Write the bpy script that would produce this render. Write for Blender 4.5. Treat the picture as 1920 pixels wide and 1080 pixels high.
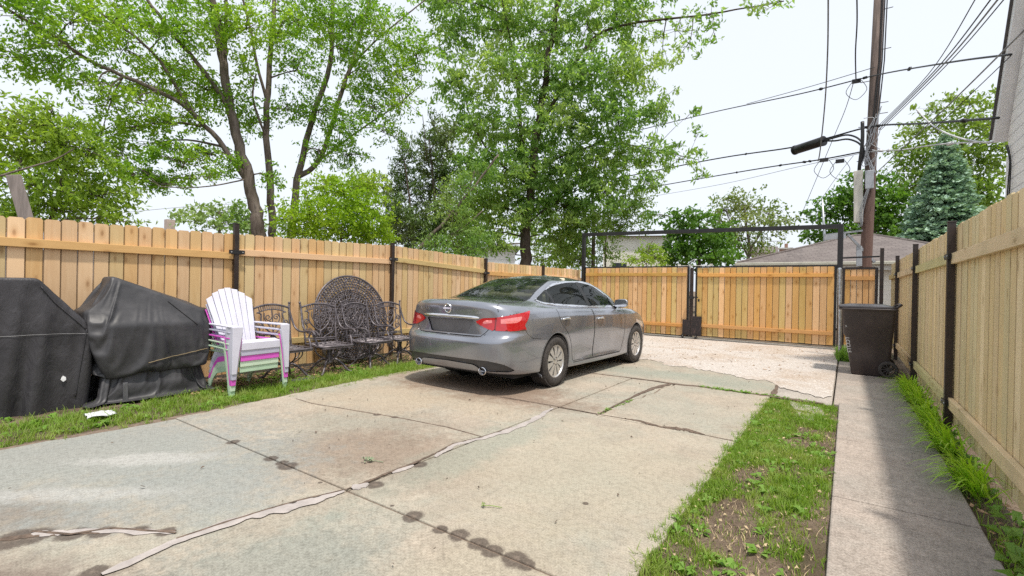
import bpy, bmesh, math, random
import numpy as np
from mathutils import Vector, Matrix
R = math.radians
SC = bpy.context.scene
COL = SC.collection
for o in list(bpy.data.objects):
    bpy.data.objects.remove(o)

# ------------------------------------------------------------------ camera
CAM_H = 1.33
FPX = 897.0                      # focal length in pixels of a 1920 wide picture
yaw, roll, pitch = R(35.04), R(1.08), -math.atan(3 / FPX)
fwd = Vector((-math.sin(yaw) * math.cos(pitch), math.cos(yaw) * math.cos(pitch), math.sin(pitch)))
rt0 = Vector((math.cos(yaw), math.sin(yaw), 0)); up0 = rt0.cross(fwd)
rt = math.cos(roll) * rt0 + math.sin(roll) * up0
upv = -math.sin(roll) * rt0 + math.cos(roll) * up0
cam = bpy.data.cameras.new('camera'); camo = bpy.data.objects.new('camera', cam); COL.objects.link(camo)
cam.sensor_width = 36.0; cam.lens = FPX / 1920 * 36.0; cam.clip_start = 0.05; cam.clip_end = 2000
M3 = Matrix((rt, upv, -fwd)).transposed()
camo.matrix_world = Matrix.Translation((0, 0, CAM_H)) @ M3.to_4x4()
SC.camera = camo
EYE = Vector((0, 0, CAM_H))

def ray(x, y):
    return fwd * FPX + (x - 960) * rt - (y - 540) * upv
def gnd(x, y, z=0.0):
    d = ray(x, y); return EYE + d * ((z - CAM_H) / d.z)
def far(x, y, dist):
    """the point seen at pixel x, y that stands dist metres away over the ground"""
    d = ray(x, y); return EYE + d * (dist / math.hypot(d.x, d.y))
def onX(x, y, X):
    d = ray(x, y); return EYE + d * (X / d.x)
def onY(x, y, Y):
    d = ray(x, y); return EYE + d * (Y / d.y)

# ------------------------------------------------------------------ light
SUN_EL, SUN_AZ = R(69), R(122)           # azimuth measured from +Y towards +X
W = bpy.data.worlds.new('World'); SC.world = W; W.use_nodes = True
wt = W.node_tree; wt.nodes.clear()
sky = wt.nodes.new('ShaderNodeTexSky'); sky.sky_type = 'NISHITA'; sky.sun_disc = False
sky.sun_elevation = SUN_EL; sky.sun_rotation = SUN_AZ
sky.air_density = 1.0; sky.dust_density = 3.5; sky.ozone_density = 1.0
hs = wt.nodes.new('ShaderNodeHueSaturation'); hs.inputs['Saturation'].default_value = 0.42
mx = wt.nodes.new('ShaderNodeMix'); mx.data_type = 'RGBA'; mx.inputs[0].default_value = 0.72
mx.inputs[7].default_value = (8.1, 8.6, 9.3, 1)       # bright even haze over the whole sky
bg = wt.nodes.new('ShaderNodeBackground'); bg.inputs['Strength'].default_value = 0.10
wo = wt.nodes.new('ShaderNodeOutputWorld')
wt.links.new(sky.outputs[0], hs.inputs['Color']); wt.links.new(hs.outputs[0], mx.inputs[6])
wt.links.new(mx.outputs[2], bg.inputs['Color']); wt.links.new(bg.outputs[0], wo.inputs['Surface'])
sl = bpy.data.lights.new('sun', 'SUN'); sl.energy = 3.0; sl.angle = R(3.0); sl.color = (1.0, 0.93, 0.82)
so = bpy.data.objects.new('sun', sl); COL.objects.link(so); so.location = (10, 5, 30)
sdir = Vector((math.sin(SUN_AZ) * math.cos(SUN_EL), math.cos(SUN_AZ) * math.cos(SUN_EL), math.sin(SUN_EL)))
so.rotation_euler = sdir.to_track_quat('Z', 'Y').to_euler()
SC.view_settings.view_transform = 'Standard'; SC.view_settings.look = 'None'
SC.view_settings.exposure = 0.50; SC.view_settings.gamma = 1.0
SC.render.engine = 'CYCLES'
SC.cycles.max_bounces = 6; SC.cycles.transparent_max_bounces = 8
SC.cycles.use_denoising = False

# ------------------------------------------------------------------ naming helpers
def tag(o, label=None, cat=None, group=None, kind=None):
    if label: o['label'] = label
    if cat: o['category'] = cat
    if group: o['group'] = group
    if kind: o['kind'] = kind
    return o
def thing(name, label, cat, loc=(0, 0, 0), rotz=0.0, group=None):
    o = bpy.data.objects.new(name, None); COL.objects.link(o)
    o.location = loc; o.rotation_euler = (0, 0, rotz); o.empty_display_size = 0.2
    return tag(o, label, cat, group)
def copy_tree(o, parent=None):
    c = o.copy(); COL.objects.link(c)
    if parent is not None: c.parent = parent
    for ch in [x for x in COL.objects if x.parent == o]:
        copy_tree(ch, c)
    return c

# ------------------------------------------------------------------ mesh builder
class MB:
    def __init__(s): s.v = []; s.f = []; s.t = []
    def add(s, vs, fs, tone=0.5):
        b = len(s.v); s.v.extend([tuple(p) for p in vs]); s.f.extend([tuple(i + b for i in f) for f in fs])
        s.t.extend([tone] * len(fs)); return s
    def box(s, c, size, rot=None, tone=0.5):
        hx, hy, hz = size[0] / 2, size[1] / 2, size[2] / 2
        vs = [Vector((x, y, z)) for x in (-hx, hx) for y in (-hy, hy) for z in (-hz, hz)]
        if rot is not None: vs = [rot @ p for p in vs]
        c = Vector(c); vs = [p + c for p in vs]
        return s.add(vs, [(0, 1, 3, 2), (4, 6, 7, 5), (0, 4, 5, 1), (2, 3, 7, 6), (0, 2, 6, 4), (1, 5, 7, 3)], tone)
    def bar(s, a, b, w, h, up=(0, 0, 1), tone=0.5):
        a, b = Vector(a), Vector(b); d = (b - a); L = d.length; d.normalize()
        sd = d.cross(Vector(up));
        if sd.length < 1e-5: sd = d.cross(Vector((0, 1, 0)))
        sd.normalize(); u = sd.cross(d)
        rot = Matrix((sd, d, u)).transposed()
        return s.box((a + b) / 2, (w, L, h), rot, tone)
    def tube(s, path, rad, n=8, cap=True, tone=0.5):
        P = [Vector(p) for p in path]; k = len(P)
        if not hasattr(rad, '__len__'): rad = [rad] * k
        vs = []; fs = []; nrm = None
        for i in range(k):
            t = (P[min(i + 1, k - 1)] - P[max(i - 1, 0)])
            if t.length < 1e-9: t = Vector((0, 0, 1))
            t.normalize()
            if nrm is None:
                a = Vector((0, 0, 1)) if abs(t.z) < 0.9 else Vector((1, 0, 0))
                nrm = t.cross(a).normalized()
            else:
                nrm = (nrm - t * nrm.dot(t))
                if nrm.length < 1e-6: nrm = t.cross(Vector((0, 0, 1)))
                nrm.normalize()
            bn = t.cross(nrm)
            for j in range(n):
                an = 2 * math.pi * j / n
                vs.append(P[i] + (nrm * math.cos(an) + bn * math.sin(an)) * rad[i])
        for i in range(k - 1):
            for j in range(n):
                fs.append((i * n + j, i * n + (j + 1) % n, (i + 1) * n + (j + 1) % n, (i + 1) * n + j))
        if cap:
            fs.append(tuple(range(n - 1, -1, -1))); fs.append(tuple((k - 1) * n + j for j in range(n)))
        return s.add(vs, fs, tone)
    def lathe(s, prof, n=24, M=None, tone=0.5):
        """prof: (r, z) pairs turned about z"""
        vs = []; fs = []; k = len(prof)
        for r, z in prof:
            for j in range(n):
                a = 2 * math.pi * j / n; vs.append(Vector((r * math.cos(a), r * math.sin(a), z)))
        for i in range(k - 1):
            for j in range(n):
                fs.append((i * n + j, i * n + (j + 1) % n, (i + 1) * n + (j + 1) % n, (i + 1) * n + j))
        if M is not None: vs = [M @ p for p in vs]
        return s.add(vs, fs, tone)
    def prism(s, poly, ax, ay, az, o, depth, tone=0.5):
        """2-D polygon in axes ax, ay at origin o, extruded along az"""
        o, ax, ay, az = Vector(o), Vector(ax), Vector(ay), Vector(az); n = len(poly)
        a = [o + ax * p[0] + ay * p[1] for p in poly]; b = [p + az * depth for p in a]
        fs = [tuple(range(n - 1, -1, -1)), tuple(range(n, 2 * n))]
        fs += [(i, (i + 1) % n, n + (i + 1) % n, n + i) for i in range(n)]
        return s.add(a + b, fs, tone)
    def grid(s, nu, nv, fn, tone=0.5, closeu=False):
        vs = [fn(i, j) for i in range(nu) for j in range(nv)]; fs = []
        for i in range(nu if closeu else nu - 1):
            i2 = (i + 1) % nu
            for j in range(nv - 1):
                fs.append((i * nv + j, i2 * nv + j, i2 * nv + j + 1, i * nv + j + 1))
        return s.add(vs, fs, tone)
    def build(s, name, m, parent=None, smooth=False, world=False, bevel=0, recalc=True, auto=None):
        vs = s.v
        if world and parent is not None:
            l = parent.location; vs = [(p[0] - l[0], p[1] - l[1], p[2] - l[2]) for p in vs]
        me = bpy.data.meshes.new(name); me.from_pydata(vs, [], s.f); me.update()
        at = me.attributes.new('tone', 'FLOAT', 'FACE'); at.data.foreach_set('value', np.array(s.t, dtype=np.float32))
        if recalc or bevel:
            bm = bmesh.new(); bm.from_mesh(me)
            if recalc: bmesh.ops.recalc_face_normals(bm, faces=bm.faces)
            bm.to_mesh(me); bm.free()
        me.materials.append(m)
        if smooth: me.polygons.foreach_set('use_smooth', np.ones(len(me.polygons), dtype=bool))
        o = bpy.data.objects.new(name, me); COL.objects.link(o)
        if parent is not None: o.parent = parent
        if bevel:
            b = o.modifiers.new('bevel', 'BEVEL'); b.width = bevel; b.segments = 2; b.limit_method = 'ANGLE'; b.angle_limit = R(40)
            b.harden_normals = False
        if auto is not None and smooth:
            try: me.set_sharp_from_angle(angle=R(auto))
            except Exception: pass
        return o

def np_mesh(name, verts, faces, m, parent=None, smooth=False, tone=None, loc=None):
    """fast mesh from arrays; faces (n, k) all the same size"""
    me = bpy.data.meshes.new(name); nv, nf, k = len(verts), len(faces), faces.shape[1]
    me.vertices.add(nv); me.vertices.foreach_set('co', np.asarray(verts, dtype=np.float32).ravel())
    me.loops.add(nf * k); me.loops.foreach_set('vertex_index', np.asarray(faces, dtype=np.int32).ravel())
    me.polygons.add(nf); me.polygons.foreach_set('loop_start', np.arange(0, nf * k, k, dtype=np.int32))
    try: me.polygons.foreach_set('loop_total', np.full(nf, k, dtype=np.int32))
    except Exception: pass
    if smooth: me.polygons.foreach_set('use_smooth', np.ones(nf, dtype=bool))
    me.update(calc_edges=True)
    if tone is not None:
        at = me.attributes.new('tone', 'FLOAT', 'FACE'); at.data.foreach_set('value', np.asarray(tone, dtype=np.float32))
    me.materials.append(m)
    o = bpy.data.objects.new(name, me); COL.objects.link(o)
    if parent is not None: o.parent = parent
    return o

# ------------------------------------------------------------------ materials
class NT:
    def __init__(s, name):
        s.m = bpy.data.materials.new(name); s.m.use_nodes = True; s.t = s.m.node_tree; s.t.nodes.clear()
        s.out = s.n('ShaderNodeOutputMaterial'); s.b = s.n('ShaderNodeBsdfPrincipled')
        s.l(s.b.outputs[0], s.out.inputs[0])
    def n(s, t, **k):
        x = s.t.nodes.new(t)
        for a, v in k.items(): setattr(x, a, v)
        return x
    def l(s, a, b): s.t.links.new(a, b)
    def set(s, **k):
        for a, v in k.items():
            i = s.b.inputs[a.replace('_', ' ')]
            if hasattr(v, 'is_output') or hasattr(v, 'links'): s.l(v, i)
            else: i.default_value = v if not isinstance(v, tuple) or len(v) == 4 else (*v, 1)
        return s
    def val(s, v, i):
        if hasattr(v, 'links'): s.l(v, i)
        elif isinstance(v, tuple): i.default_value = (*v, 1) if len(i.default_value) == 4 and len(v) == 3 else v
        else: i.default_value = v
    def pos(s): return s.n('ShaderNodeNewGeometry').outputs['Position']
    def obj(s): return s.n('ShaderNodeTexCoord').outputs['Object']
    def attr(s, name='tone'): return s.n('ShaderNodeAttribute', attribute_name=name).outputs['Fac']
    def math(s, op, a, b=0.0, c=None, clamp=False):
        x = s.n('ShaderNodeMath', operation=op, use_clamp=clamp); s.val(a, x.inputs[0]); s.val(b, x.inputs[1])
        if c is not None: s.val(c, x.inputs[2])
        return x.outputs[0]
    def vmath(s, op, a, b):
        x = s.n('ShaderNodeVectorMath', operation=op); s.val(a, x.inputs[0]); s.val(b, x.inputs[1])
        return x.outputs['Value'] if op in ('LENGTH', 'DISTANCE', 'DOT_PRODUCT') else x.outputs[0]
    def map(s, v, scale=(1, 1, 1), loc=(0, 0, 0), rot=(0, 0, 0)):
        x = s.n('ShaderNodeMapping'); s.l(v, x.inputs[0]); x.inputs['Scale'].default_value = scale
        x.inputs['Location'].default_value = loc; x.inputs['Rotation'].default_value = rot; return x.outputs[0]
    def noise(s, v, scale=1.0, detail=4, rough=0.55, dist=0.0):
        x = s.n('ShaderNodeTexNoise'); s.l(v, x.inputs['Vector']); x.inputs['Scale'].default_value = scale
        x.inputs['Detail'].default_value = detail; x.inputs['Roughness'].default_value = rough
        x.inputs['Distortion'].default_value = dist; return x.outputs['Fac']
    def voro(s, v, scale=1.0, feature='F1', out='Distance', rand=1.0, dim='3D'):
        x = s.n('ShaderNodeTexVoronoi', feature=feature, voronoi_dimensions=dim); s.l(v, x.inputs['Vector']); x.inputs['Scale'].default_value = scale
        x.inputs['Randomness'].default_value = rand
        return x.outputs[out]
    def ramp(s, f, lo, hi, a=0.0, b=1.0):
        x = s.n('ShaderNodeMapRange', interpolation_type='SMOOTHSTEP'); s.val(f, x.inputs[0])
        x.inputs[1].default_value = lo; x.inputs[2].default_value = hi; x.inputs[3].default_value = a; x.inputs[4].default_value = b
        return x.outputs[0]
    def mix(s, f, a, b, mode='MIX'):
        x = s.n('ShaderNodeMix', data_type='RGBA', blend_type=mode); s.val(f, x.inputs[0]); s.val(a, x.inputs[6]); s.val(b, x.inputs[7])
        return x.outputs[2]
    def bump(s, h, strength=0.3, dist=0.01):
        x = s.n('ShaderNodeBump'); x.inputs['Strength'].default_value = strength; x.inputs['Distance'].default_value = dist
        s.l(h, x.inputs['Height']); s.l(x.outputs[0], s.b.inputs['Normal']); return x.outputs[0]

def plain(name, c, rough=0.5, metal=0.0, var=0.25, scale=6.0, bump=0.0, fine=None, coat=0.0):
    k = NT(name); p = k.obj(); n = k.noise(p, scale, 6, 0.6)
    d = tuple(x * (1 - var) for x in c); e = tuple(min(1, x * (1 + var)) for x in c)
    col = k.mix(k.ramp(n, 0.3, 0.7), d, e)
    k.set(Base_Color=col, Roughness=rough, Metallic=metal, Coat_Weight=coat)
    if bump: k.bump(k.noise(p, fine or scale * 12, 5, 0.6), bump, 0.004)
    return k.m
# ------------------------------------------------------------------ the materials of the yard
def wood(name, light, dark, knotc, green=0.0, axis='z', grain=22.0, flat=0, vary=1.0, edge=.72):
    k = NT(name); t0 = k.attr(); edge_ = k.math('GREATER_THAN', t0, 5.0); t = k.math('SUBTRACT', t0, k.math('MULTIPLY', edge_, 10.0)); p = k.pos()
    off = k.n('ShaderNodeCombineXYZ'); k.l(k.math('MULTIPLY', t, 37.0), off.inputs[0]); k.l(k.math('MULTIPLY', t, 91.0), off.inputs[2])
    k.l(k.math('MULTIPLY', t, 53.0), off.inputs[1])
    q = k.vmath('ADD', p, off.outputs[0])
    sc = {'z': (1, 1, 0.07), 'y': (1, 0.07, 1), 'x': (0.07, 1, 1)}[axis]
    g1 = k.noise(k.map(q, sc), grain, 6, 0.65, 1.2)
    g2 = k.noise(k.map(q, tuple(1.0 if s == 1 else 0.25 for s in sc)), 3.5, 4, 0.6, 0.6)
    rnd = k.math('FRACT', k.math('MULTIPLY', t, 17.31))
    rnd2 = k.math('FRACT', k.math('MULTIPLY', t, 71.7))
    f = k.math('ADD', k.math('MULTIPLY', k.ramp(g1, 0.28, 0.72), 0.50), k.math('MULTIPLY', k.ramp(g2, 0.3, 0.7), 0.35))
    f = k.math('ADD', f, k.math('MULTIPLY', k.math('SUBTRACT', rnd, 0.5), 0.95), clamp=True)
    col = k.mix(f, light, dark)
    pale = tuple(min(1, x * 1.12 + 0.05) for x in light)
    col = k.mix(k.math('MULTIPLY', k.ramp(rnd2, 0.55, 1.0), 0.6), col, pale)
    ks = {'z': (1, 1, 0.42), 'y': (1, 0.42, 1), 'x': (0.42, 1, 1)}[axis]
    sx = k.n('ShaderNodeSeparateXYZ'); k.l(k.map(q, ks), sx.inputs[0]); cx = k.n('ShaderNodeCombineXYZ'); k.l(sx.outputs[1 if flat == 0 else 0], cx.inputs[0]); k.l(sx.outputs[2], cx.inputs[1]); km = cx.outputs[0]
    kv = k.voro(km, 6.5, dim='2D'); sv = k.n('ShaderNodeSeparateColor'); k.l(k.voro(km, 6.5, out='Color', dim='2D'), sv.inputs[0]); gate_ = k.ramp(sv.outputs[0], .50, .58)
    ring = k.math('SUBTRACT', 1.0, k.ramp(kv, 0.03, 0.14), clamp=True)
    col = k.mix(k.math('MULTIPLY', k.math('MULTIPLY', ring, gate_), 0.85), col, knotc)
    halo = k.math('SUBTRACT', 1.0, k.ramp(kv, 0.08, 0.32), clamp=True)
    col = k.mix(k.math('MULTIPLY', k.math('MULTIPLY', halo, gate_), 0.55), col, dark)
    col = k.mix(1.0, col, k.mix(rnd, (.84, .82, .80), (1.10, 1.09, 1.06)), 'MULTIPLY')
    r3 = k.math('FRACT', k.math('MULTIPLY', t, 137.3)); pal = k.mix(k.ramp(r3, .18, .30), (1.0, .90, .66), (1.05, 1.0, 1.02)); pal = k.mix(k.ramp(r3, .66, .76), pal, (.90, .99, .82))
    col = k.mix(vary, col, pal, 'MULTIPLY')
    col = k.mix(k.math('MULTIPLY', edge_, edge), col, (.10, .062, .035))  # darker board edges: rough weathered sides plus painted-in shade of the gaps
    if green: col = k.mix(k.math('MULTIPLY', k.ramp(k.noise(p, 2.2, 4), 0.4, 0.7), green), col, (0.30, 0.29, 0.17))
    k.set(Base_Color=col, Roughness=0.72, Specular_IOR_Level=0.25)
    k.bump(g1, 0.25, 0.003)
    return k.m

M = {}
M['wood_l'] = wood('cedar_boards', (0.70, 0.51, 0.31), (0.55, 0.355, 0.185), (0.20, 0.09, 0.04), vary=.6, edge=.58)
M['wood_lr'] = wood('rail_timber', (0.68, 0.475, 0.275), (0.50, 0.31, 0.15), (0.20, 0.09, 0.04), axis='y')
M['wood_g'] = wood('gate_boards', (0.71, 0.48, 0.25), (0.55, 0.33, 0.14), (0.21, 0.08, 0.025), flat=1)
M['wood_gr'] = wood('gate_rail', (0.68, 0.40, 0.16), (0.50, 0.26, 0.08), (0.20, 0.08, 0.03), axis='x', flat=1)
M['wood_r'] = wood('pale_boards', (0.76, 0.62, 0.40), (0.63, 0.485, 0.285), (0.22, 0.13, 0.06), green=0.15, vary=.3, edge=.33)
M['wood_rr'] = wood('pale_rail', (0.74, 0.61, 0.40), (0.58, 0.455, 0.27), (0.18, 0.11, 0.06), green=0.35, axis='y')
M['steel_brown'] = plain('brown_steel', (0.026, 0.016, 0.013), 0.42, 0.0, 0.35, 9, 0.1)
M['steel_black'] = plain('black_steel', (0.014, 0.013, 0.014), 0.4, 0.0, 0.3, 9, 0.1)
M['bolt'] = plain('bolt_steel', (0.45, 0.45, 0.46), 0.35, 0.9, 0.2)
M['galv'] = plain('galvanised', (0.42, 0.44, 0.47), 0.38, 0.75, 0.25, 14)

def concrete(name, base, tint, stains_and_shade=(), wet=0.0, fine=1.0, spots=()):
    k = NT(name); p = k.pos()
    n1 = k.noise(p, 1.15, 6, 0.68, 0.4); n2 = k.noise(p, 3.3, 6, 0.65, 0.2); n3 = k.noise(p, 95.0, 3, 0.75); n4 = k.noise(p, 24.0, 6, 0.75)
    col = k.mix(k.ramp(n1, 0.36, 0.66), base, tint)
    col = k.mix(k.math('MULTIPLY', k.ramp(n2, 0.40, 0.66), 0.50), col, tuple(x * 0.70 for x in base))
    col = k.mix(k.math('MULTIPLY', k.ramp(k.noise(k.map(p, loc=(7, 3, 1)), 1.7, 6, 0.7), 0.5, 0.72), 0.35), col, tuple(min(1, x * 1.28) for x in base))
    wob = k.math('ADD', k.math('MULTIPLY', k.math('SUBTRACT', k.noise(p, 1.6, 5, 0.65), 0.5), 1.5), k.math('MULTIPLY', k.math('SUBTRACT', k.noise(p, 9.0, 6, 0.7), 0.5), 1.3))
    for (x, y, rx, ry, an, c, s) in stains_and_shade:
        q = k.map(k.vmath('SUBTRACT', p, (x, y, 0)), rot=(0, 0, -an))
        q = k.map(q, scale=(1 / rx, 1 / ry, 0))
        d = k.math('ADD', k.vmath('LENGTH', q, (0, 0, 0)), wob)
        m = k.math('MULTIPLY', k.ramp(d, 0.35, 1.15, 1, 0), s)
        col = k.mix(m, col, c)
    if spots:
        w2 = k.math('ADD', k.math('MULTIPLY', k.math('SUBTRACT', k.noise(p, 12.0, 5, 0.75), 0.5), 1.15), k.math('MULTIPLY', k.math('SUBTRACT', k.noise(p, 60.0, 3, 0.7), 0.5), .45)); acc = None
        for (x, y, r_) in spots:
            q = k.map(k.vmath('SUBTRACT', p, (x, y, 0)), scale=(1 / r_, 1 / r_, 0)); d = k.vmath('LENGTH', q, (0, 0, 0)); acc = d if acc is None else k.math('MINIMUM', acc, d)
        dd = k.math('ADD', acc, w2); col = k.mix(k.math('MULTIPLY', k.ramp(dd, .70, 1.10, 1, 0), .82), col, (.085, .064, .054)); col = k.mix(k.math('MULTIPLY', k.ramp(dd, .14, .34, 1, 0), .7), col, (.20, .16, .13))
    sp = k.math('ADD', k.math('MULTIPLY', k.ramp(n3, 0.36, 0.66), 0.62 * fine), k.math('MULTIPLY', k.ramp(n4, 0.42, 0.64), 0.36))
    col = k.mix(sp, col, k.mix(1.0, col, (0.54, 0.53, 0.52), 'MULTIPLY'))
    pit = k.math('SUBTRACT', 1, k.ramp(k.voro(p, 26.0), 0.03, 0.07), clamp=True)
    col = k.mix(k.math('MULTIPLY', pit, 0.4), col, tuple(x * 0.4 for x in base))
    k.set(Base_Color=col, Roughness=0.85, Specular_IOR_Level=0.25)
    k.bump(k.math('ADD', n3, k.math('MULTIPLY', n4, 1.4)), 0.30, 0.004)
    return k.m
BR = (0.215, 0.150, 0.112); GR_SHADE = (0.30, 0.315, 0.30); GN = (0.30, 0.33, 0.28); LT = (0.50, 0.49, 0.47); TAN = (0.44, 0.365, 0.275)
ST = [(-2.95, 2.45, 1.15, 0.75, 0.35, BR, 0.58), (-3.6, 3.0, 1.2, 0.7, 0.4, BR, 0.22), (-4.3, 0.35, 1.3, 0.32, 0.5, (0.17, 0.13, 0.11), 0.75),
      (-3.0, 0.35, 0.9, 0.33, 0.5, (0.20, 0.16, 0.135), 0.8),
      (-4.7, 1.1, 1.9, 1.3, 0.6, GR_SHADE, 0.85), (-3.4, 1.35, 0.8, 0.6, 0.2, GR_SHADE, 0.75), (-2.05, 1.0, 0.6, 0.9, 0.1, (0.27, 0.28, 0.25), 0.8), (-4.5, 3.7, 1.0, 0.8, 0.0, TAN, 0.55),  # the cool grey ellipses at the near left paint soft shade into the slab
      (-3.6, 4.1, 1.4, 0.5, 0.0, TAN, 0.6), (-1.6, 3.2, 1.1, 1.3, 0.1, (0.42, 0.38, 0.30), 0.6), (-3.9, 4.9, 1.9, 0.75, 0.0, (0.22, 0.145, 0.105), 0.7),
      (-4.25, 1.35, 0.6, 0.16, 0.75, LT, 0.55), (-3.9, 0.85, 0.7, 0.13, 0.7, LT, 0.45), (-2.45, 3.1, 0.28, 1.6, 0.0, GN, 0.5), (-2.0, 7.5, 2.2, 0.55, 0.0, GN, 0.6),
      (-1.3, 1.5, 0.5, 1.2, 0.0, (0.40, 0.35, 0.27), 0.5), (-1.3, 5.4, 0.7, 0.7, 0, (0.40, 0.38, 0.32), 0.5)]
SPOTS = []
for (x, y, r_) in [(438, 829, .065), (508, 860, .07), (541, 874, .09), (530, 868, .06), (703, 909, .075), (786, 871, .075), (775, 968, .08), (826, 992, .055), (861, 1003, .075), (897, 1019, .075), (925, 1032, .075), (965, 1048, .09), (985, 1058, .06),
                   (707, 778, .05), (740, 783, .045), (60, 1006, .12), (25, 1012, .14), (135, 1002, .09), (190, 998, .08), (260, 995, .07), (310, 997, .06), (1098, 944, .028), (178, 1072, .07), (1060, 712, .03), (735, 948, .02), (600, 905, .02)]:
    q_ = gnd(x, y); SPOTS.append((q_.x, q_.y, r_ * .86))
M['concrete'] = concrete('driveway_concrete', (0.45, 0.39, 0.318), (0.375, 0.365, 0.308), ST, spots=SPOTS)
M['walk'] = concrete('walk_concrete', (0.465, 0.40, 0.355), (0.405, 0.37, 0.335), [(0.55, 6, 0.25, 6, 0, (0.25, 0.23, 0.21), 0.6), (0.3, 9.3, 0.5, 0.5, 0, (0.27, 0.24, 0.22), 0.5)], fine=1.25)
M['dusty'] = concrete('dusty_concrete', (0.46, 0.42, 0.38), (0.41, 0.375, 0.34))
M['curb'] = concrete('curb_concrete', (0.36, 0.34, 0.31), (0.30, 0.29, 0.27))
M['caulk'] = plain('filler', (0.36, 0.325, 0.31), 0.8, 0, 0.16, 9, 0.35, 60)
M['dirt_dark'] = plain('joint_dirt', (0.115, 0.082, 0.062), 0.95, 0, 0.4, 25, 0.5, 160)

k = NT('pale_gravel'); p = k.pos()
v = k.voro(p, 46.0, out='Color'); sv = k.n('ShaderNodeSeparateColor'); k.l(v, sv.inputs[0])
big = k.noise(p, 0.8, 5, 0.65, 0.5); med = k.noise(p, 5.0, 5, 0.7)
col = k.mix(k.ramp(big, 0.42, 0.66), (0.51, 0.47, 0.44), (0.43, 0.355, 0.295))
col = k.mix(k.math('MULTIPLY', k.ramp(med, 0.5, 0.8), 0.45), col, (0.42, 0.34, 0.28))
col = k.mix(k.math('MULTIPLY', sv.outputs[0], 0.35), col, (0.30, 0.25, 0.21))
col = k.mix(k.math('MULTIPLY', k.ramp(sv.outputs[1], 0.7, 1.0), 0.5), col, (0.75, 0.70, 0.66))
k.set(Base_Color=col, Roughness=0.95, Specular_IOR_Level=0.1)
k.bump(k.math('ADD', k.voro(p, 46.0), k.noise(p, 110, 3)), 0.7, 0.010); M['gravel'] = k.m

k = NT('soil'); p = k.pos()
n = k.noise(p, 2.0, 7, 0.7, 0.3); n2 = k.noise(p, 55, 4, 0.7)
col = k.mix(k.ramp(n, 0.35, 0.65), (0.13, 0.095, 0.068), (0.235, 0.18, 0.135))
col = k.mix(k.math('MULTIPLY', k.ramp(n2, 0.45, 0.7), 0.6), col, (0.075, 0.055, 0.04))
col = k.mix(k.math('MULTIPLY', k.ramp(k.noise(p, 0.6, 4), 0.5, 0.7), 0.5), col, (0.07, 0.10, 0.035))
k.set(Base_Color=col, Roughness=0.95, Specular_IOR_Level=0.15); k.bump(k.math('ADD', n2, k.noise(p, 14, 5)), 0.9, 0.03); M['soil'] = k.m

def leafmat(name, a, b, trans=0.45, rough=0.5, young=None, patch=1.2):
    """leaf surface: colour varies from leaf to leaf (tone) and in broad patches; light passes through"""
    k = NT(name); t = k.attr(); r = k.math('FRACT', k.math('MULTIPLY', t, 7.77))
    col = k.mix(r, a, b)
    if young:
        col = k.mix(k.math('MULTIPLY', k.ramp(k.noise(k.pos(), patch, 3, 0.5), 0.42, 0.68), 0.75), col, young)
    k.set(Base_Color=col, Roughness=rough, Specular_IOR_Level=0.35)
    tr = k.n('ShaderNodeBsdfTranslucent')
    k.l(k.mix(1.0, col, (1.25, 1.3, 0.55), 'MULTIPLY'), tr.inputs[0])
    ms = k.n('ShaderNodeMixShader'); ms.inputs[0].default_value = trans
    k.l(k.b.outputs[0], ms.inputs[1]); k.l(tr.outputs[0], ms.inputs[2]); k.l(ms.outputs[0], k.out.inputs[0])
    return k.m
def bark(name, a, b, scale=9.0):
    k = NT(name); p = k.pos(); n = k.noise(k.map(p, (1, 1, 0.18)), scale, 6, 0.7, 0.6); n2 = k.noise(p, 1.3, 4)
    col = k.mix(k.ramp(n, 0.3, 0.7), a, b); col = k.mix(k.math('MULTIPLY', k.ramp(n2, 0.45, 0.7), 0.4), col, tuple(x * 1.35 for x in b))
    k.set(Base_Color=col, Roughness=0.9, Specular_IOR_Level=0.2); k.bump(n, 0.8, 0.03); return k.m
M['grass'] = leafmat('grass_blade', (0.16, 0.29, 0.03), (0.25, 0.37, 0.06), 0.45, 0.6, (0.34, 0.40, 0.12), 3.0)
M['weed'] = leafmat('weed_leaf', (0.15, 0.30, 0.04), (0.24, 0.40, 0.08), 0.4, 0.5)
M['lily'] = leafmat('lily_blade', (0.30, 0.52, 0.035), (0.42, 0.62, 0.07), 0.45, 0.4)
M['litter'] = plain('dead_leaf', (0.30, 0.19, 0.11), 0.9, 0, 0.5, 20)
M['straw'] = plain('dry_straw', (0.45, 0.35, 0.22), 0.9, 0, 0.4, 20)
# ------------------------------------------------------------------ ground, slabs, gravel, walk
rnd = random.Random(5)
def struct(o): o['kind'] = 'structure'; return o
g = MB(); g.grid(41, 41, lambda i, j: (-400 + 20 * i, -390 + 20 * j, -0.075 if True else 0)); struct(g.build('ground', M['soil']))
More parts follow.
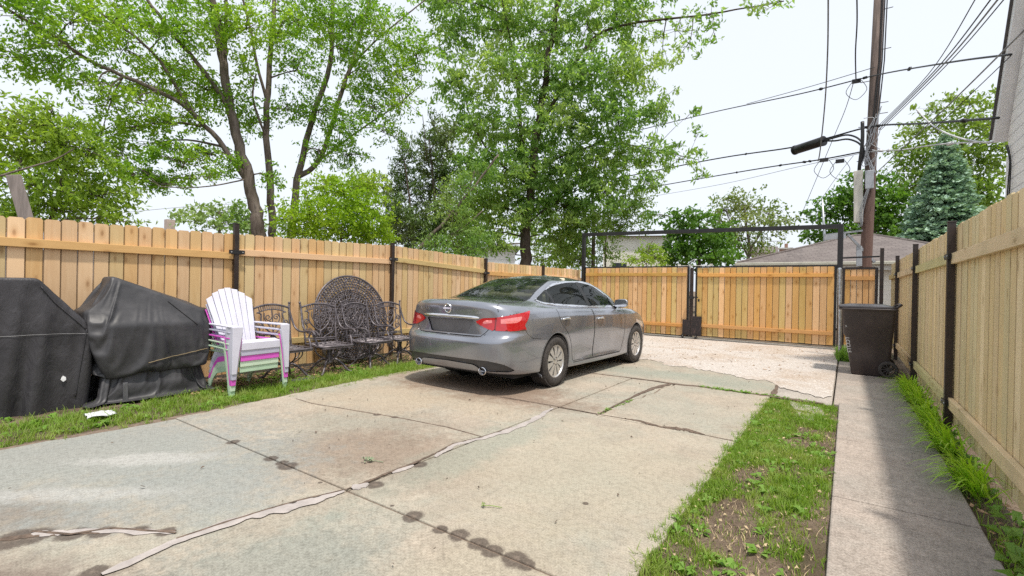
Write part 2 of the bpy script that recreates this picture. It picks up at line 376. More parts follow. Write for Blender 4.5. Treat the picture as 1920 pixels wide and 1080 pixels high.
# rougher soil close by, so that beds and strips are not a flat sheet
def soil_patch(name, x0, x1, y0, y1, z0, amp, nx, ny, seed):
    r = random.Random(seed); h = [[r.uniform(-1, 1) for _ in range(ny)] for _ in range(nx)]
    def fn(i, j):
        e = 0 if i in (0, nx - 1) or j in (0, ny - 1) else 1
        return (x0 + (x1 - x0) * i / (nx - 1), y0 + (y1 - y0) * j / (ny - 1), z0 + amp * h[i][j] * e)
    m = MB(); m.grid(nx, ny, fn); return struct(m.build(name, M['soil'], smooth=True))
soil_patch('soil_strip', -0.83, -0.02, -0.5, 6.80, -0.022, 0.016, 16, 120, 1)
soil_patch('soil_strip', -7.6, -5.20, -1.5, 14.5, -0.022, 0.012, 30, 160, 2)
soil_patch('soil_strip', 0.655, 1.6, -0.5, 14.5, -0.035, 0.018, 14, 160, 3)
def slab(name, poly, z=0.0, m='concrete', th=0.09, bev=0.008):
    b = MB(); b.prism(poly, (1, 0, 0), (0, 1, 0), (0, 0, 1), (0, 0, z - th), th)
    return struct(b.build(name, M[m], bevel=bev))
def jag(a, b, n, amp, r):
    out = []
    for i in range(n + 1):
        t = i / n; e = 0 if i in (0, n) else 1
        dx, dy = b[0] - a[0], b[1] - a[1]; L = math.hypot(dx, dy); o = r.uniform(-amp, amp) * e
        out.append((a[0] + dx * t - dy / L * o, a[1] + dy * t + dx / L * o))
    return out
g_ = 0.005
XL, XM, XR = -5.50, -2.60, -0.785
J0, J1, J2 = 1.92, 4.62, 6.86
JR0 = gnd(1040, 1079); JL0 = gnd(650, 919); JY = lambda x: JL0.y + (JR0.y - JL0.y) * (x - JL0.x) / (JR0.x - JL0.x) if x > JL0.x else J0
seam_ = [gnd(x_, y_) for x_, y_ in ((645, 921), (560, 948), (470, 968), (330, 1015), (190, 1078))]; d_ = (seam_[-1] - seam_[0]); e_ = seam_[-1] + d_ * ((-2.5 - seam_[-1].y) / d_.y)
seam_ = [(q.x, q.y) for q in seam_] + [(e_.x, -2.5)]
b = MB(); b.add([(XL + .1, -2.5, -.011), (XR - .02, -2.5, -.011), (XR - .02, 13.0, -.011), (XL + .1, 13.0, -.011)], [(0, 1, 2, 3)]); struct(b.build('joint_bed', plain('joint_soil', (.17, .125, .095), .95, 0, .35, 30, .5)))
# near slabs
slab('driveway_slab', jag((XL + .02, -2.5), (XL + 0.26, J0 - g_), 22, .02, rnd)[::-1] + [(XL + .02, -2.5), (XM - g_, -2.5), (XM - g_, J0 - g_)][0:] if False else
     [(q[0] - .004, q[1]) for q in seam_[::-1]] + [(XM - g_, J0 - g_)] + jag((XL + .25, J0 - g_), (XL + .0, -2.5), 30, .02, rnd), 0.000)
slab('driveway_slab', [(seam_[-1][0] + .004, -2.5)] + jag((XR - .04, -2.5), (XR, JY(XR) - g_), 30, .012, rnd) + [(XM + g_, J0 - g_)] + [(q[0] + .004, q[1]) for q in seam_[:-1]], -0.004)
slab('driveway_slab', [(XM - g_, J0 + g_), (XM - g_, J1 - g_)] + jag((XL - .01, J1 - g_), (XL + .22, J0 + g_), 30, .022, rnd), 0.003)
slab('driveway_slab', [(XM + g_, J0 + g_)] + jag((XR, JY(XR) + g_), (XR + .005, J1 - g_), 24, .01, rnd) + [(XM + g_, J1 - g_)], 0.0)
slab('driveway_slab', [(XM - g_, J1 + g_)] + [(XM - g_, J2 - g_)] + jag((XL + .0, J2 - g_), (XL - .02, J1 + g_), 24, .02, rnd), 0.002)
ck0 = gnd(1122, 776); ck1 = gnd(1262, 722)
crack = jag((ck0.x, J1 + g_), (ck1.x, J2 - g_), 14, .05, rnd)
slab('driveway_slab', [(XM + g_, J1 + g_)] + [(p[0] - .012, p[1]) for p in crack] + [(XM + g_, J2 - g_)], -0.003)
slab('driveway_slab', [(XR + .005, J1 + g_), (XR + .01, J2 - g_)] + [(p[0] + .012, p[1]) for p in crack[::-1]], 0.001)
slab('driveway_slab', [(XL, J2 + .02), (XR + .0, J2 + .02), (XR + .0, 13.1), (XL, 13.1)], -0.002)
slab('driveway_slab', [(XR + .012, J2 - .02), (-0.13, J2 - .03), (-0.13, 13.1), (XR + .012, 13.1)], -0.006, 'dusty')
q0_, q1_, q2_, q3_ = gnd(1478, 752), gnd(1540, 765), gnd(1548, 780), gnd(1488, 766)
slab('broken_slab', [(q.x, q.y) for q in (q0_, q3_, q2_, q1_)], 0.004, 'dusty', th=.06)
q0_, q1_, q2_, q3_ = gnd(1492, 770), gnd(1530, 776), gnd(1527, 787), gnd(1500, 783)
slab('broken_slab', [(q.x, q.y) for q in (q0_, q3_, q2_, q1_)], -.002, 'dusty', th=.06)
# gravel lies over the far slabs in a thin uneven layer
from mathutils import noise as mnoise
mnz = lambda v: mnoise.noise(Vector((v, .3, .7)))
rg = random.Random(9); nx, ny = 160, 110
edge = [.22 * mnz(i * .21) + .12 * mnz(i * .9 + 7) + rg.uniform(-.04, .04) for i in range(nx)]
def gr(i, j):
    x = -6.9 + (6.9 - 0.14) * i / (nx - 1); y0 = 8.35 + 0.35 * math.sin(x * 1.3) - 0.16 * x * 0.3 + edge[i] - (0.9 if x > -1.0 else 0) * min(1, (x + 1.0) / .5)
    if x < -5.4: y0 = 9.5
    t = j / (ny - 1); y = y0 + (13.25 - y0) * t
    return (x, y, 0.003 + 0.012 * min(1, t * 14) + rg.uniform(-.002, .003))
b = MB(); b.grid(nx, ny, gr); struct(b.build('gravel', M['gravel'], smooth=True))
# walk
wy = [-1.5, 2.05, 3.75, 5.25, 6.95, 8.7, 10.6, 13.2]
for a, c in zip(wy, wy[1:]):
    far_ = a > 6.8
    x0 = -0.115 if far_ else -0.06
    slab('walk_slab', [(x0, a + .005), (0.65 + rnd.uniform(-.006, .006), a + .005), (0.65 + rnd.uniform(-.006, .006), c - .005), (x0, c - .005)],
         0.012 + rnd.uniform(-.004, .004) - (0.02 if far_ else 0), 'walk', bev=0.012)
# kerb under the gate
GA, GB = Vector((-7.0, 13.62, 0)), Vector((-0.15, 13.30, 0))
b = MB(); b.bar((GA.x, GA.y - .02, 0.0), (GB.x, GB.y - .02, 0.0), 0.16, 0.10); struct(b.build('kerb', M['curb'], bevel=.012))

# filler in the middle joint, in torn strips, and dark dirt in the joints
def ribbon(b, pts, wids, z, th=0.006, jit=0.25, n=11, r=rnd, wsc=1.0):
    P = [Vector((p[0], p[1], 0)) for p in pts]; Q = []; Wd = []
    for i in range(len(P) - 1):
        for k_ in range(n):
            t = k_ / n; Q.append(P[i].lerp(P[i + 1], t)); Wd.append(wids[i] * (1 - t) + wids[i + 1] * t)
    Q.append(P[-1]); Wd.append(wids[-1]); vs = []; fs = []
    for i, q in enumerate(Q):
        d = (Q[min(i + 1, len(Q) - 1)] - Q[max(i - 1, 0)]).normalized(); s_ = Vector((-d.y, d.x, 0))
        tp = min(1, .25 + .25 * min(i, len(Q) - 1 - i)); w1 = Wd[i] * tp * (.5 + 1.6 * jit * mnz(i * .33 + z * 999 + pts[0][0] * 31) + r.uniform(-.08, .08)); w2 = Wd[i] * tp * (.5 + 1.6 * jit * mnz(i * .41 + 50 + pts[0][1] * 17) + r.uniform(-.08, .08))
        vs += [q + s_ * (w1 + .006), q + s_ * w1, q - s_ * w2, q - s_ * (w2 + .006)]
    vs = [Vector((p.x, p.y, z + (th if i % 4 in (1, 2) else 0))) for i, p in enumerate(vs)]
    for i in range(len(Q) - 1):
        for k_ in range(3): fs.append((i * 4 + k_, i * 4 + k_ + 1, i * 4 + k_ + 5, i * 4 + k_ + 4))
    b.add(vs, fs)
def gp(*px): return [gnd(x, y) for x, y in px]
b = MB()
ribbon(b, gp((190, 1078), (330, 1015), (470, 968), (560, 948), (645, 921)), [.045, .05, .065, .085, .05], 0.003, .004, .30)
ribbon(b, gp((660, 918), (690, 908)), [.07, .05], 0.004)
ribbon(b, gp((735, 888), (775, 874)), [.02, .035], 0.004)
ribbon(b, gp((815, 858), (850, 836), (905, 822), (960, 806), (1000, 788), (1036, 766)), [.03, .05, .045, .07, .055, .05], 0.004, .004, .38)
ribbon(b, gp((60, 1002), (110, 1000), (180, 996), (330, 999)), [.03, .04, .025, .045], 0.003, .004, .45)
struct(b.build('joint_filler', M['caulk']))
b = MB()
ribbon(b, gp((555, 748), (585, 757), (640, 766), (700, 776), (760, 786), (840, 802), (905, 820)), [.006, .010, .008, .012, .008, .010, .008], 0.004, .002, .4)
ribbon(b, gp((800, 722), (900, 739), (960, 748), (1036, 761), (1122, 777)), [.012, .012, .02, .02, .012], 0.003, .003)
ribbon(b, gp((1122, 777), (1180, 787), (1215, 793)), [.008, .008, .012], 0.003, .002)
ribbon(b, gp((1176, 786), (1200, 790), (1240, 801), (1262, 803), (1285, 806), (1322, 816)), [.015, .045, .02, .08, .075, .02], 0.002, .004)
ribbon(b, gp((1322, 816), (1375, 827)), [.006, .006], 0.002, .002)
ribbon(b, gp((1075, 696), (1150, 705), (1225, 714), (1262, 720), (1330, 727), (1400, 737), (1450, 744), (1545, 757)), [.02, .035, .035, .07, .065, .065, .07, .06], 0.002, .004)
ribbon(b, gp((1125, 775), (1160, 757), (1200, 738), (1225, 728), (1258, 720)), [.012, .015, .03, .06, .07], 0.002, .004)
ribbon(b, gp((1448, 742), (1455, 728), (1460, 715)), [.06, .03, .02], 0.001, .003)
ribbon(b, gp((0, 1012), (60, 1004), (140, 1000), (240, 996), (330, 996)), [.05, .03, .02, .02, .02], 0.002, .003)
ribbon(b, gp((330, 1012), (420, 982), (500, 957), (560, 940), (650, 919)), [.004, .005, .004, .005, .005], 0.0075, .0015, .5)
ribbon(b, gp((650, 919), (690, 904), (740, 883), (780, 868), (815, 852), (850, 833), (905, 820), (960, 802)), [.008, .012, .009, .014, .006, .005, .005, .004], 0.0075, .0015, .5)
ribbon(b, gp((60, 998), (130, 1004), (210, 992), (330, 1001)), [.006, .006, .006, .006], .0075, .0015, .5)
struct(b.build('joint_dirt', M['dirt_dark']))
# ------------------------------------------------------------------ fences and gate
rf = random.Random(21)
def picket(b, u, n, o, w, z0, z1, th, r, ear=0.022):
    """one dog-eared board: u along the fence, n towards the yard, o its foot at the start side"""
    e = min(ear, w * .3); poly = [(0, z0), (w, z0), (w, z1 - e), (w - e, z1), (e, z1), (0, z1 - e)]
    # eased edges: the face is a little narrower than the board, so that a groove shows between neighbours
    c_ = .0065; O = Vector(o) + Vector(n) * r.uniform(-.004, .003); u_, n_ = Vector(u), Vector(n); f = lambda p_, d: O + u_ * p_[0] + Vector((0, 0, p_[1])) + n_ * d; N = len(poly)
    pf = [(min(max(a, c_), w - c_), z - (.003 if z > 1 else 0)) for a, z in poly]
    b.add([f(p_, 0) for p_ in poly] + [f(p_, th - .011) for p_ in poly] + [f(p_, th) for p_ in pf], [tuple(range(N - 1, -1, -1)), tuple(range(2 * N, 3 * N))] + [(k_ * N + i_, k_ * N + (i_ + 1) % N, (k_ + 1) * N + (i_ + 1) % N, (k_ + 1) * N + i_) for k_ in (0, 1) for i_ in range(N)], 0)
    t_ = r.random(); nf = 2 + 2 * N; b.t[-nf:] = [t_, t_] + [t_ + 10 if 0 < i_ % N < 3 or True else t_ for i_ in range(2 * N)]
def bay(fence, p0, p1, nrm, zt0, zt1, zb, mats, rails, bw=0.142, ear=.022, railth=.04, railh=.092, r=rf, trim0=0, trim1=0):
    """boards and rails between two posts; rails = heights at both ends"""
    p0, p1 = Vector((*p0, 0)), Vector((*p1, 0)); u = (p1 - p0); L = u.length; u.normalize(); nrm = Vector(nrm)
    n = max(1, round(L / bw)); w = L / n; b = MB()
    for i in range(n):
        t = (i + .5) / n
        picket(b, u, nrm, p0 + u * (w * i + .0006) - nrm * .018, w - .0012, zb + r.uniform(-.006, .006), zt0 + (zt1 - zt0) * t + r.uniform(-.008, .008), .016, r, ear)
    b.build('board_panel', M[mats[0]], fence, world=True)
    for (ra, rb_) in rails:
        b = MB(); b.bar(p0 + u * (.03 + trim0) + nrm * (railth / 2 + .002) + Vector((0, 0, ra)), p1 - u * (.03 + trim1) + nrm * (railth / 2 + .002) + Vector((0, 0, rb_)), railth, railh, tone=r.random())
        b.build('rail', M[mats[1]], fence, world=True, bevel=.004)
def post(fence, x, y, zt, nrm, brackets, u, w=.062, m='steel_brown', cap=True):
    b = MB(); b.box((x, y, zt / 2 - .05), (w, w, zt + .1)); 
    if cap: b.box((x, y, zt + .004), (w + .008, w + .008, .012))
    po = b.build('post', M[m], fence, world=True, bevel=.004)
    nrm, u = Vector(nrm), Vector(u)
    for z in brackets:
        b = MB(); c = Vector((x, y, z)) + nrm * (w / 2 + .004)
        b.bar(c - u * (w / 2 + .075), c + u * (w / 2 + .075), .007, .055)
        for s in (-1, 1): b.bar(c + u * s * (w / 2 + .01) - nrm * .03, c + u * s * (w / 2 + .01), .05, .055)
        br = b.build('bracket', M['steel_black'], po)
        br_me = br.data; l = fence.location
        for v_ in br_me.vertices: v_.co = (v_.co.x - l[0], v_.co.y - l[1], v_.co.z - l[2])
        for s in (-1, 1):
            b = MB(); b.lathe([(0.0, .006), (.011, .006), (.011, 0)], 8, Matrix.Translation(c + u * s * (w / 2 + .045) + nrm * .004 - Vector(l)) @ nrm.to_track_quat('Z', 'Y').to_matrix().to_4x4()); b.build('bolt', M['bolt'], po)
    return po
# left fence (new orange-tan boards), along x = -7.1
lf = thing('wooden_fence', 'long orange tan picket fence with dog-eared boards behind the covered grills and chairs', 'fence', (-7.1, 6, 0))
LY = [0.48, 3.28, 6.11, 8.97, 11.60, 14.0]
LT_ = [(1.955, 1.995), (2.00, 2.065), (2.065, 1.985), (1.90, 1.92), (1.905, 1.91)]
LP = [2.10, 2.135, 2.10, 1.975, 1.94]
for (a, c), (t0, t1), i in zip(zip(LY, LY[1:]), LT_, range(9)):
    bay(lf, (-7.1, a), (-7.1, c), (1, 0, 0), t0, t1, 0.03, ('wood_l', 'wood_lr'), [(t0 - .262, t1 - .31), (.42, .42)])
bay(lf, (-7.1, -2.3), (-7.1, .48), (1, 0, 0), 1.95, 1.955, .03, ('wood_l', 'wood_lr'), [(1.69, 1.69), (.42, .42)])
for y, zt, i in zip(LY[:-1], LP, range(9)):
    post(lf, -7.062, y, zt, (1, 0, 0), [LT_[i][0] - .262 if i else 1.70, .42], (0, 1, 0))
# right fence (paler boards), along x = 0.87
rfn = thing('wooden_fence', 'tall pale tan picket fence with two rails running beside the concrete walk', 'fence', (0.87, 7, 0))
RY = [-0.2, 3.2, 6.36, 9.42, 12.62, 15.0]
for i, (a, c) in enumerate(zip(RY, RY[1:])):
    t0 = 1.99 + .012 * i
    bay(rfn, (0.87, a), (0.87, c), (-1, 0, 0), t0 - .01, t0 + .012, .05, ('wood_r', 'wood_rr'), [(t0 - .318, t0 - .318), (.265, .265)], bw=.138, ear=.012, railh=.105)
for i, y in enumerate(RY[:-1]):
    post(rfn, 0.832, y, 2.045 + .03 * (i % 2) if i < 4 else 2.10, (-1, 0, 0), [1.68 + .012 * i, .265], (0, 1, 0))
# double gate
gd = (GB - GA).normalized(); gn = Vector((gd.y, -gd.x, 0))       # towards the yard
def gpt(s, z=0.0, out=0.0):
    """point s metres from the right end of the gate line"""
    p = GB - gd * s + gn * out; return Vector((p.x, p.y, z))
LG = (GB - GA).length
def leaf(name, label, s0, s1, top, bot, r):
    """gate leaf from s0 (right) to s1 (left), frame of steel, boards, two rails"""
    c = gpt((s0 + s1) / 2); t = thing('gate_leaf', label, 'gate', c)
    b = MB(); w = .142; n = round((s1 - s0 - .08) / w); w = (s1 - s0 - .08) / n
    for i in range(n):
        o = gpt(s1 - .04 - w * i - .0006)
        picket(b, gd, gn, o, w - .0012, bot + r.uniform(-.006, .004), top - .012 + r.uniform(-.004, .006), .016, r, .012)
    b.build('board_panel', M['wood_g'], t, world=True)
    for z in (top - .21, bot + .27):
        b = MB(); b.bar(gpt(s1 - .06, z, .036), gpt(s0 + .06, z, .036), .036, .085, tone=r.random()); b.build('rail', M['wood_gr'], t, world=True, bevel=.004)
    b = MB()
    b.bar(gpt(s0 + .02, bot - .03, -.02), gpt(s0 + .02, top + .02, -.02), .05, .05, up=gn); b.bar(gpt(s1 - .02, bot - .03, -.02), gpt(s1 - .02, top + .02, -.02), .05, .05, up=gn)
    b.bar(gpt(s0 + .046, top + .008, -.02), gpt(s1 - .046, top + .008, -.02), .05, .038); b.bar(gpt(s0 + .046, bot - .006, -.03), gpt(s1 - .046, bot - .006, -.03), .05, .038)
    b.build('frame', M['steel_black'], t, world=True)
    return t
l1 = leaf('gate_leaf', 'wide orange board gate leaf nearer the trash bin, right of the black latch post', 0.06, 3.22, 1.94, .11, random.Random(31))
l2 = leaf('gate_leaf', 'orange board gate leaf behind the car, under the black overhead bar', 3.40, LG - .24, 1.955, .08, random.Random(32))
# latch post between the leaves, with kick plate and casters
lp = thing('latch_post', 'dark latch post with scuffed kick plate and casters where the gate leaves meet', 'gate post', gpt(3.31))
b = MB(); b.bar(gpt(3.31, .06, .05), gpt(3.31, 1.93, .05), .085, .06, up=gn); b.build('post', M['steel_brown'], lp, world=True, bevel=.005)
k = NT('scuffed_plate'); p = k.pos(); nn = k.noise(k.map(p, (3, 3, 1)), 7, 6, .75, 1.0)
k.set(Base_Color=k.mix(k.ramp(nn, .5, .72), (.018, .014, .016), (.10, .06, .055)), Roughness=.5); M['plate'] = k.m
b = MB(); b.bar(gpt(3.42, .10, .075), gpt(3.42, .52, .075), .22, .012, up=gn); b.build('kick_plate', M['plate'], lp, world=True)
b = MB(); b.bar(gpt(3.16, .09, .090), gpt(3.16, .62, .090), .27, .012, up=gn); b.build('kick_plate', M['plate'], lp, world=True)
for s in (3.50, 3.15):
    b = MB(); c = gpt(s, .055, .13); M_ = Matrix.Translation(c) @ Matrix.Rotation(R(90), 4, 'Y')
    b.lathe([(.0, -.015), (.045, -.015), (.052, 0), (.045, .015), (0, .015)], 16, M_); b.box(c + Vector((0, 0, .06)), (.055, .05, .02)); b.box(c + Vector((.024, 0, .03)), (.006, .03, .07)); b.box(c + Vector((-.024, 0, .03)), (.006, .03, .07))
    b.build('caster', M['steel_black'], lp, world=True)
b = MB(); b.box(gpt(3.30, 1.12, .10), (.14, .05, .07)); b.bar(gpt(3.12, 1.13, .10), gpt(3.30, 1.13, .10), .03, .03); b.box(gpt(3.10, 1.05, .11), (.045, .03, .07)); b.build('latch', M['steel_black'], lp, world=True, bevel=.004)
b = MB(); top = [gpt(3.33, 1.90, .09), gpt(3.33, 2.05, .09), gpt(3.31, 2.11, .09), gpt(3.26, 2.145, .09), gpt(3.17, 2.14, .09)]
b.tube(top, [.014, .014, .014, .013, .012], 8); b.build('hook_handle', M['galv'], lp, world=True, smooth=True)
b = MB(); b.bar(gpt(3.62, 1.985, .03), gpt(2.86, 1.985, .03), .014, .012); b.box(gpt(3.66, 2.0, .03), (.075, .03, .05)); b.box(gpt(2.82, 2.0, .03), (.075, .03, .055)); b.build('top_rod', plain('white_rod', (.62, .60, .56), .5), lp, world=True)
# overhead steel frame
fr = thing('overhead_arch', 'black steel overhead frame spanning the driveway gate', 'gate frame', gpt(LG / 2))
b = MB(); b.bar(gpt(LG - .19, -.1, .0), gpt(LG - .19, 3.02, .0), .10, .10, up=gn); b.build('post', M['steel_black'], fr, world=True, bevel=.004)
b = MB(); b.bar(gpt(-.0, 1.86, .0), gpt(-.0, 2.90, .0), .105, .105, up=gn); b.build('post', M['steel_black'], fr, world=True, bevel=.004)
b = MB(); b.bar(gpt(LG - .14, 3.0, .0), gpt(.05, 2.85, .0), .09, .10); b.build('crossbar', M['steel_black'], fr, world=True, bevel=.004)
b = MB(); b.bar(gpt(.0, -.1, .0), gpt(.0, 1.86, .0), .08, .08, up=gn); b.build('post', M['steel_brown'], fr, world=True, bevel=.004)
# bare galvanised pipe in front of the gate post
gpz = onY(1574.5, 503, 12.05)
gv = MB(); gv.tube([(gnd(1574.5, 672).x, 12.03, -.05), (gpz.x, 12.05, gpz.z)], .034, 14); gv.lathe([(0.0, gpz.z + .012), (.03, gpz.z + .008), (.038, gpz.z - .01), (.038, gpz.z - .03)], 14, Matrix.Translation((gpz.x, 12.05, 0)))
gvo = gv.build('steel_pipe', M['galv'], smooth=True, auto=40); tag(gvo, 'upright galvanised steel pipe standing in weeds beside the brown bin', 'pipe')
# walk gate
wg = thing('walk_gate', 'narrow orange board walk gate in a dark steel frame behind the brown bin', 'gate', gpt(-.38))
b = MB(); r = random.Random(33); n = 5; w = .56 / n
for i in range(n): picket(b, gd, gn, gpt(-.09 - w * i - .0015), w - .003, .15, 1.86 + r.uniform(-.004, .004), .016, r, .008)
b.build('board_panel', M['wood_g'], wg, world=True)
for z in (1.66, .42):
    b = MB(); b.bar(gpt(-.10, z, .036), gpt(-.64, z, .036), .036, .085, tone=r.random()); b.build('rail', M['wood_gr'], wg, world=True)
b = MB(); b.bar(gpt(-.075, .05, 0), gpt(-.075, 1.90, 0), .05, .05, up=gn); b.bar(gpt(-.675, .05, 0), gpt(-.675, 1.90, 0), .05, .05, up=gn); b.bar(gpt(-.10, 1.885, 0), gpt(-.65, 1.885, 0), .05, .05); b.build('frame', M['steel_brown'], wg, world=True)
gp2 = thing('gate_post', 'dark steel gate post with a thin black header bar in the right fence corner', 'gate post', gpt(-.76))
b = MB(); b.bar(gpt(-.76, -.1, .05), gpt(-.76, 2.32, .05), .07, .07, up=gn); b.build('post', M['steel_brown'], gp2, world=True, bevel=.004)
b = MB(); b.bar(gpt(-.045, 2.12, .04), gpt(-.722, 2.14, .04), .04, .035); b.build('header_bar', M['steel_black'], gp2, world=True)
# ------------------------------------------------------------------ the grey sedan
from mathutils.bvhtree import BVHTree
def car_mats():
    k = NT('grey_car_paint'); p = k.obj()
    fl = k.noise(p, 2.0, 2, .5)
    base = k.mix(k.ramp(fl, .35, .7), (0.225, 0.238, 0.275), (0.29, 0.303, 0.345))
    k.set(Base_Color=base, Metallic=0.65, Roughness=0.30, Coat_Weight=1.0, Coat_Roughness=0.03, Coat_IOR=1.55)
    dust = k.noise(p, 3.0, 6, .7); k.l(k.ramp(dust, .3, .8, .22, .26), k.b.inputs['Roughness']); M['paint'] = k.m
    k = NT('car_glass'); k.set(Base_Color=(0.012, 0.016, 0.016), Roughness=0.02, Specular_IOR_Level=0.75)
    tr = k.n('ShaderNodeBsdfTransparent'); tr.inputs[0].default_value = (0.68, 0.74, 0.70, 1)
    ms = k.n('ShaderNodeMixShader'); lw = k.n('ShaderNodeFresnel'); lw.inputs[0].default_value = 1.85
    k.l(k.ramp(lw.outputs[0], 0.0, 0.5, 0.38, 1.0), ms.inputs[0]); k.l(tr.outputs[0], ms.inputs[1]); k.l(k.b.outputs[0], ms.inputs[2]); k.l(ms.outputs[0], k.out.inputs[0]); M['cglass'] = k.m
    M['chrome'] = plain('chrome', (0.78, 0.78, 0.80), 0.10, 1.0, 0.04)
    M['black_trim'] = plain('black_trim', (0.012, 0.012, 0.013), 0.35, 0, .2)
    M['seam'] = plain('panel_gap', (0.010, 0.010, 0.011), 0.8, 0, .1)
    M['red_lens'] = plain('red_lens', (0.44, 0.006, 0.012), 0.06, 0, .12, 30, coat=1.0)
    M['bright_lens'] = plain('bright_lens', (0.74, 0.22, 0.22), 0.08, 0.1, .18, 40, coat=1.0)
    M['dark_lens'] = plain('dark_red_lens', (0.20, 0.004, 0.008), 0.06, 0, .1, 30, coat=1.0)
    M['rubber'] = plain('tyre_rubber', (0.045, 0.040, 0.038), 0.82, 0, .35, 22, .4, 120)
    M['alloy'] = plain('wheel_silver', (0.62, 0.61, 0.60), 0.28, 0.75, .08, 12)
    M['rim_dark'] = plain('wheel_recess', (0.03, 0.028, 0.028), 0.6, 0.2, .2)
    M['cream'] = plain('cream_seat', (0.62, 0.55, 0.40), 0.75, 0, .12, 14)
    M['cabin'] = plain('cabin_dark', (0.09, 0.085, 0.078), 0.8, 0, .2)
    M['plate_grey'] = plain('plate_recess', (0.13, 0.128, 0.138), 0.55, 0.2, .15)
    M['bumper_dark'] = plain('bumper_insert', (0.06, 0.06, 0.066), 0.42, 0.3, .2)
    M['clear_lens'] = plain('clear_lens', (0.55, 0.57, 0.60), 0.06, 0.3, .1, coat=1)
car_mats()
